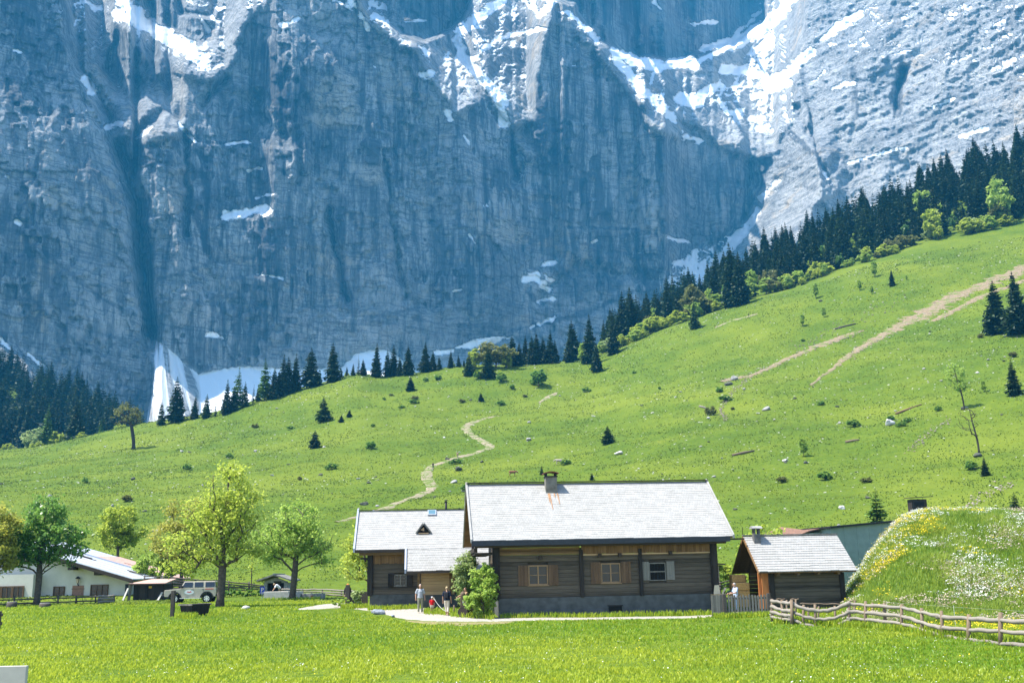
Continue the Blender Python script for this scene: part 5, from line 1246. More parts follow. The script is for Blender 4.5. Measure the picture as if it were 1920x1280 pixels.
    for i in range(8): m.box(.13 + i * .16, .13 + i * .16 + .15, -.03, .02, -.1, 1.05 + random.uniform(-.03, .03))
    m.build('boards', M_FDARK, g); MB().box(.13, 1.45, .024, .08, .8, .9).build('cross_rail', M_FDARK, g); MB().box(-.45, 1.2, -.5, -.2, .0, .14).build('step_beam', M_DARKX, g)
    # table with boards at the hut
    q = D(1352, 63.2); k = 1950 / 64.5
    tb = thing('work_table', 'pale plank work table behind the board fence by the straw hut', 'table', q, rad(4))
    MB().box(-.55, 1.15, -.4, .4, 1.04, 1.10).build('tabletop', M_PALEW, tb)
    for x in (-.45, 1.0):
        for y in (-.3, .3): MB().box(x, x + .08, y, y + .08, -.1, 1.035).build('leg', M_PALEW, tb)
    wb = lambda px, lab, pts: tag(MB().slab(*[(a, .02, b) for a, b in pts], (0, .05, 0)).build('loose_board', plain('fresh_cream_board', (.60, .50, .34), .8, var=.06), None, loc=q + Vector((0, 0, 1.1))), lab, 'board')
    wb(0, 'wide cream board standing on the left of the work table', [(-.45, 0), (-.05, 0), (-.12, .52), (-.38, .50)]); wb(0, 'narrow cream board leaning near the middle of the work table', [(.02, 0), (.12, 0), (.32, .34), (.22, .38)]); wb(0, 'narrow cream board leaning beside the man at the work table', [(.82, 0), (.94, 0), (.80, .42), (.70, .42)])
    tag(MB().box(-.2, .2, -.1, .1, .004, .10).tube([(-.1, 0, .10), (.1, 0, .16)], .06, 8).build('tool_heap', plain('dark_green_tools', (.03, .09, .06), .6), None, loc=q + Vector((.48, .05, 1.1))), 'dark green bundle of tools lying on the work table', 'tools')
trough_and_post()
for nm, px, py, w_, h, m, sd, lab in (
    ('boulder', 712, 1151, 1.15, .48, M_ROCKB, 3, 'large blue-grey boulder at the edge of the gravel yard'), ('boulder', 737, 1156.5, .42, .2, M_ROCKB, 5, 'small blue-grey boulder right of the large one by the yard'),
    ('boulder', 461, 1142, .62, .36, M_ROCKL, 9, 'bright pale boulder alone on the lawn right of the tall tree'), ('boulder', 376, 1144.5, .42, .2, M_ROCKL, 12, 'small pale stone behind the right end of the wooden trough')):
    tag(rock(nm, px, py, w_, h, m, sd), lab, 'boulder')
def stump(px, Y, r, h, lab):
    p = D(px, Y)
    t = thing('tree_stump', lab, 'tree stump', p)
    MB().tube([(0, 0, -.2), (0, 0, h * .5), (0, 0, h)], [r * 1.25, r * 1.05, r], 14).build('bark', M_FDARK, t, True); MB().tube([(0, 0, h + .003), (0, 0, h + .03)], r * .96, 14).build('cut_face', M_STONEL, t)
stump(25, 91, .40, .5, 'dark tree stump in front of the white front bay'); stump(87, 92, .44, .36, 'broad stump with a pale cut face below the farmhouse door')

# ================================================================== people and cows
SKIN = plain('sunlit_skin', (.42, .24, .16), .6, var=.05)
def cloth(nm, c): return plain(nm, c, .9, .1, var=.12, scale=12)
def voxel(o, size):
    m = o.modifiers.new('one_surface', 'REMESH'); m.mode = 'VOXEL'; m.voxel_size = size; m.use_smooth_shade = True
    return o
def person(label, loc, rz, H=1.75, shirt=None, legs=None, hair=None, shoe=None, sleeve='short', short_legs=0.0, pose=None, hat=None, pack=None, vox=.011, skirt=False, face=1):
    J = dict(pel=(0, 0, .95), bel=(0, -.01, 1.08), che=(0, 0, 1.30), nek=(0, .01, 1.47), hed=(0, -.015, 1.62),
             shl=(-.19, 0, 1.41), shr=(.19, 0, 1.41), ell=(-.25, .03, 1.13), elr=(.25, .03, 1.13), wrl=(-.26, -.05, .89), wrr=(.26, -.05, .89),
             hil=(-.09, 0, .92), hir=(.09, 0, .92), knl=(-.105, -.02, .50), knr=(.105, -.02, .50), anl=(-.11, .02, .09), anr=(.11, .02, .09))
    J.update(pose or {})
    J = {k: Vector(v) for k, v in J.items()}
    s = H / 1.75
    t = thing('person', label, 'person', loc, rz); t.scale = (s, s, s)
    b = MB()
    b.tube([J['pel'] - Vector((0, 0, .06)), J['pel'], J['bel'], J['che'], J['che'].lerp(J['nek'], .55), J['nek'].lerp(J['che'], .2)], [(.13, .10), (.16, .115), (.145, .105), (.175, .115), (.13, .085), (.065, .06)], 14)
    up = (J['hed'] - J['nek']).normalized()
    b.tube([J['nek'] - up * .05, J['nek'], J['hed'] - up * .06], [.065, .056, .054], 10)
    b.ball(J['hed'] + up * .02, (.074, .092, .108), 14, 10); b.ball(J['hed'] + Vector((0, -.045, -.055)), (.05, .05, .045), 10, 7)
    b.tube([J['hed'] + Vector((0, -.085, .025)), J['hed'] + Vector((0, -.118, -.02)), J['hed'] + Vector((0, -.09, -.03))], [.012, .019, .014], 8)
    for sx in (-1, 1): b.ball(J['hed'] + Vector((sx * .076, .005, -.005)), (.014, .024, .034), 8, 6)
    for S in 'lr':
        sh, el, wr = J['sh' + S], J['el' + S], J['wr' + S]
        b.tube([J['che'].lerp(J['nek'], .35), sh, sh.lerp(el, .35), el, el.lerp(wr, .3), wr], [.07, .066, .052, .042, .042, .029], 10)
        d = (wr - el).normalized(); side = Vector((1 if S == 'r' else -1, 0, 0)); palm = wr + d * .09
        pn = d.cross(Vector((1, 0, 0))); pn = pn.normalized() if pn.length > .1 else Vector((0, 1, 0))
        across = d.cross(pn).normalized()
        b.tube([wr - d * .01, wr + d * .03, palm], [(.026, .026), (.020, .038), (.017, .040)], 10)
        for i, (o_, l) in enumerate(((-.030, .072), (-.010, .082), (.010, .076), (.030, .060))):
            p0 = palm - d * .01 + across * o_; b.tube([p0, p0 + d * l * .5 - pn * .006, p0 + d * l - pn * .028], [.0095, .009, .0075], 6)
        fwd = across if (across.y < 0) else -across
        b.tube([wr + d * .025 + fwd * .03, wr + d * .06 + fwd * .058, wr + d * .095 + fwd * .062], [.0125, .011, .009], 6)
        hi, kn, an = J['hi' + S], J['kn' + S], J['an' + S]
        b.tube([hi + Vector((0, 0, .05)), hi, hi.lerp(kn, .5), kn, kn.lerp(an, .35), an], [.085, .088, .07, .053, .052, .036], 10)
        fd = Vector((0, -1, 0)); b.tube([an + Vector((0, .05, -.045)), an + Vector((0, -.02, -.04)), an + fd * .13 + Vector((0, 0, -.06)), an + fd * .19 + Vector((0, 0, -.068))], [.033, .043, .038, .022], 10)
    voxel(b.build('body', SKIN, t, True), vox)
    if shirt:
        m = MB(); m.tube([J['pel'] + Vector((0, 0, -.03)), J['pel'] + Vector((0, 0, .05)), J['bel'], J['che'], J['che'].lerp(J['nek'], .6), J['nek'].lerp(J['che'], .1)], [(.19, .14), (.185, .135), (.172, .13), (.195, .135), (.145, .10), (.075, .07)], 14)
        for S in 'lr':
            sh, el, wr = J['sh' + S], J['el' + S], J['wr' + S]
            q = [J['che'].lerp(J['nek'], .35), sh, sh.lerp(el, .5), sh.lerp(el, .85)]; r = [.08, .082, .074, .072]
            if sleeve == 'long': q = q[:3] + [el, wr]; r = [.08, .078, .068, .056, .042]
            m.tube(q, r, 10)
        voxel(m.build('shirt', shirt, t, True), .016)
    if legs:
        m = MB(); m.tube([J['pel'] + Vector((0, 0, .06)), J['pel'], J['pel'] - Vector((0, 0, .10))], [(.172, .125), (.178, .13), (.16, .12)], 14)
        for S in 'lr':
            hi, kn, an = J['hi' + S], J['kn' + S], J['an' + S]
            q = [hi + Vector((0, 0, .04)), hi.lerp(kn, .4), kn, kn.lerp(an, .5), an + Vector((0, 0, .0))]; r = [.10, .092, .074, .068, .062]
            if short_legs: e = kn.lerp(an, short_legs) if short_legs > 0 else hi.lerp(kn, 1 + short_legs); q = q[:2] + ([kn, e] if short_legs > 0 else [e]); r = r[:2] + ([.078, .074] if short_legs > 0 else [.085])
            m.tube(q, r, 10)
        voxel(m.build('trousers', legs, t, True), .016)
    for S in 'lr':
        an = J['an' + S]; m = MB().tube([an + Vector((0, .055, -.05)), an + Vector((0, -.02, -.045)), an + Vector((0, -.14, -.062)), an + Vector((0, -.205, -.07))], [.042, .052, .045, .03], 10)
        if shoe: m.build('shoe', shoe, t, True)
    for sx in (-1, 1): MB().ball(J['hed'] + Vector((sx * .03, -.088, .02)), .010, 8, 6).build('eye', M_BLACK, t, True)
    MB().tube([J['hed'] + Vector((-.022, -.094, -.06)), J['hed'] + Vector((0, -.098, -.063)), J['hed'] + Vector((.022, -.094, -.06))], .006, 6).build('mouth', M_REDTIN, t, True)
    if hair: MB().ball(J['hed'] + up * .048 + Vector((0, .022, 0)), (.082, .09, .092), 14, 9).build('hair', hair, t, True)
    if hat:
        m = MB().ball(J['hed'] + up * .07 + Vector((0, .01, 0)), (.092, .108, .075), 14, 8); m.tube([J['hed'] + Vector((0, -.06, .085)), J['hed'] + Vector((0, -.17, .062))], [(.075, .012), (.05, .008)], 10); m.build('cap', hat, t, True)
    if pack:
        m = MB().box(-.14, .14, .12, .25, 1.05, 1.42); m.build('backpack', pack, t, bevel=.05)
        for x in (-.11, .11): MB().tube([(x, .14, 1.40), (x, .02, 1.47), (x, -.13, 1.36), (x, -.12, 1.18), (x, .12, 1.08)], (.018), 6).build('strap', pack, t, True)
    return t
khaki = cloth('khaki_cloth', (.25, .24, .17)); navy = cloth('navy_cloth', (.015, .02, .04)); cream = cloth('cream_cloth', (.58, .50, .40)); lgrey = cloth('light_grey_shirt', (.36, .38, .42)); red = cloth('red_shirt_cloth', (.52, .015, .02)); white = cloth('white_cloth', (.66, .67, .70)); pale_blue = cloth('pale_blue_shirt', (.42, .50, .66)); dark = cloth('dark_cloth', (.03, .03, .035)); tan = cloth('tan_cloth', (.36, .24, .14)); brown = cloth('brown_hair', (.08, .05, .03)); ghair = cloth('grey_hair', (.32, .31, .30)); blond = cloth('fair_hair', (.45, .34, .2)); shoeb = cloth('beige_shoe', (.34, .30, .24)); grn = cloth('green_cloth', (.10, .14, .06)); jeans = cloth('blue_jeans', (.10, .16, .27))
def at(px, py, Y):
    p = PV(px, py, Y); return (p.x, p.y, float(TZ(p.x, p.y)) + .02)
person('standing older man in a pale grey shirt and khaki trousers on the yard', at(788, 1137, 67.5), rad(12), 1.78, lgrey, khaki, ghair, shoeb, pose=dict(ell=(-.27, .05, 1.14), wrl=(-.28, -.02, .90), elr=(.27, .04, 1.14), wrr=(.27, -.08, .91)))
person('small child in a red shirt with a white cap and bare legs', at(810, 1137, 66.6), rad(8), 1.02, red, cream, brown, shoeb, short_legs=-.35, hat=white, vox=.014, pose=dict(hed=(0, -.015, 1.66)))
person('woman seen from behind in a navy top and cream cropped trousers with a backpack', at(838, 1136, 64.6), rad(172), 1.72, navy, cream, blond, shoeb, short_legs=.62, pack=dark, pose=dict(anl=(-.06, .03, .09), knl=(-.08, -.03, .5), anr=(.05, -.12, .10), knr=(.08, -.08, .5)))
person('person behind the fountain post reaching an arm out to the left', at(873, 1137, 65.2), rad(-60), 1.62, tan, khaki, brown, shoeb, pose=dict(ell=(-.24, -.22, 1.28), wrl=(-.22, -.46, 1.16), elr=(.22, -.20, 1.22), wrr=(.16, -.42, 1.15)))
person('person in a dark jacket and orange cap behind the dark board railing', at(651.5, 1128, 77.2), rad(20), 1.6, dark, dark, brown, shoeb, 'long', hat=cloth('orange_cap', (.55, .22, .06)))
person('grey-haired man in a pale blue shirt working at the plank table', at(1381, 1140, 62.6), rad(-72), 1.74, pale_blue, jeans, ghair, shoeb, pose=dict(hed=(0, -.06, 1.61), nek=(0, -.02, 1.47), ell=(-.22, -.10, 1.18), wrl=(-.16, -.36, 1.14), elr=(.22, -.10, 1.18), wrr=(.17, -.36, 1.14)))
person('person in a white shirt bending over the long stone trough', at(524, 1113, 104.8), rad(-70), 1.7, white, tan, blond, shoeb, pose=dict(bel=(0, -.07, 1.08), che=(0, -.26, 1.24), nek=(0, -.42, 1.31), hed=(0, -.55, 1.36), shl=(-.18, -.38, 1.26), shr=(.18, -.38, 1.26), ell=(-.2, -.48, 1.0), elr=(.2, -.48, 1.0), wrl=(-.15, -.62, .82), wrr=(.15, -.62, .82)))
def on(px, py): 
    g = G(px, py); return (g.x, g.y, g.z + .15)
person('distant hiker in dark clothes at the lower bend of the gravel path', on(812, 879), rad(160), 1.75, dark, dark, brown, shoeb, vox=.03)
person('distant hiker in a pale shirt above the lower bend of the gravel path', on(858, 859), rad(20), 1.75, cloth('pinkish_shirt', (.42, .22, .2)), khaki, brown, shoeb, vox=.03)
person('tiny hiker on the pale footpath below the right forest edge', on(1404, 594), rad(40), 1.75, dark, dark, brown, shoeb, vox=.03)
def cow(label, loc, rz, col):
    c = thing('cow', label, 'cow', loc, rz)
    b = MB(); b.tube([(-.82, 0, 1.12), (-.7, 0, 1.08), (-.3, 0, 1.0), (.2, 0, .99), (.62, 0, 1.05), (.85, 0, 1.12)], [(.18, .18), (.30, .27), (.37, .33), (.38, .34), (.33, .28), (.16, .16)], 14)
    b.tube([(.7, 0, 1.15), (1.02, 0, 1.12), (1.25, 0, .95)], [.22, .16, .12], 10); b.tube([(1.18, 0, 1.02), (1.36, 0, .84), (1.5, 0, .66)], [.13, .115, .075], 10)
    for sx in (-1, 1):
        b.tube([(1.2, sx * .10, 1.06), (1.22, sx * .24, 1.05)], [.05, .02], 8)
        b.tube([(.6, sx * .2, 1.0), (.6, sx * .21, .62), (.58, sx * .2, .52), (.6, sx * .2, .1), (.62, sx * .2, -.05)], [.14, .09, .07, .05, .065], 8)
        b.tube([(-.62, sx * .2, 1.1), (-.5, sx * .22, .72), (-.72, sx * .2, .46), (-.68, sx * .2, .1), (-.66, sx * .2, -.05)], [.19, .13, .07, .05, .065], 8)
    b.tube([(-.86, 0, 1.15), (-.96, 0, .9), (-.95, 0, .5)], [.035, .025, .04], 6); b.ball((-.45, 0, .62), (.16, .13, .12), 10, 7)
    voxel(b.build('body', plain('cow_hide', col, .85, var=.2, scale=2), c, True), .03)
    for sx in (-1, 1): MB().tube([(1.24, sx * .08, 1.1), (1.26, sx * .2, 1.2), (1.32, sx * .24, 1.3)], [.03, .022, .008], 6).build('horn', M_STONEL, c, True)
cow('reddish-brown cow grazing above the roof left of the chimney', on(961, 893), rad(10), (.20, .085, .045))
cow('pale greyish cow grazing on the slope above the chimney', on(1048, 871), rad(190), (.40, .34, .29))
# ================================================================== trees
M_BARK = plain('grey_brown_bark', (.085, .068, .052), .95, var=.45, scale=5)
M_BARKD = plain('dark_spruce_bark', (.05, .04, .032), .95, var=.4, scale=4)
def qcards(C, size, up=.3, rng=RNG, aspect=.62):
    n = len(C); N = rng.normal(size=(n, 3)); N[:, 2] = np.abs(N[:, 2]) + up; N /= np.linalg.norm(N, axis=1)[:, None]
    A = rng.normal(size=(n, 3)); U = np.cross(N, A); U /= np.linalg.norm(U, axis=1)[:, None] + 1e-9; W = np.cross(N, U)
    s = (size * rng.uniform(.6, 1.35, n))[:, None]
    fold = N * s * .18
    V = np.stack([C - U * s, C - W * s * aspect + fold, C + U * s, C + W * s * aspect + fold], 1).reshape(-1, 3)
    return V, np.arange(4 * n).reshape(-1, 4)
def broadleaf(name, label, loc, H, crown, trunk_r, nt, leaf, per, mat, seed, lean=(0, 0), bark=None, branch_from=.22, spread=.55, group=None, cat='tree', sparse=0.0, hollow=.5, stems=1, parts=True, rz=0):
    """crown: list of (x, y, z, rx, ry, rz) lumps in metres"""
    r = np.random.default_rng(seed); random.seed(seed)
    t = thing(name, label, cat, loc, rz, group)
    pts = []
    wts = np.array([c[3] * c[4] * c[5] for c in crown]) ** .8; wts /= wts.sum()
    while len(pts) < nt:
        c = crown[r.choice(len(crown), p=wts)]; d = r.normal(size=3); d /= np.linalg.norm(d); q = r.uniform(hollow, 1.0) ** .6
        pts.append((c[0] + d[0] * c[3] * q, c[1] + d[1] * c[4] * q, c[2] + d[2] * c[5] * q))
    pts = np.array(pts); top = max(c[2] + c[5] for c in crown)
    nodes = []; par = []
    ns = 14
    for s_ in range(stems):
        ox = (s_ - (stems - 1) / 2) * trunk_r * 1.6
        for i in range(ns + 1):
            f = i / ns; nodes.append(np.array([ox + lean[0] * f ** 1.5 + .05 * math.sin(f * 7 + s_) * H * .12, lean[1] * f ** 1.5 + .05 * math.cos(f * 6 + s_) * H * .1, (top * .9) * f])); par.append(-1 if i == 0 else len(nodes) - 2)
    kids_r = {}
    order = np.argsort(np.linalg.norm(pts[:, :2], axis=1) * 1.0 + 0 * pts[:, 2])
    tips = []
    for k in order:
        p = pts[k]; Nn = np.array(nodes)
        d = np.linalg.norm(Nn - p, axis=1) + np.maximum(Nn[:, 2] - p[2] + spread * np.hypot(Nn[:, 0] - p[0], Nn[:, 1] - p[1]), 0) * 2.5 + (Nn[:, 2] < branch_from * top) * 50
        j = int(np.argmin(d)); a = nodes[j]; L = np.linalg.norm(p - a); m = max(2, int(L / (.09 * H)) + 1); prev = j
        for q in range(1, m + 1):
            f = q / m; b = a + (p - a) * f; b = b + np.array([0, 0, .10 * L * math.sin(math.pi * f)]) + r.normal(size=3) * .03 * L * (f < 1)
            nodes.append(b); par.append(prev); prev = len(nodes) - 1
        tips.append(prev)
    cnt = np.zeros(len(nodes)); 
    for q in tips: cnt[q] += 1
    for i in range(len(nodes) - 1, -1, -1):
        if par[i] >= 0: cnt[par[i]] += cnt[i]
    rad_ = trunk_r * (np.maximum(cnt, .6) / max(cnt.max(), 1)) ** .5
    tb = MB()
    ch = {}
    for i, p in enumerate(par): ch.setdefault(p, []).append(i)
    def chain(i0, start):
        q = [start] if start is not None else []; i = i0
        while True:
            q.append(i); c = ch.get(i, [])
            if not c: break
            c = sorted(c, key=lambda z: -cnt[z])
            for o in c[1:]: chain(o, i)
            i = c[0]
        rr = [max(.012 * H / 10, min(rad_[q[1]] if (start is not None and a == 0) else rad_[z], 9)) for a, z in enumerate(q)]
        P_ = [nodes[z] for z in q]
        if start is None:
            rr[0] *= 1.35; P_[0] = P_[0] - np.array([0, 0, .25])
        tb.tube(P_, rr, 8 if rr[0] > .05 else 5)
    import sys; sys.setrecursionlimit(10000)
    for s_ in ch.get(-1, []): chain(s_, None)
    tb.build('trunk', bark or M_BARK, t, True)
    C = []; T = []
    tipn = np.array([nodes[q] for q in tips]); parn = np.array([nodes[par[q]] for q in tips])
    for a, b in zip(tipn, parn):
        if r.random() < sparse: continue
        m = int(per * r.uniform(.5, 1.5)); f = r.random(m)[:, None] * 1.1
        c = b + (a - b) * f + r.normal(size=(m, 3)) * np.array([.040, .040, .029]) * H * (.6 + .4 * r.random())
        C.append(c); T.append(np.clip(np.full(m, r.uniform(.15, .85)) + r.normal(size=m) * .2, 0, 1))
    C = np.concatenate(C); T = np.concatenate(T)
    C[:, 2] = np.maximum(C[:, 2], .05)
    V, F = qcards(C, leaf, .25, r)
    npmesh('crown', V, F, mat, t, {'tint': ('FACE', T)})
    return t
L_LIME = leafmat('lime_spring_leaves', (.18, .27, .022), (.42, .48, .08), .5)
L_OLIVE = leafmat('olive_spring_leaves', (.17, .20, .025), (.39, .38, .08), .45)
L_DEEP = leafmat('deep_green_leaves', (.05, .14, .02), (.17, .30, .06), .45, .3)
L_FRESH = leafmat('fresh_green_leaves', (.16, .29, .03), (.36, .46, .10), .5)
L_PALE = leafmat('pale_green_leaves', (.18, .28, .07), (.38, .44, .20), .4)
L_ORANGE = leafmat('bronze_young_leaves', (.20, .22, .03), (.42, .42, .08), .45)
L_BLOOM = leafmat('bush_leaves_with_blossom', (.10, .19, .03), (.36, .42, .17))
L_DULL = leafmat('dull_olive_leaves', (.08, .10, .025), (.22, .23, .07))
def foot(px, Y): p = D(px, Y); return (p.x, p.y, p.z)
k = 82 / FPX
broadleaf('maple_tree', 'tallest maple on the lawn with airy yellow-green spring leaves and upright trunk', foot(413, 81), 11.3, [(.2, 0, 9.2, 1.8, 1.7, 2.0), (-.9, .2, 7.0, 2.6, 2.4, 1.9), (1.4, -.1, 7.2, 1.9, 2.0, 2.0), (-1.9, .3, 4.9, 2.4, 2.2, 1.6), (1.5, .2, 4.9, 1.9, 2.0, 1.5), (-2.6, 0, 3.4, 1.5, 1.5, 1.1), (0, 0, 6, 2.4, 2.2, 2.6)], .30, 220, .125, 46, L_LIME, 21, (.3, 0), branch_from=.2, sparse=.14)
broadleaf('maple_tree', 'bronze and olive tinted tree close behind the left side of the tallest maple', foot(338, 117), 11.6, [(0, 0, 8.0, 2.3, 2.1, 2.5), (-.9, 0, 5.4, 2.9, 2.4, 2.2), (1.2, 0, 5.0, 2.4, 2.1, 2.3), (.3, 0, 3.2, 2.4, 2.1, 1.5)], .2, 130, .16, 42, L_OLIVE, 22, (-.2, 0))
broadleaf('maple_tree', 'round fresh green maple leaning over the low fence right of the shelter', foot(548, 101), 9.9, [(.2, 0, 7.8, 2.1, 2.0, 1.7), (-1.6, 0, 6.0, 2.3, 2.2, 1.6), (2.0, 0, 5.7, 2.2, 2.0, 1.6), (-2.4, 0, 4.4, 1.5, 1.5, 1.0), (2.6, 0, 4.2, 1.5, 1.5, 1.0), (0, .3, 5.6, 2.4, 2.2, 1.7)], .30, 180, .14, 44, L_FRESH, 23, (.9, 0), branch_from=.25, sparse=.14)
broadleaf('maple_tree', 'dense deep green maple in front of the white farmhouse', foot(70, 100), 10.4, [(.1, 0, 8.2, 2.1, 2.0, 1.9), (-1.9, 0, 6.2, 2.5, 2.3, 1.7), (2.0, 0, 6.2, 2.2, 2.2, 1.6), (2.9, -.2, 4.8, 1.7, 1.6, 1.1), (-1.8, 0, 4.5, 2.0, 1.9, 1.1), (.2, 0, 5.4, 2.3, 2.3, 1.6)], .30, 180, .16, 54, L_DEEP, 24, (.2, 0), branch_from=.24, sparse=.08)
broadleaf('maple_tree', 'yellow-olive tree cut by the left edge of the picture', foot(-22, 97), 10, [(0, 0, 7.2, 2.0, 2.0, 2.0), (.4, 0, 4.8, 2.1, 2.0, 1.8), (-1, 0, 5, 2.2, 2, 2)], .25, 120, .16, 60, L_ORANGE, 25)
broadleaf('ash_tree', 'small pale green tree standing behind the metal farmhouse roof', foot(216, 150), 9.6, [(0, 0, 6.4, 2.4, 2.2, 2.0), (-1.6, 0, 4.6, 2.2, 2.0, 1.5), (1.8, 0, 4.6, 2.2, 2.0, 1.6), (.1, 0, 3.2, 2.4, 2.0, 1.4)], .2, 120, .20, 55, L_LIME, 26)
broadleaf('ash_tree', 'leafy pale green bush rising right of the metal farmhouse roof', foot(285, 118), 4.6, [(0, 0, 2.6, 1.9, 1.6, 1.3), (-1.2, 0, 1.9, 1.4, 1.3, 1.0), (1.6, 0, 1.8, 1.5, 1.3, 1.1)], .12, 70, .17, 50, L_FRESH, 27)
broadleaf('thin_tree', 'sparse thin tree leaning against the left end of the second cabin', foot(697, 79), 6.6, [(-.9, 0, 4.6, 1.2, 1.0, 1.3), (-1.2, 0, 2.8, 1.1, 1.0, 1.1), (-.4, .3, 5.6, .8, .8, .8)], .10, 60, .13, 22, L_LIME, 28, (-1.1, 0))
broadleaf('young_tree', 'slim bare sapling standing behind the parked vehicle fence', foot(471, 108), 4.6, [(0, 0, 3.4, .5, .5, 1.1), (.1, 0, 2.4, .3, .3, .8)], .05, 16, .10, 9, L_LIME, 29)
broadleaf('tall_bush', 'pale blossoming bush standing beside the fountain post', foot(871, 66.3), 4.3, [(0, 0, 3.0, .75, .75, .75), (.0, 0, 2.0, .7, .7, .8), (.3, 0, 1.2, .7, .7, .7)], .07, 90, .085, 60, L_BLOOM, 30, stems=2, branch_from=.05)
broadleaf('tall_bush', 'bright leafy green bush against the left corner of the large cabin', foot(904, 61.6), 3.4, [(0, 0, 2.3, .75, .7, .7), (.2, 0, 1.4, .85, .8, .8), (-.2, 0, .8, .8, .7, .6)], .07, 100, .095, 60, L_FRESH, 31, stems=2, branch_from=.05)
broadleaf('tall_bush', 'light leafy treetop showing above the straw hut ridge', foot(1443, 80), 5.6, [(0, 0, 4.4, 1.5, 1.3, 1.0), (.9, 0, 3.6, 1.2, 1.2, 1.0), (-.9, 0, 3.6, 1.1, 1.1, 1.0), (0, 0, 2.2, 1.4, 1.2, 1.2)], .12, 90, .15, 42, L_LIME, 32)
broadleaf('tall_bush', 'light green bush peeping out behind the large cabin gable', foot(862, 100), 7.2, [(0, 0, 5.6, 1.4, 1.3, 1.2), (.5, 0, 4, 1.5, 1.3, 1.3)], .12, 60, .16, 40, L_LIME, 33)
broadleaf('tall_bush', 'pale green bush on the slope left of the small wooden box hut', foot(1697, 90), 4.6, [(0, 0, 3.2, 1.1, 1.0, 1.1), (-.3, 0, 1.6, 1.0, 1.0, 1.0)], .08, 50, .13, 32, L_PALE, 34)
broadleaf('tall_bush', 'low light bush in the gap right of the large cabin', foot(1358, 92), 2.9, [(0, 0, 1.5, 1.6, 1.2, 1.0), (1.4, 0, 1.6, 1.2, 1.1, .9)], .06, 60, .14, 40, L_LIME, 35)
broadleaf('leafy_plant', 'large-leaved plant below the dark board railing', foot(672, 74.5), 1.3, [(0, 0, .8, .5, .4, .45)], .02, 26, .10, 22, L_PALE, 36, stems=1, branch_from=0, cat='plant')
broadleaf('leafy_plant', 'low nettles along the bottom of the dark board railing', foot(650, 75), .8, [(0, 0, .35, 1.3, .3, .3)], .015, 40, .08, 26, L_FRESH, 37, branch_from=0, cat='plant')
broadleaf('leafy_plant', 'shady green herbs under the fence behind the vehicle', foot(440, 108), 1.2, [(-1.5, 0, .45, 1.6, .4, .4), (1.5, 0, .4, 1.8, .4, .4)], .02, 60, .14, 26, L_DEEP, 38, branch_from=0, cat='plant')
def bare_tree(name, label, px, py, H, lean, seed, mat, leaf_mat=None, crown=None, per=14, tr=.22, leaf=.3, sp=.2, nt=46):
    g = G(px, py); return broadleaf(name, label, (g.x, g.y, g.z), H, crown or [(lean * .8, 0, H * .72, H * .22, H * .2, H * .22)], tr, nt, leaf, per, leaf_mat or L_DULL, seed, (lean, 0), bark=mat, sparse=sp, spread=.3)
bare_tree('old_maple', 'gnarled old maple leaning left on the left edge of the meadow', 250, 842, 20, -3.2, 41, M_BARKD, L_DULL, [(-3.5, 0, 15, 5.5, 4.5, 3.2), (-7, 0, 12.5, 3.8, 3, 2.6), (.5, 0, 12.5, 3.4, 3, 2.6), (-5, 0, 17.5, 2.2, 2, 1.6)], 26, .7, .30, .42, 110)
bare_tree('bare_tree', 'leafless crooked tree on a rock high on the right slope', 1836, 849, 10.5, -1.0, 42, M_BARKD, L_DULL, [(-1.6, 0, 6.5, 2.2, 2, 3.2)], 3, .2, .16, .4, 40)
bare_tree('young_tree', 'light green leaning young tree standing on a small rock on the right slope', 1808, 766, 12, -1.5, 43, M_BARKD, L_FRESH, [(-1.4, 0, 9, 2.7, 2.2, 2.4), (-.5, 0, 6.2, 2.2, 2.0, 1.8)], 22, .2, .26, .1, 46)

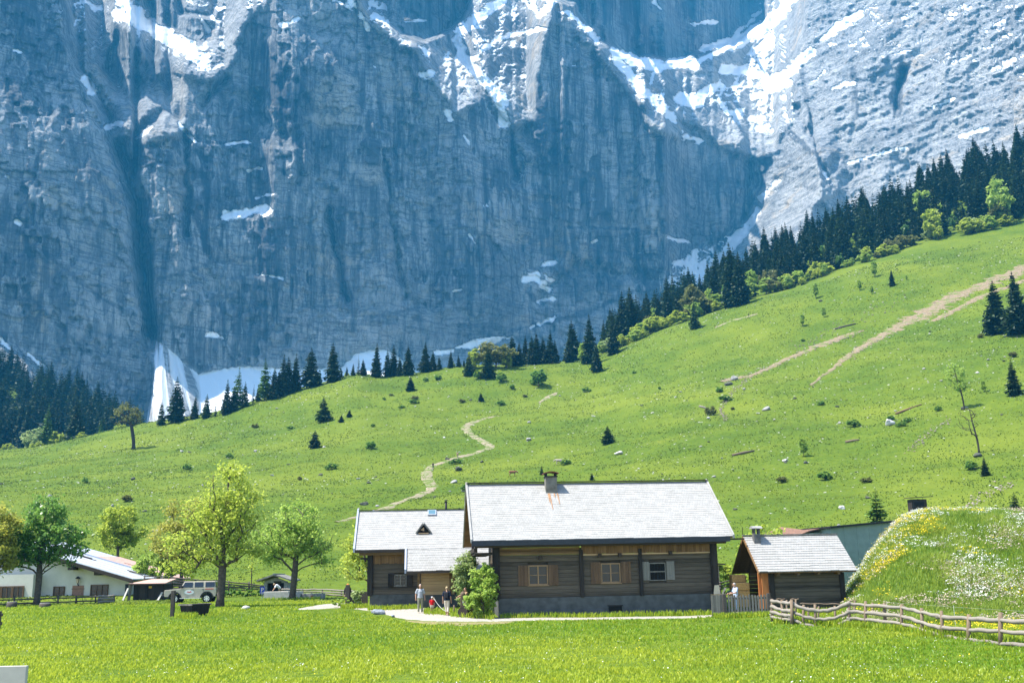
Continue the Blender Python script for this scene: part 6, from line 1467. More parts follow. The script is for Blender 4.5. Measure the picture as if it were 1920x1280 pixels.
# ------------------------------------------------------------------ conifers
def needles(name, c1, c2): return leafmat(name, c1, c2, .12, .6)
N_DARK = needles('dark_spruce_needles', (.012, .032, .012), (.034, .066, .022))
N_MID = needles('mid_spruce_needles', (.018, .046, .012), (.055, .10, .022))
N_LARCH = needles('bright_larch_needles', (.05, .12, .015), (.14, .24, .04))
def spruce_mesh(seed, H, R, whorls, nb, bare=.06, droop=.25, dens=1.0):
    r = np.random.default_rng(seed); V = []; F = []; T = []
    def quad(p, q, w_, tn, n_):
        d = q - p; L = np.linalg.norm(d); d = d / (L + 1e-9); s_ = np.cross(d, n_); s_ /= np.linalg.norm(s_) + 1e-9
        b = len(V); m = p + (q - p) * .42
        V.extend([p, m - s_ * w_, q, m + s_ * w_]); F.append((b, b + 1, b + 2, b + 3)); T.append(tn)
    for i in range(whorls):
        f = (i + r.uniform(-.3, .3)) / whorls; f = min(max(f, 0), .985)
        z = H * (bare + (1 - bare) * f); rad_ = R * (1 - f) ** .82 * (1.0 if f > .12 else .65 + 2.9 * f) * r.uniform(.8, 1.12)
        n_ = max(4, int(nb * (1 - .55 * f)))
        for kk in range(n_):
            a = 2 * math.pi * (kk + r.uniform(-.35, .35)) / n_ + i * 2.4; L = rad_ * r.uniform(.62, 1.18) + .12
            out = np.array([math.cos(a), math.sin(a), 0]); side = np.array([-math.sin(a), math.cos(a), 0])
            p0 = np.array([0, 0, z]); tip = p0 + out * L + np.array([0, 0, -droop * L * (1 - .8 * f) + .10 * L])
            mid = p0 + out * L * .55 + np.array([0, 0, -droop * L * .7])
            tn = np.clip(.45 + .35 * r.normal(), 0, 1); up = np.array([0, 0, 1.0]) + r.normal(size=3) * .35
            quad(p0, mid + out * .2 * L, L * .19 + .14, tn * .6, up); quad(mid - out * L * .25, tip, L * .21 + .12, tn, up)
            for e in range(int(4 * dens)):
                g = r.uniform(.25, .95); b0 = p0 + (tip - p0) * g + np.array([0, 0, -droop * L * .3 * math.sin(math.pi * g)])
                sg = 1 if e % 2 else -1
                e1 = b0 + side * sg * L * r.uniform(.18, .42) * (1.15 - g * .6) + out * L * r.uniform(.05, .22) + np.array([0, 0, -L * r.uniform(.05, .30)])
                quad(b0, e1, L * .09 + .09, np.clip(tn + r.normal() * .15, 0, 1), up + r.normal(size=3) * .3)
    for e in range(5):
        a = e * 1.3; quad(np.array([0, 0, H * .93]), np.array([.08 * math.cos(a), .08 * math.sin(a), H * 1.015]), .10, .5, np.array([math.cos(a + 1.5), math.sin(a + 1.5), 0]))
    return np.array(V), np.array(F), np.array(T)
PROTO = {}
def proto_conifer(key, seed, R, whorls, nb, mat, droop=.25, dens=1.0, bare=.06, H=20.0):
    V, F, T = spruce_mesh(seed, H, R, whorls, nb, bare, droop, dens)
    t = empty('spruce_tree'); COL.objects.unlink(t)
    cr = npmesh('crown', V, F, mat, None, {'tint': ('FACE', T)}); COL.objects.unlink(cr)
    tk = MB().tube([(0, 0, -.6), (0, 0, H * .4), (0, 0, H * .97)], [.26, .17, .03], 7).build('trunk', M_BARKD, None, True); COL.objects.unlink(tk)
    PROTO[key] = (cr, tk)
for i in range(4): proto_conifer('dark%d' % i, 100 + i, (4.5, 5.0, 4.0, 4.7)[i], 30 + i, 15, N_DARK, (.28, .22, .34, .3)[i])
for i in range(2): proto_conifer('mid%d' % i, 120 + i, (4.6, 5.0)[i], 27, 14, N_MID, .22)
for i in range(2): proto_conifer('larch%d' % i, 130 + i, (4.0, 4.4)[i], 25, 11, N_LARCH, .12, .8, .09)
proto_conifer('thin', 140, 2.6, 22, 7, N_DARK, .3, .6)
proto_conifer('wide', 141, 5.4, 20, 14, N_MID, .2, 1.2, .02)
def conifer(key, loc, H, label, group, name='spruce_tree', wide=1.0):
    cr, tk = PROTO[key]; s = H / 20.0
    t = thing(name, label, name.split('_')[0], loc, random.uniform(0, 6.28), group)
    t.scale = (s * wide * random.uniform(.9, 1.1), s * wide * random.uniform(.9, 1.1), s)
    t.rotation_euler = (random.uniform(-.03, .03), random.uniform(-.03, .03), t.rotation_euler[2])
    for m in (cr, tk):
        c = m.copy(); COL.objects.link(c); c.parent = t
    return t
def hpix(p, rows): return rows * (p.y * math.cos(PITCH) + p.z * math.sin(PITCH)) / FPX
random.seed(77)
# trees along the crest, read off the photograph: (px, base row, top row, kind)
CREST = [(302, 797, 748, 'mid0'), (330, 791, 706, 'dark0'), (364, 786, 740, 'dark2'), (386, 784, 738, 'mid1'), (404, 781, 746, 'thin'), (424, 777, 711, 'dark2'), (437, 772, 724, 'dark0'), (444, 766, 687, 'larch0'), (459, 763, 714, 'mid0'), (474, 756, 720, 'thin'), (484, 752, 720, 'dark0'), (497, 750, 671, 'larch1'), (512, 748, 688, 'dark1'), (522, 744, 694, 'dark3'), (530, 741, 664, 'dark2'), (541, 738, 668, 'dark0'), (553, 733, 662, 'dark2'), (583, 726, 651, 'dark1'), (600, 720, 694, 'larch0'), (624, 716, 641, 'dark0'), (640, 708, 690, 'mid0'), (650, 705, 682, 'dark0'), (662, 704, 680, 'mid1'), (672, 704, 664, 'thin'), (681, 704, 672, 'dark1'), (705, 707, 642, 'dark2'), (727, 706, 655, 'dark0'), (738, 705, 646, 'dark2'), (750, 705, 668, 'dark3'), (765, 704, 647, 'dark1'), (797, 698, 640, 'dark0'), (812, 696, 656, 'dark3'), (824, 694, 668, 'dark1'), (845, 690, 656, 'dark2'), (860, 688, 664, 'dark0'), (870, 688, 672, 'mid0'),
 (962, 686, 627, 'dark1'), (974, 686, 640, 'dark0'), (985, 684, 624, 'dark2'), (998, 684, 628, 'dark0'), (1008, 683, 622, 'dark3'), (1019, 682, 630, 'dark1'), (1032, 682, 617, 'dark2'), (1042, 680, 632, 'dark0'), (1075, 677, 598, 'dark1'), (1068, 680, 624, 'dark0'), (1106, 681, 587, 'dark2'), (1119, 697, 640, 'dark3'), (1150, 664, 592, 'dark0'), (1303, 617, 562, 'mid1'), (1376, 575, 452, 'dark2'), (1390, 572, 470, 'dark0'), (1356, 560, 480, 'dark1')]
for i, (px, b, tp, kd) in enumerate(CREST):
    g = G(px, b, 300, 524); H = hpix(g, b - tp) * 1.03
    kind = {'l': 'bright green larch on the crest of the meadow', 'm': 'mid green spruce on the crest of the meadow', 'd': 'dark spruce on the crest of the meadow', 't': 'very slim spruce on the crest of the meadow'}[kd[0]]
    if px == 330: kind = 'big dark spruce standing alone before the snow cone'
    elif px == 624: kind = 'broad dark spruce beside the grassy knoll on the crest'
    elif px == 1376: kind = 'tallest slim dark spruce at the right forest edge'
    elif px == 1303: kind = 'single mid green spruce in front of the right forest'
    conifer(kd, (g.x, g.y, g.z - .3), H, kind, None if kind.split()[0] in ('big', 'broad', 'tallest', 'single') else 'conifers along the crest', 'larch_tree' if kd[0] == 'l' else 'spruce_tree', 1.15 if px in (330, 624, 583) else 1.0)
# lone conifers on the meadow
for px, b, tp, kd, lab, wd in ((607, 791, 744, 'mid1', 'single bushy spruce in the middle of the left meadow', 1.5), (590, 840, 807, 'dark1', 'small dark spruce growing on a mound on the left meadow', 1.9), (1870, 627, 525, 'dark1', 'large dense dark spruce above the scree on the right', 1.15), (1912, 628, 508, 'dark3', 'tall dark spruce at the right edge of the picture', 1.2), (1902, 742, 674, 'dark0', 'dark spruce low at the right edge above the bare tree', 1.2), (1848, 892, 855, 'dark2', 'little dark spruce below the bare crooked tree', 1.5), (1645, 982, 916, 'larch1', 'bright green young larch behind the grey-green shed', 1.7), (1673, 537, 505, 'dark2', 'tiny dark spruce alone on the upper right meadow', 1.2), (1140, 832, 798, 'mid1', 'bushy little spruce above the large cabin roof', 2.0), (770, 733, 706, 'dark0', 'dark little spruce on a bump of the upper meadow', 1.9), (902, 753, 736, 'dark1', 'tiny dark spruce below the central bushes', 1.6), (915, 710, 652, 'mid0', 'mid green spruce in front of the big light crown', 1.5), (880, 705, 660, 'mid1', 'shorter mid green spruce left of the big light crown', 1.3), (1110, 900, 886, 'dark0', 'tiny spruce just above the cabin ridge right of the chimney', 1.9), (1016, 890, 872, 'mid0', 'small spruce above the ridge left of the chimney', 1.4), (1905, 965, 922, 'mid1', 'half-bare little spruce on the right above the white flowers', 1.3), (655, 782, 768, 'dark1', 'tiny dark spruce right of the bushy spruce', 2.0), (640, 792, 778, 'dark0', 'tiny dark spruce nearest the bushy spruce', 2.0)):
    g = G(px, b, 84); conifer(kd, (g.x, g.y, g.z - .1), hpix(g, b - tp) * 1.03, lab, None, 'larch_tree' if kd[0] == 'l' else 'spruce_tree', wd)
# the forest on the right slope
rf = np.random.default_rng(5)
edge = lambda px: float(np.interp(px, [1130, 1180, 1250, 1330, 1400, 1500, 1600, 1700, 1800, 1920, 2060], [545, 545, 550, 555, 560, 566, 570, 572, 574, 576, 578]))
nfor = 0; spots = []
tries = 0
while nfor < 170 and tries < 20000:
    tries += 1
    px = rf.uniform(1128, 2040); Y = edge(px) + 8 + 150 * rf.random() ** 1.15 * min(1, (px - 1100) / 160)
    p = D(px, Y, 560)
    if any((p.x - q.x) ** 2 + (p.y - q.y) ** 2 < 4.8 ** 2 for q in spots): continue
    spots.append(p); nfor += 1
spots.sort(key=lambda p: p.y)
for i, p in enumerate(spots):
    px, _ = TOPX([p.x, p.y, p.z]); H = rf.choice([rf.uniform(13, 20), rf.uniform(20, 27), rf.uniform(24, 32)], p=[.22, .43, .35]) * (1.0 if px < 1600 else 1.12)
    kd = ['dark0', 'dark1', 'dark2', 'dark3', 'mid1', 'dark2', 'mid0'][rf.integers(7)]
    conifer(kd, (p.x, p.y, p.z - .4), H, 'dark spruce in the dense forest on the right slope', 'spruces of the right forest')
# the forest at the foot of the left cliff
nl = 0; spots = []; tries = 0
while nl < 72 and tries < 9000:
    tries += 1
    px = rf.uniform(-60, 268); Y = rf.uniform(640, 900); p = D(px, Y, 760)
    if any((p.x - q.x) ** 2 + (p.y - q.y) ** 2 < 5.2 ** 2 for q in spots): continue
    spots.append(p); nl += 1
for p in sorted(spots, key=lambda p: p.y):
    kd = ['dark0', 'dark1', 'dark2', 'dark3', 'mid0'][rf.integers(5)]
    conifer(kd, (p.x, p.y, p.z - .4), rf.uniform(25, 35), 'dark spruce in the shady forest below the left cliff', 'spruces of the left forest')
for px, b, tp, kd, lab in ((86, 836, 748, 'larch0', 'light green larch standing out before the left forest'), (142, 826, 734, 'dark1', 'tall dark spruce at the front of the left forest'), (188, 815, 780, 'larch1', 'small light green larch at the right end of the left forest')):
    g = D(px, 545, 830); g.z = float(TZ(g.x, g.y)); conifer(kd, (g.x, g.y, g.z - .3), hpix(g, b - tp), lab, None, 'larch_tree' if kd[0] == 'l' else 'spruce_tree')
# the rest of both forests, deep inside where no one could count the trees
def forest_mass(name, pts, label):
    VV, FF, TT = [], [], []; o_ = 0
    for p, H in pts:
        V, F, T = FM[rf.integers(len(FM))]; a = rf.uniform(0, 6.28); c_, s_ = math.cos(a), math.sin(a); k_ = H / 20
        W_ = np.stack([(V[:, 0] * c_ - V[:, 1] * s_) * k_ + p.x, (V[:, 0] * s_ + V[:, 1] * c_) * k_ + p.y, V[:, 2] * k_ + p.z - .4], 1)
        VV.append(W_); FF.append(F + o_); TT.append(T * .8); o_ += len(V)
    tag(npmesh(name, np.concatenate(VV), np.concatenate(FF), N_DARK, None, {'tint': ('FACE', np.concatenate(TT))}), label, None, None, 'stuff')
FM = [spruce_mesh(400 + i, 20, 4.9, 20, 9, .05, .28, .5) for i in range(3)]
q = []
for _ in range(330):
    px = rf.uniform(1150, 2100); p = D(px, edge(px) + rf.uniform(15, 190), 540); q.append((p, rf.uniform(14, 27) * (1.0 if px < 1600 else 1.15)))
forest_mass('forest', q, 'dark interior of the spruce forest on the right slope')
q = []
for _ in range(190):
    p = D(rf.uniform(-120, 275), rf.uniform(660, 930), 760); q.append((p, rf.uniform(25, 34)))
forest_mass('forest', q, 'dark interior of the spruce forest below the left cliff')
# broadleaf bushes along the forest edges: four kinds, copied
def bush_proto(seed, mat, H=6.0, cr=None):
    o = broadleaf('forest_edge_bush', 'x', (0, 0, 0), H, cr or [(0, 0, H * .55, H * .38, H * .34, H * .36), (H * .3, 0, H * .36, H * .3, H * .28, H * .26), (-H * .28, 0, H * .4, H * .3, H * .28, H * .28)], .12, 80, .25, 46, mat, seed, branch_from=.05)
    ch = list(o.children)
    for q in [o] + ch: COL.objects.unlink(q)
    return ch
BUSH = {'lime': bush_proto(201, L_LIME), 'fresh': bush_proto(202, L_FRESH), 'pale': bush_proto(203, L_PALE), 'olive': bush_proto(204, L_DULL), 'tall': bush_proto(205, L_FRESH, 6.0, [(0, 0, 4.2, 1.5, 1.4, 1.6), (.6, 0, 2.6, 1.5, 1.4, 1.2), (-.7, 0, 2.4, 1.3, 1.3, 1.2)]), 'dark': bush_proto(206, L_DEEP)}
def bush(kd, loc, H, wide, label, group=None, name='bush'):
    t = thing(name, label, 'tree' if 'tree' in name else 'bush', loc, random.uniform(0, 6.28), group); s = H / 6.0; t.scale = (s * wide, s * wide, s)
    for m in BUSH[kd]:
        c = m.copy(); COL.objects.link(c); c.parent = t
NAMED = [(930, 690, 629, 1.25, 'olive', 'big round light-crowned tree in the middle of the crest', 'round_tree'), (888, 692, 648, .8, 'lime', 'bright lime tree left of the big round crown', 'round_tree'), (950, 690, 652, .9, 'lime', 'lower lime crown tucked under the big round tree', 'round_tree'), (1094, 682, 640, .8, 'tall', 'small pale tree between the two tall central spruces', 'round_tree'), (60, 842, 790, 1.0, 'pale', 'yellowish tree at the foot of the left forest', 'round_tree'), (108, 834, 798, 1.1, 'lime', 'lime bush beside the light larch at the left forest', 'round_tree'), (1300, 592, 520, .95, 'olive', 'olive round tree inside the right forest', 'round_tree'), (1330, 590, 538, .6, 'fresh', 'narrow fresh green tree in the right forest', 'round_tree'), (1750, 430, 358, .9, 'fresh', 'fresh green round tree high in the right forest', 'round_tree'), (1765, 488, 418, .8, 'lime', 'bright lime tree at the upper forest edge', 'round_tree'), (1895, 470, 372, .75, 'fresh', 'large bright lime tree at the right edge of the forest', 'round_tree'), (1410, 556, 500, .8, 'tall', 'fresh green tree right of the tallest slim spruce', 'round_tree'), (1010, 724, 686, 1.2, 'dark', 'dark clump of bushes on a mound of the upper meadow', 'bush'), (940, 716, 694, 1.2, 'dark', 'dark bush on a rock under the big round crown', 'bush'), (896, 710, 690, 1.0, 'dark', 'dark low bush left of the mid green spruces', 'bush'), (695, 842, 824, 1.5, 'dark', 'dark low bush on the left meadow', 'bush'), (1332, 779, 756, 1.0, 'olive', 'olive bush over a white log by the washed-out bank', 'bush'), (1895, 712, 664, 1.3, 'olive', 'greyish thicket at the right edge above the spruce', 'bush'), (1900, 670, 655, 1.2, 'olive', 'low grey thicket at the far right of the slope', 'bush')]
for px, b, tp, wd, kd, lab, nm in NAMED:
    g = G(px, b, 200, 530) if not (px in (60, 108)) else D(px, 545, 830)
    if px in (1300, 1330, 1750, 1895, 1410, 1765) : g = D(px, edge(px) + (4 if px not in (1750,) else 60), 560)
    bush(kd, (g.x, g.y, g.z - .2), hpix(g, b - tp), wd, lab, None, nm)
kinds = ['lime', 'fresh', 'pale', 'lime', 'olive', 'tall', 'lime']
for i in range(78):
    px = rf.uniform(1125, 1960); Y = edge(px) + rf.uniform(-9, 9); p = D(px, Y, 560); kd = kinds[rf.integers(len(kinds))]
    bush(kd, (p.x, p.y, p.z - .2), rf.uniform(4, 11), rf.uniform(.9, 1.5), 'light green bush along the front edge of the right forest', 'bushes along the right forest edge')
for i in range(22):
    px = rf.uniform(1200, 1960); p = D(px, edge(px) + rf.uniform(8, 60), 560); kd = ['fresh', 'olive', 'tall', 'dark'][rf.integers(4)]
    bush(kd, (p.x, p.y, p.z - .2), rf.uniform(10, 17), rf.uniform(.6, .85), 'broadleaf tree mixed into the right spruce forest', 'broadleaf trees inside the right forest', 'round_tree')
for i in range(16):
    px = rf.uniform(-40, 270); p = D(px, rf.uniform(526, 545), 830); kd = ['lime', 'pale', 'fresh', 'dark'][rf.integers(4)]
    bush(kd, (p.x, p.y, p.z - .2), rf.uniform(3, 7), 1.1, 'low bush along the foot of the left forest', 'bushes at the left forest')
for i in range(20):
    px = rf.uniform(430, 1125); p = D(px, rf.uniform(521, 534), 700); kd = ['lime', 'pale', 'fresh', 'dark', 'olive'][rf.integers(5)]
    bush(kd, (p.x, p.y, p.z - .2), rf.uniform(2, 4.5), 1.2, 'low bush between the conifers on the crest', 'bushes on the crest')
# young saplings and dark tussock shrubs on the meadow
for px, b, tp in ((1505, 612, 588), (1640, 520, 488), (1635, 552, 535), (1530, 560, 530), (1700, 525, 515), (1545, 595, 575), (1612, 545, 524), (1507, 856, 820), (1845, 735, 712)):
    g = G(px, b, 90); bush('tall', (g.x, g.y, g.z), hpix(g, b - tp), .7, 'thin light sapling scattered on the upper right meadow', 'saplings on the right meadow', 'young_tree')
SHR = [(778, 750), (752, 765), (775, 757), (1143, 830), (1838, 634), (1700, 792), (1672, 788), (1690, 800), (478, 803), (800, 715), (545, 805), (820, 712), (865, 755), (855, 870), (1350, 735), (1362, 752), (1372, 768), (1060, 870), (1505, 640), (1545, 900), (1625, 905), (1820, 880), (1235, 730), (1190, 700), (735, 742), (722, 690 + 60), (700, 800), (960, 730), (985, 745), (940, 760), (1100, 735), (1540, 760), (1465, 905), (1760, 770), (1600, 800), (880, 1000 - 80), (560, 900), (430, 860), (350, 880), (160, 905), (240, 940), (620, 880)]
for i, (px, b) in enumerate(SHR):
    g = G(px + random.uniform(-2, 2), b, 120); bush('dark' if i % 4 else 'olive', (g.x, g.y, g.z - .15), random.uniform(1.1, 2.4) * (.7 + g.y / 900), random.uniform(1.1, 1.9), 'dark low shrub dotted on the grassy slope', 'dark shrubs on the slope')
# ================================================================== boulders and logs on the slope
random.seed(5)
RM = []
for sd in range(5):
    V_, F_ = rock_mesh(300 + sd); ms = []
    for m_ in (M_ROCK, M_ROCKD, M_ROCKL): o = npmesh('boulder', V_, F_, m_); COL.objects.unlink(o); ms.append(o.data)
    RM.append(ms)
def slope_rock(px, py, w_, h, kind, label, group=None):
    g = G(px, py, 95); o = bpy.data.objects.new('boulder', RM[random.randrange(5)][kind]); COL.objects.link(o)
    o.location = (g.x, g.y, g.z + h * .2); o.scale = (w_, w_ * random.uniform(.6, 1), h); o.rotation_euler = (random.uniform(-.2, .2), random.uniform(-.2, .2), random.uniform(0, 6.3)); tag(o, label, 'boulder', group)
for px, py, w_, h, k_, lab in ((1437, 769, 4.4, 1.7, 0, 'flat brownish boulder alone on the right meadow'), (1668, 797, 4.5, 2.4, 2, 'pale boulder below the dark shrubs on the right slope'), (250, 899, 2.4, 1.2, 1, 'dark flat rock on the lower left meadow'), (684, 946, 2.8, 1.1, 1, 'dark rounded rock below the lower end of the gravel path'), (860, 882, 3.6, 1.5, 1, 'dark mossy rock right of the lower path bend'), (990, 826, 3.4, 1.4, 0, 'long grey rock right of the path hairpin'), (852, 905, 2.6, 1.1, 0, 'grey rock inside the right side of the path bend'), (838, 862, 2.2, 1.1, 1, 'dark boulder at the path edge by the upper hiker'), (1160, 852, 4, 1.4, 2, 'pale rock on the slope above the roof'), (1832, 856, 2.4, 1.2, 1, 'rock carrying the bare crooked tree'), (1805, 768, 2.0, 1.0, 1, 'rock under the leaning young tree'), (1376, 712, 4.2, 2.4, 0, 'large rock in the washed-out bank'), (1366, 722, 3.6, 2, 1, 'dark rock at the lower end of the washed-out bank'), (1585, 1000 - 5, 1.3, .6, 2, 'pale rock above the grey-green shed'), (1580, 954, 1.6, .8, 2, 'pale rounded rock on the slope right of the roof')):
    slope_rock(px, py, w_, h, k_, lab)
for i in range(135):
    while True:
        px, py = random.uniform(0, 1915), random.uniform(560, 1000)
        if py > np.interp(px, [0, 270, 680, 1130, 1500, 1920], [850, 805, 712, 690, 560, 470]) + 12 and not (px > 1660 and py > 950): break
    k_ = random.choices((0, 1, 2), (4, 4, 2))[0]; d = G(px, py, 95).y; w_ = random.uniform(.45, 1.5) * (.5 + d / 420)
    slope_rock(px, py, w_, w_ * random.uniform(.35, .6), k_, 'half-sunk boulder scattered on the grassy hillside', 'boulders scattered on the hillside')
def logo_(px0, py0, px1, py1, r, lab, m):
    a, b = G(px0, py0), G(px1, py1); r *= .6; b.y = a.y + (b.y - a.y) * .4; b.z = float(TZ(b.x, b.y)); o = a.copy()
    tag(MB().tube([a - o + Vector((0, 0, r * .7)), (a + b) / 2 - o + Vector((0, 0, r * .9)), b - o + Vector((0, 0, r * .7))], [r, r * .9, r * .55], 8).build('fallen_log', m, None, True, loc=o), lab, 'log')
logo_(1374, 855, 1407, 842, .55, 'fallen grey log on the middle of the right slope', M_POST); logo_(1312, 763, 1334, 776, .6, 'bleached log by the washed-out bank', M_FENCE); logo_(1585, 830, 1616, 827, .5, 'thin fallen trunk lying level on the slope', M_POST); logo_(1566, 618, 1606, 609, .7, 'dark fallen trunk below the upper saplings', M_FDARK); logo_(1680, 777, 1714, 760, .5, 'reddish fallen trunk above the pale boulder', M_LOGW)
# ------------------------------------------------------------------ countless stones, one object
rs = np.random.default_rng(31)
def on_hill(n, y0, y1, pw=1.0):
    s = rs.uniform(-.52, .52, n); Y = y0 + (y1 - y0) * rs.random(n) ** pw; x = s * Y; return x, Y, TZ(x, Y)
V0, F0 = rock_mesh(900, 6, 5)
def scatter(name, P_, size, mat, label, flat=.55, rng=rs):
    n = len(P_); a = rng.uniform(0, 6.28, n); s = size[:, None]
    B = np.repeat(V0[None], n, 0) * np.stack([s[:, 0], s[:, 0] * rng.uniform(.6, 1, n), s[:, 0] * flat * rng.uniform(.6, 1.2, n)], 1)[:, None, :]
    c, d = np.cos(a)[:, None], np.sin(a)[:, None]
    X = B[..., 0] * c - B[..., 1] * d; Y = B[..., 0] * d + B[..., 1] * c
    V = np.stack([X, Y, B[..., 2]], -1) + P_[:, None, :]
    F = (F0[None] + (np.arange(n) * len(V0))[:, None, None]).reshape(-1, 3)
    return tag(npmesh(name, V.reshape(-1, 3), F, mat), label, None, None, 'stuff')
x, Y, z = on_hill(5200, 125, 540, .8)
cl = fbm(x / 45, Y / 45, 3, 55) + .25 * (x / Y > .15); m = cl > rs.uniform(-.5, .75, len(x)); m &= ~((x / Y > .33) & (Y < 130))
scatter('stones', np.stack([x, Y, z], 1)[m], (rs.uniform(.2, .75, m.sum()) * (.5 + Y[m] / 420)), M_ROCKL, 'countless pale stones strewn over the hillside')
m2 = cl < rs.uniform(-1.1, -.05, len(x)); scatter('turf_clods', np.stack([x, Y, z], 1)[m2], (rs.uniform(.3, 1.1, m2.sum()) * (.4 + Y[m2] / 420)), plain('dark_turf', (.045, .07, .018), .95, var=.4), 'dark tussocks and clods dotted over the hillside', .5)
# rubble lying in the scree tongues
Q = []
for line, wd in (([(1935, 496), (1830, 541), (1750, 578), (1690, 612), (1620, 650), (1590, 668)], 12), ([(1620, 622), (1530, 652), (1455, 686), (1385, 708), (1352, 716)], 6), ([(1400, 712), (1370, 740), (1350, 770), (1360, 790)], 6), ([(1780, 790), (1740, 815), (1700, 850)], 9), ([(1900, 905), (1850, 930), (1800, 960)], 14), ([(1700, 560), (1560, 620), (1480, 660)], 16)):
    for (a, b), (c, d) in zip(line[:-1], line[1:]):
        for _ in range(60):
            t = rs.random(); g = G(a + (c - a) * t + rs.normal() * wd * .5, b + (d - b) * t + rs.normal() * wd * .35, 95); Q.append((g.x, g.y, g.z + .25))
Q = np.array(Q); scatter('rubble', Q, rs.uniform(.15, .62, len(Q)) * (.35 + Q[:, 1] / 330), plain('scree_rubble', (.34, .28, .23), .95, var=.4), 'loose rubble lying in the scree tongues')
# ================================================================== grass
G_BLADE = leafmat('meadow_grass_blades', (.13, .25, .014), (.36, .41, .035), .45, .45)
def blades(name, x, Y, h, wd, mat, label, lean=.5, tint=None, rng=rs, z=None):
    n = len(x); z = TZ(x, Y) if z is None else z
    a = rng.uniform(0, 6.28, n); l = rng.uniform(.1, 1, n) * lean * h
    base = np.stack([x, Y, z - .01], 1); sd = np.stack([np.cos(a), np.sin(a), np.zeros(n)], 1) * wd[:, None]
    b = rng.uniform(0, 6.28, n); tip = base + np.stack([np.cos(b) * l, np.sin(b) * l, h], 1); mid = base + np.stack([np.cos(b) * l * .35, np.sin(b) * l * .35, h * .6], 1)
    V = np.stack([base - sd * .7, base + sd * .7, mid + sd, tip, mid - sd], 1).reshape(-1, 3)
    i = np.arange(n)[:, None] * 5
    F = np.concatenate([i + np.array([[0, 1, 2, 4]]), i + np.array([[4, 2, 3, 3]])])
    F4 = F[:n]; F3 = F[n:, :3]
    T = tint if tint is not None else rng.random(n)
    # keep one polygon size: the tip as a thin quad
    V = np.concatenate([V.reshape(n, 5, 3), (tip + sd * .12)[:, None, :]], 1).reshape(-1, 3); i = np.arange(n)[:, None] * 6
    F = np.concatenate([i + np.array([[0, 1, 2, 4]]), i + np.array([[4, 2, 5, 3]])])
    return tag(npmesh(name, V, F, mat, None, {'tint': ('FACE', np.concatenate([T, T]))}), label, None, None, 'stuff')
def blocked(x, Y):
    px, py = TOPX(np.stack([x, Y, TZ(x, Y)], 1))
    bad = (Y > 62) & (px > 925) & (px < 1335)
    tops = np.interp(px, [q[0] for q in _c], [q[1] for q in _c]); bots = np.interp(px, [q[0] for q in _c], [q[2] for q in _c])
    bad |= (px > 558) & (px < 1350) & (py > tops - .3) & (py < bots + .2 + 4.5 * ((px > 600) & (px < 960)) + 1.6)
    return bad
n_ = 330000
Y = 17 * (100 / 17) ** (rs.random(n_) ** .9); s = rs.uniform(-.56, .56, n_); x = s * Y
m = ~blocked(x, Y); x, Y = x[m], Y[m]
den = fbm(x / 1.6, Y / 1.6, 3, 62); big = fbm(x / 9, Y / 9, 3, 63)
m = den > rs.uniform(-.9, .25, len(x)); x, Y, den, big = x[m], Y[m], den[m], big[m]
sc_ = .55 + Y / 60
blades('meadow_grass', x, Y, rs.uniform(.045, .115, len(x)) * (1 + .7 * den) * np.minimum(sc_, 1.3), .007 * (1 + Y / 18), G_BLADE, 'short bright grass of the near meadow', .8, np.clip(.5 + .9 * big + .35 * den + .2 * rs.normal(size=len(x)), 0, 1))
# tufts of the hillside pasture
n_ = 210000
Y = 96 + 440 * rs.random(n_) ** 1.15; s = rs.uniform(-.54, .54, n_); x = s * Y
px, py = TOPX(np.stack([x, Y, TZ(x, Y)], 1)); tf = fbm(x / 7, Y / 7, 4, 111); t2 = fbm(x / 40, Y / 40, 3, 112)
m = (tf > rs.uniform(-.55, .45, n_)) & ~((s > .30) & (Y < 100)); x, Y, tf, t2 = x[m], Y[m], tf[m], t2[m]
sz = (.35 + Y / 330)
blades('hillside_tufts', x, Y, rs.uniform(.10, .30, len(x)) * sz, rs.uniform(.05, .16, len(x)) * sz, leafmat('pasture_tufts', (.045, .085, .012), (.17, .215, .026), .4, .6), 'tufts of pasture grass over the hillside', 1.2, np.clip(.52 + .9 * t2 - .5 * tf + .28 * rs.normal(size=len(x)), 0, 1))
# rank grass at the foot of walls, fences and posts
xs, ys = [], []
for a, b, w_, n_ in (((937, 61.6), (1335, 61.9), .35, 1500), ((690, 71.6), (790, 71.6), .4, 900), ((1335, 58.9), (1440, 59.2), .3, 900), ((640, 74), (692, 74), .5, 700), ((845, 65), (925, 62), .9, 1600), ((1446, 54.3), (1600, 50.6), .5, 1300), ((1600, 50.6), (1765, 43.2), .4, 1200), ((1765, 43.2), (1950, 36.8), .35, 800), ((1443, 61), (1585, 61), .5, 800), ((330, 67.5), (372, 67.5), .6, 500), ((495, 101), (600, 101), .6, 500), ((795, 67.6), (850, 66), .7, 700)):
    for _ in range(n_):
        t = rs.random(); px = a[0] + (b[0] - a[0]) * t; yy = a[1] + (b[1] - a[1]) * t + rs.normal() * w_; p = D(px, yy); xs.append(p.x); ys.append(p.y)
xs, ys = np.array(xs), np.array(ys)
blades('rank_grass', xs, ys, rs.uniform(.14, .38, len(xs)), .014 * np.ones(len(xs)) * (1 + ys / 60), G_BLADE, 'longer grass at the foot of walls and fences', .6)
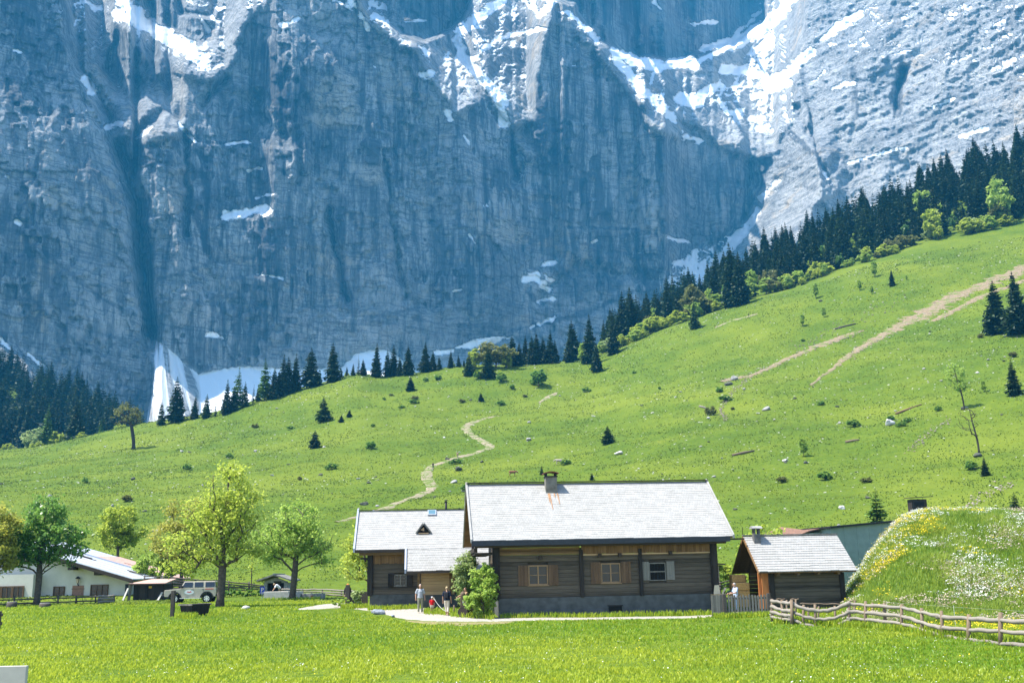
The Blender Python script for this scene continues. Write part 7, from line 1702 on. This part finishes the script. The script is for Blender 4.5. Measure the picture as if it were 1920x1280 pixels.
# the embankment: tall meadow and flowers
def mound_pts(n, top_bias=1.0):
    px = np.where(rs.random(n) < .68, rs.uniform(1575, 2150, n), rs.uniform(2150, 2700, n)); Y = rs.uniform(50.5, 74, n); ss, _ = ST(px, 1060.0); x = ss * Y; zt = TZ(x, Y); s2 = np.interp(ss, Sg, ztop)
    return x, Y, zt, px
x, Y, z, px = mound_pts(165000)
g2 = fbm(x / 2, Y / 2, 3, 71); m = g2 > rs.uniform(-.9, .2, len(x)); x, Y, z, g2 = x[m], Y[m], z[m], g2[m]
blades('tall_meadow', x, Y, rs.uniform(.14, .45, len(x)) * (1 + .5 * g2), .020 * np.ones(len(x)), leafmat('tall_meadow_grass', (.10, .20, .018), (.31, .38, .06), .45, .5), 'tall mixed grass covering the embankment', .7, np.clip(.5 + .7 * g2 + .2 * rs.normal(size=len(x)), 0, 1))
def flowers(name, x, Y, z, h, size, mat, label, per=5, spr=.09):
    n = len(x); C = np.repeat(np.stack([x, Y, z + h], 1), per, 0) + rs.normal(size=(n * per, 3)) * np.array([spr, spr, spr * .35])
    V, F = qcards(C, size, 1.2, rs, .9)
    return tag(npmesh(name, V, F, mat, None, {'tint': ('FACE', rs.random(len(F)))}), label, None, None, 'stuff')
M_FW = leafmat('white_umbels', (.58, .60, .52), (.80, .80, .76), .2, .7); M_FY = leafmat('yellow_petals', (.60, .42, .01), (.85, .66, .03), .2, .7); M_FP = leafmat('pinkish_seed_heads', (.36, .28, .20), (.50, .42, .34), .2, .7)
x, Y, z, px = mound_pts(23000); cw = fbm(x / 3.2, Y / 2.6, 3, 81); m = (cw + .25 * sstep(1640, 1850, px) > rs.uniform(.12, .95, len(x))); m &= Y > 55
flowers('white_wildflowers', x[m], Y[m], z[m], rs.uniform(.22, .5, m.sum()), .033, M_FW, 'white flower umbels across the embankment', 6, .10)
x, Y, z, px = mound_pts(20000); cy = fbm(x / 2.2, Y / 1.8, 3, 91); pref = .42 * np.exp(-((px - 1730) / 70) ** 2) * sstep(63, 68, Y) + .30 * np.exp(-((px - 1660) / 50) ** 2) * sstep(58, 64, Y) + .1; m = cy + pref > rs.uniform(.48, 1.05, len(x)); m &= Y > 54
flowers('yellow_wildflowers', x[m], Y[m], z[m], rs.uniform(.22, .5, m.sum()), .034, M_FY, 'yellow flower clusters near the top of the embankment', 7, .13)
x, Y, z, px = mound_pts(13000); cp = fbm(x / 2.2, Y / 2.2, 3, 95); m = cp > rs.uniform(.1, .6, len(x)); flowers('seed_heads', x[m], Y[m], z[m], rs.uniform(.2, .45, m.sum()), .04, M_FP, 'pinkish grass heads on the embankment', 6, .12)
px = rs.uniform(1600, 2000, 3000); Y = rs.uniform(44, 55, 3000); ss, _ = ST(px, 1150.0); m = (Y > np.interp(px, [1592, 1765, 1920], [51.5, 44.5, 40])) & (fbm(ss * Y / 1.5, Y / 1.2, 3, 99) > rs.uniform(-.2, .7, 3000)); x = (ss * Y)[m]; Y = Y[m]
flowers('buttercups', x, Y, TZ(x, Y), rs.uniform(.10, .25, len(x)), .028, M_FY, 'yellow buttercups in the strip behind the wavy fence', 4, .07)
n_ = 2600; Y = 20 * 4.0 ** rs.random(n_); x = rs.uniform(-.5, .5, n_) * Y; m = ~blocked(x, Y); x, Y = x[m], Y[m]; c9 = fbm(x / 5, Y / 5, 2, 44) > rs.uniform(-.4, .5, len(x)); x, Y = x[c9], Y[c9]
flowers('daisies', x, Y, TZ(x, Y), rs.uniform(.06, .14, len(x)), .018 * (1 + Y[0] * 0), M_FW, 'tiny white daisies in the near meadow', 2, .05)
n_ = 420; Y = 20 * 3.6 ** rs.random(n_); x = rs.uniform(-.5, .5, n_) * Y; m = ~blocked(x, Y); x, Y = x[m], Y[m]
flowers('dandelions', x, Y, TZ(x, Y), rs.uniform(.06, .14, len(x)), .022, M_FY, 'few yellow dandelions in the near meadow', 2, .06)
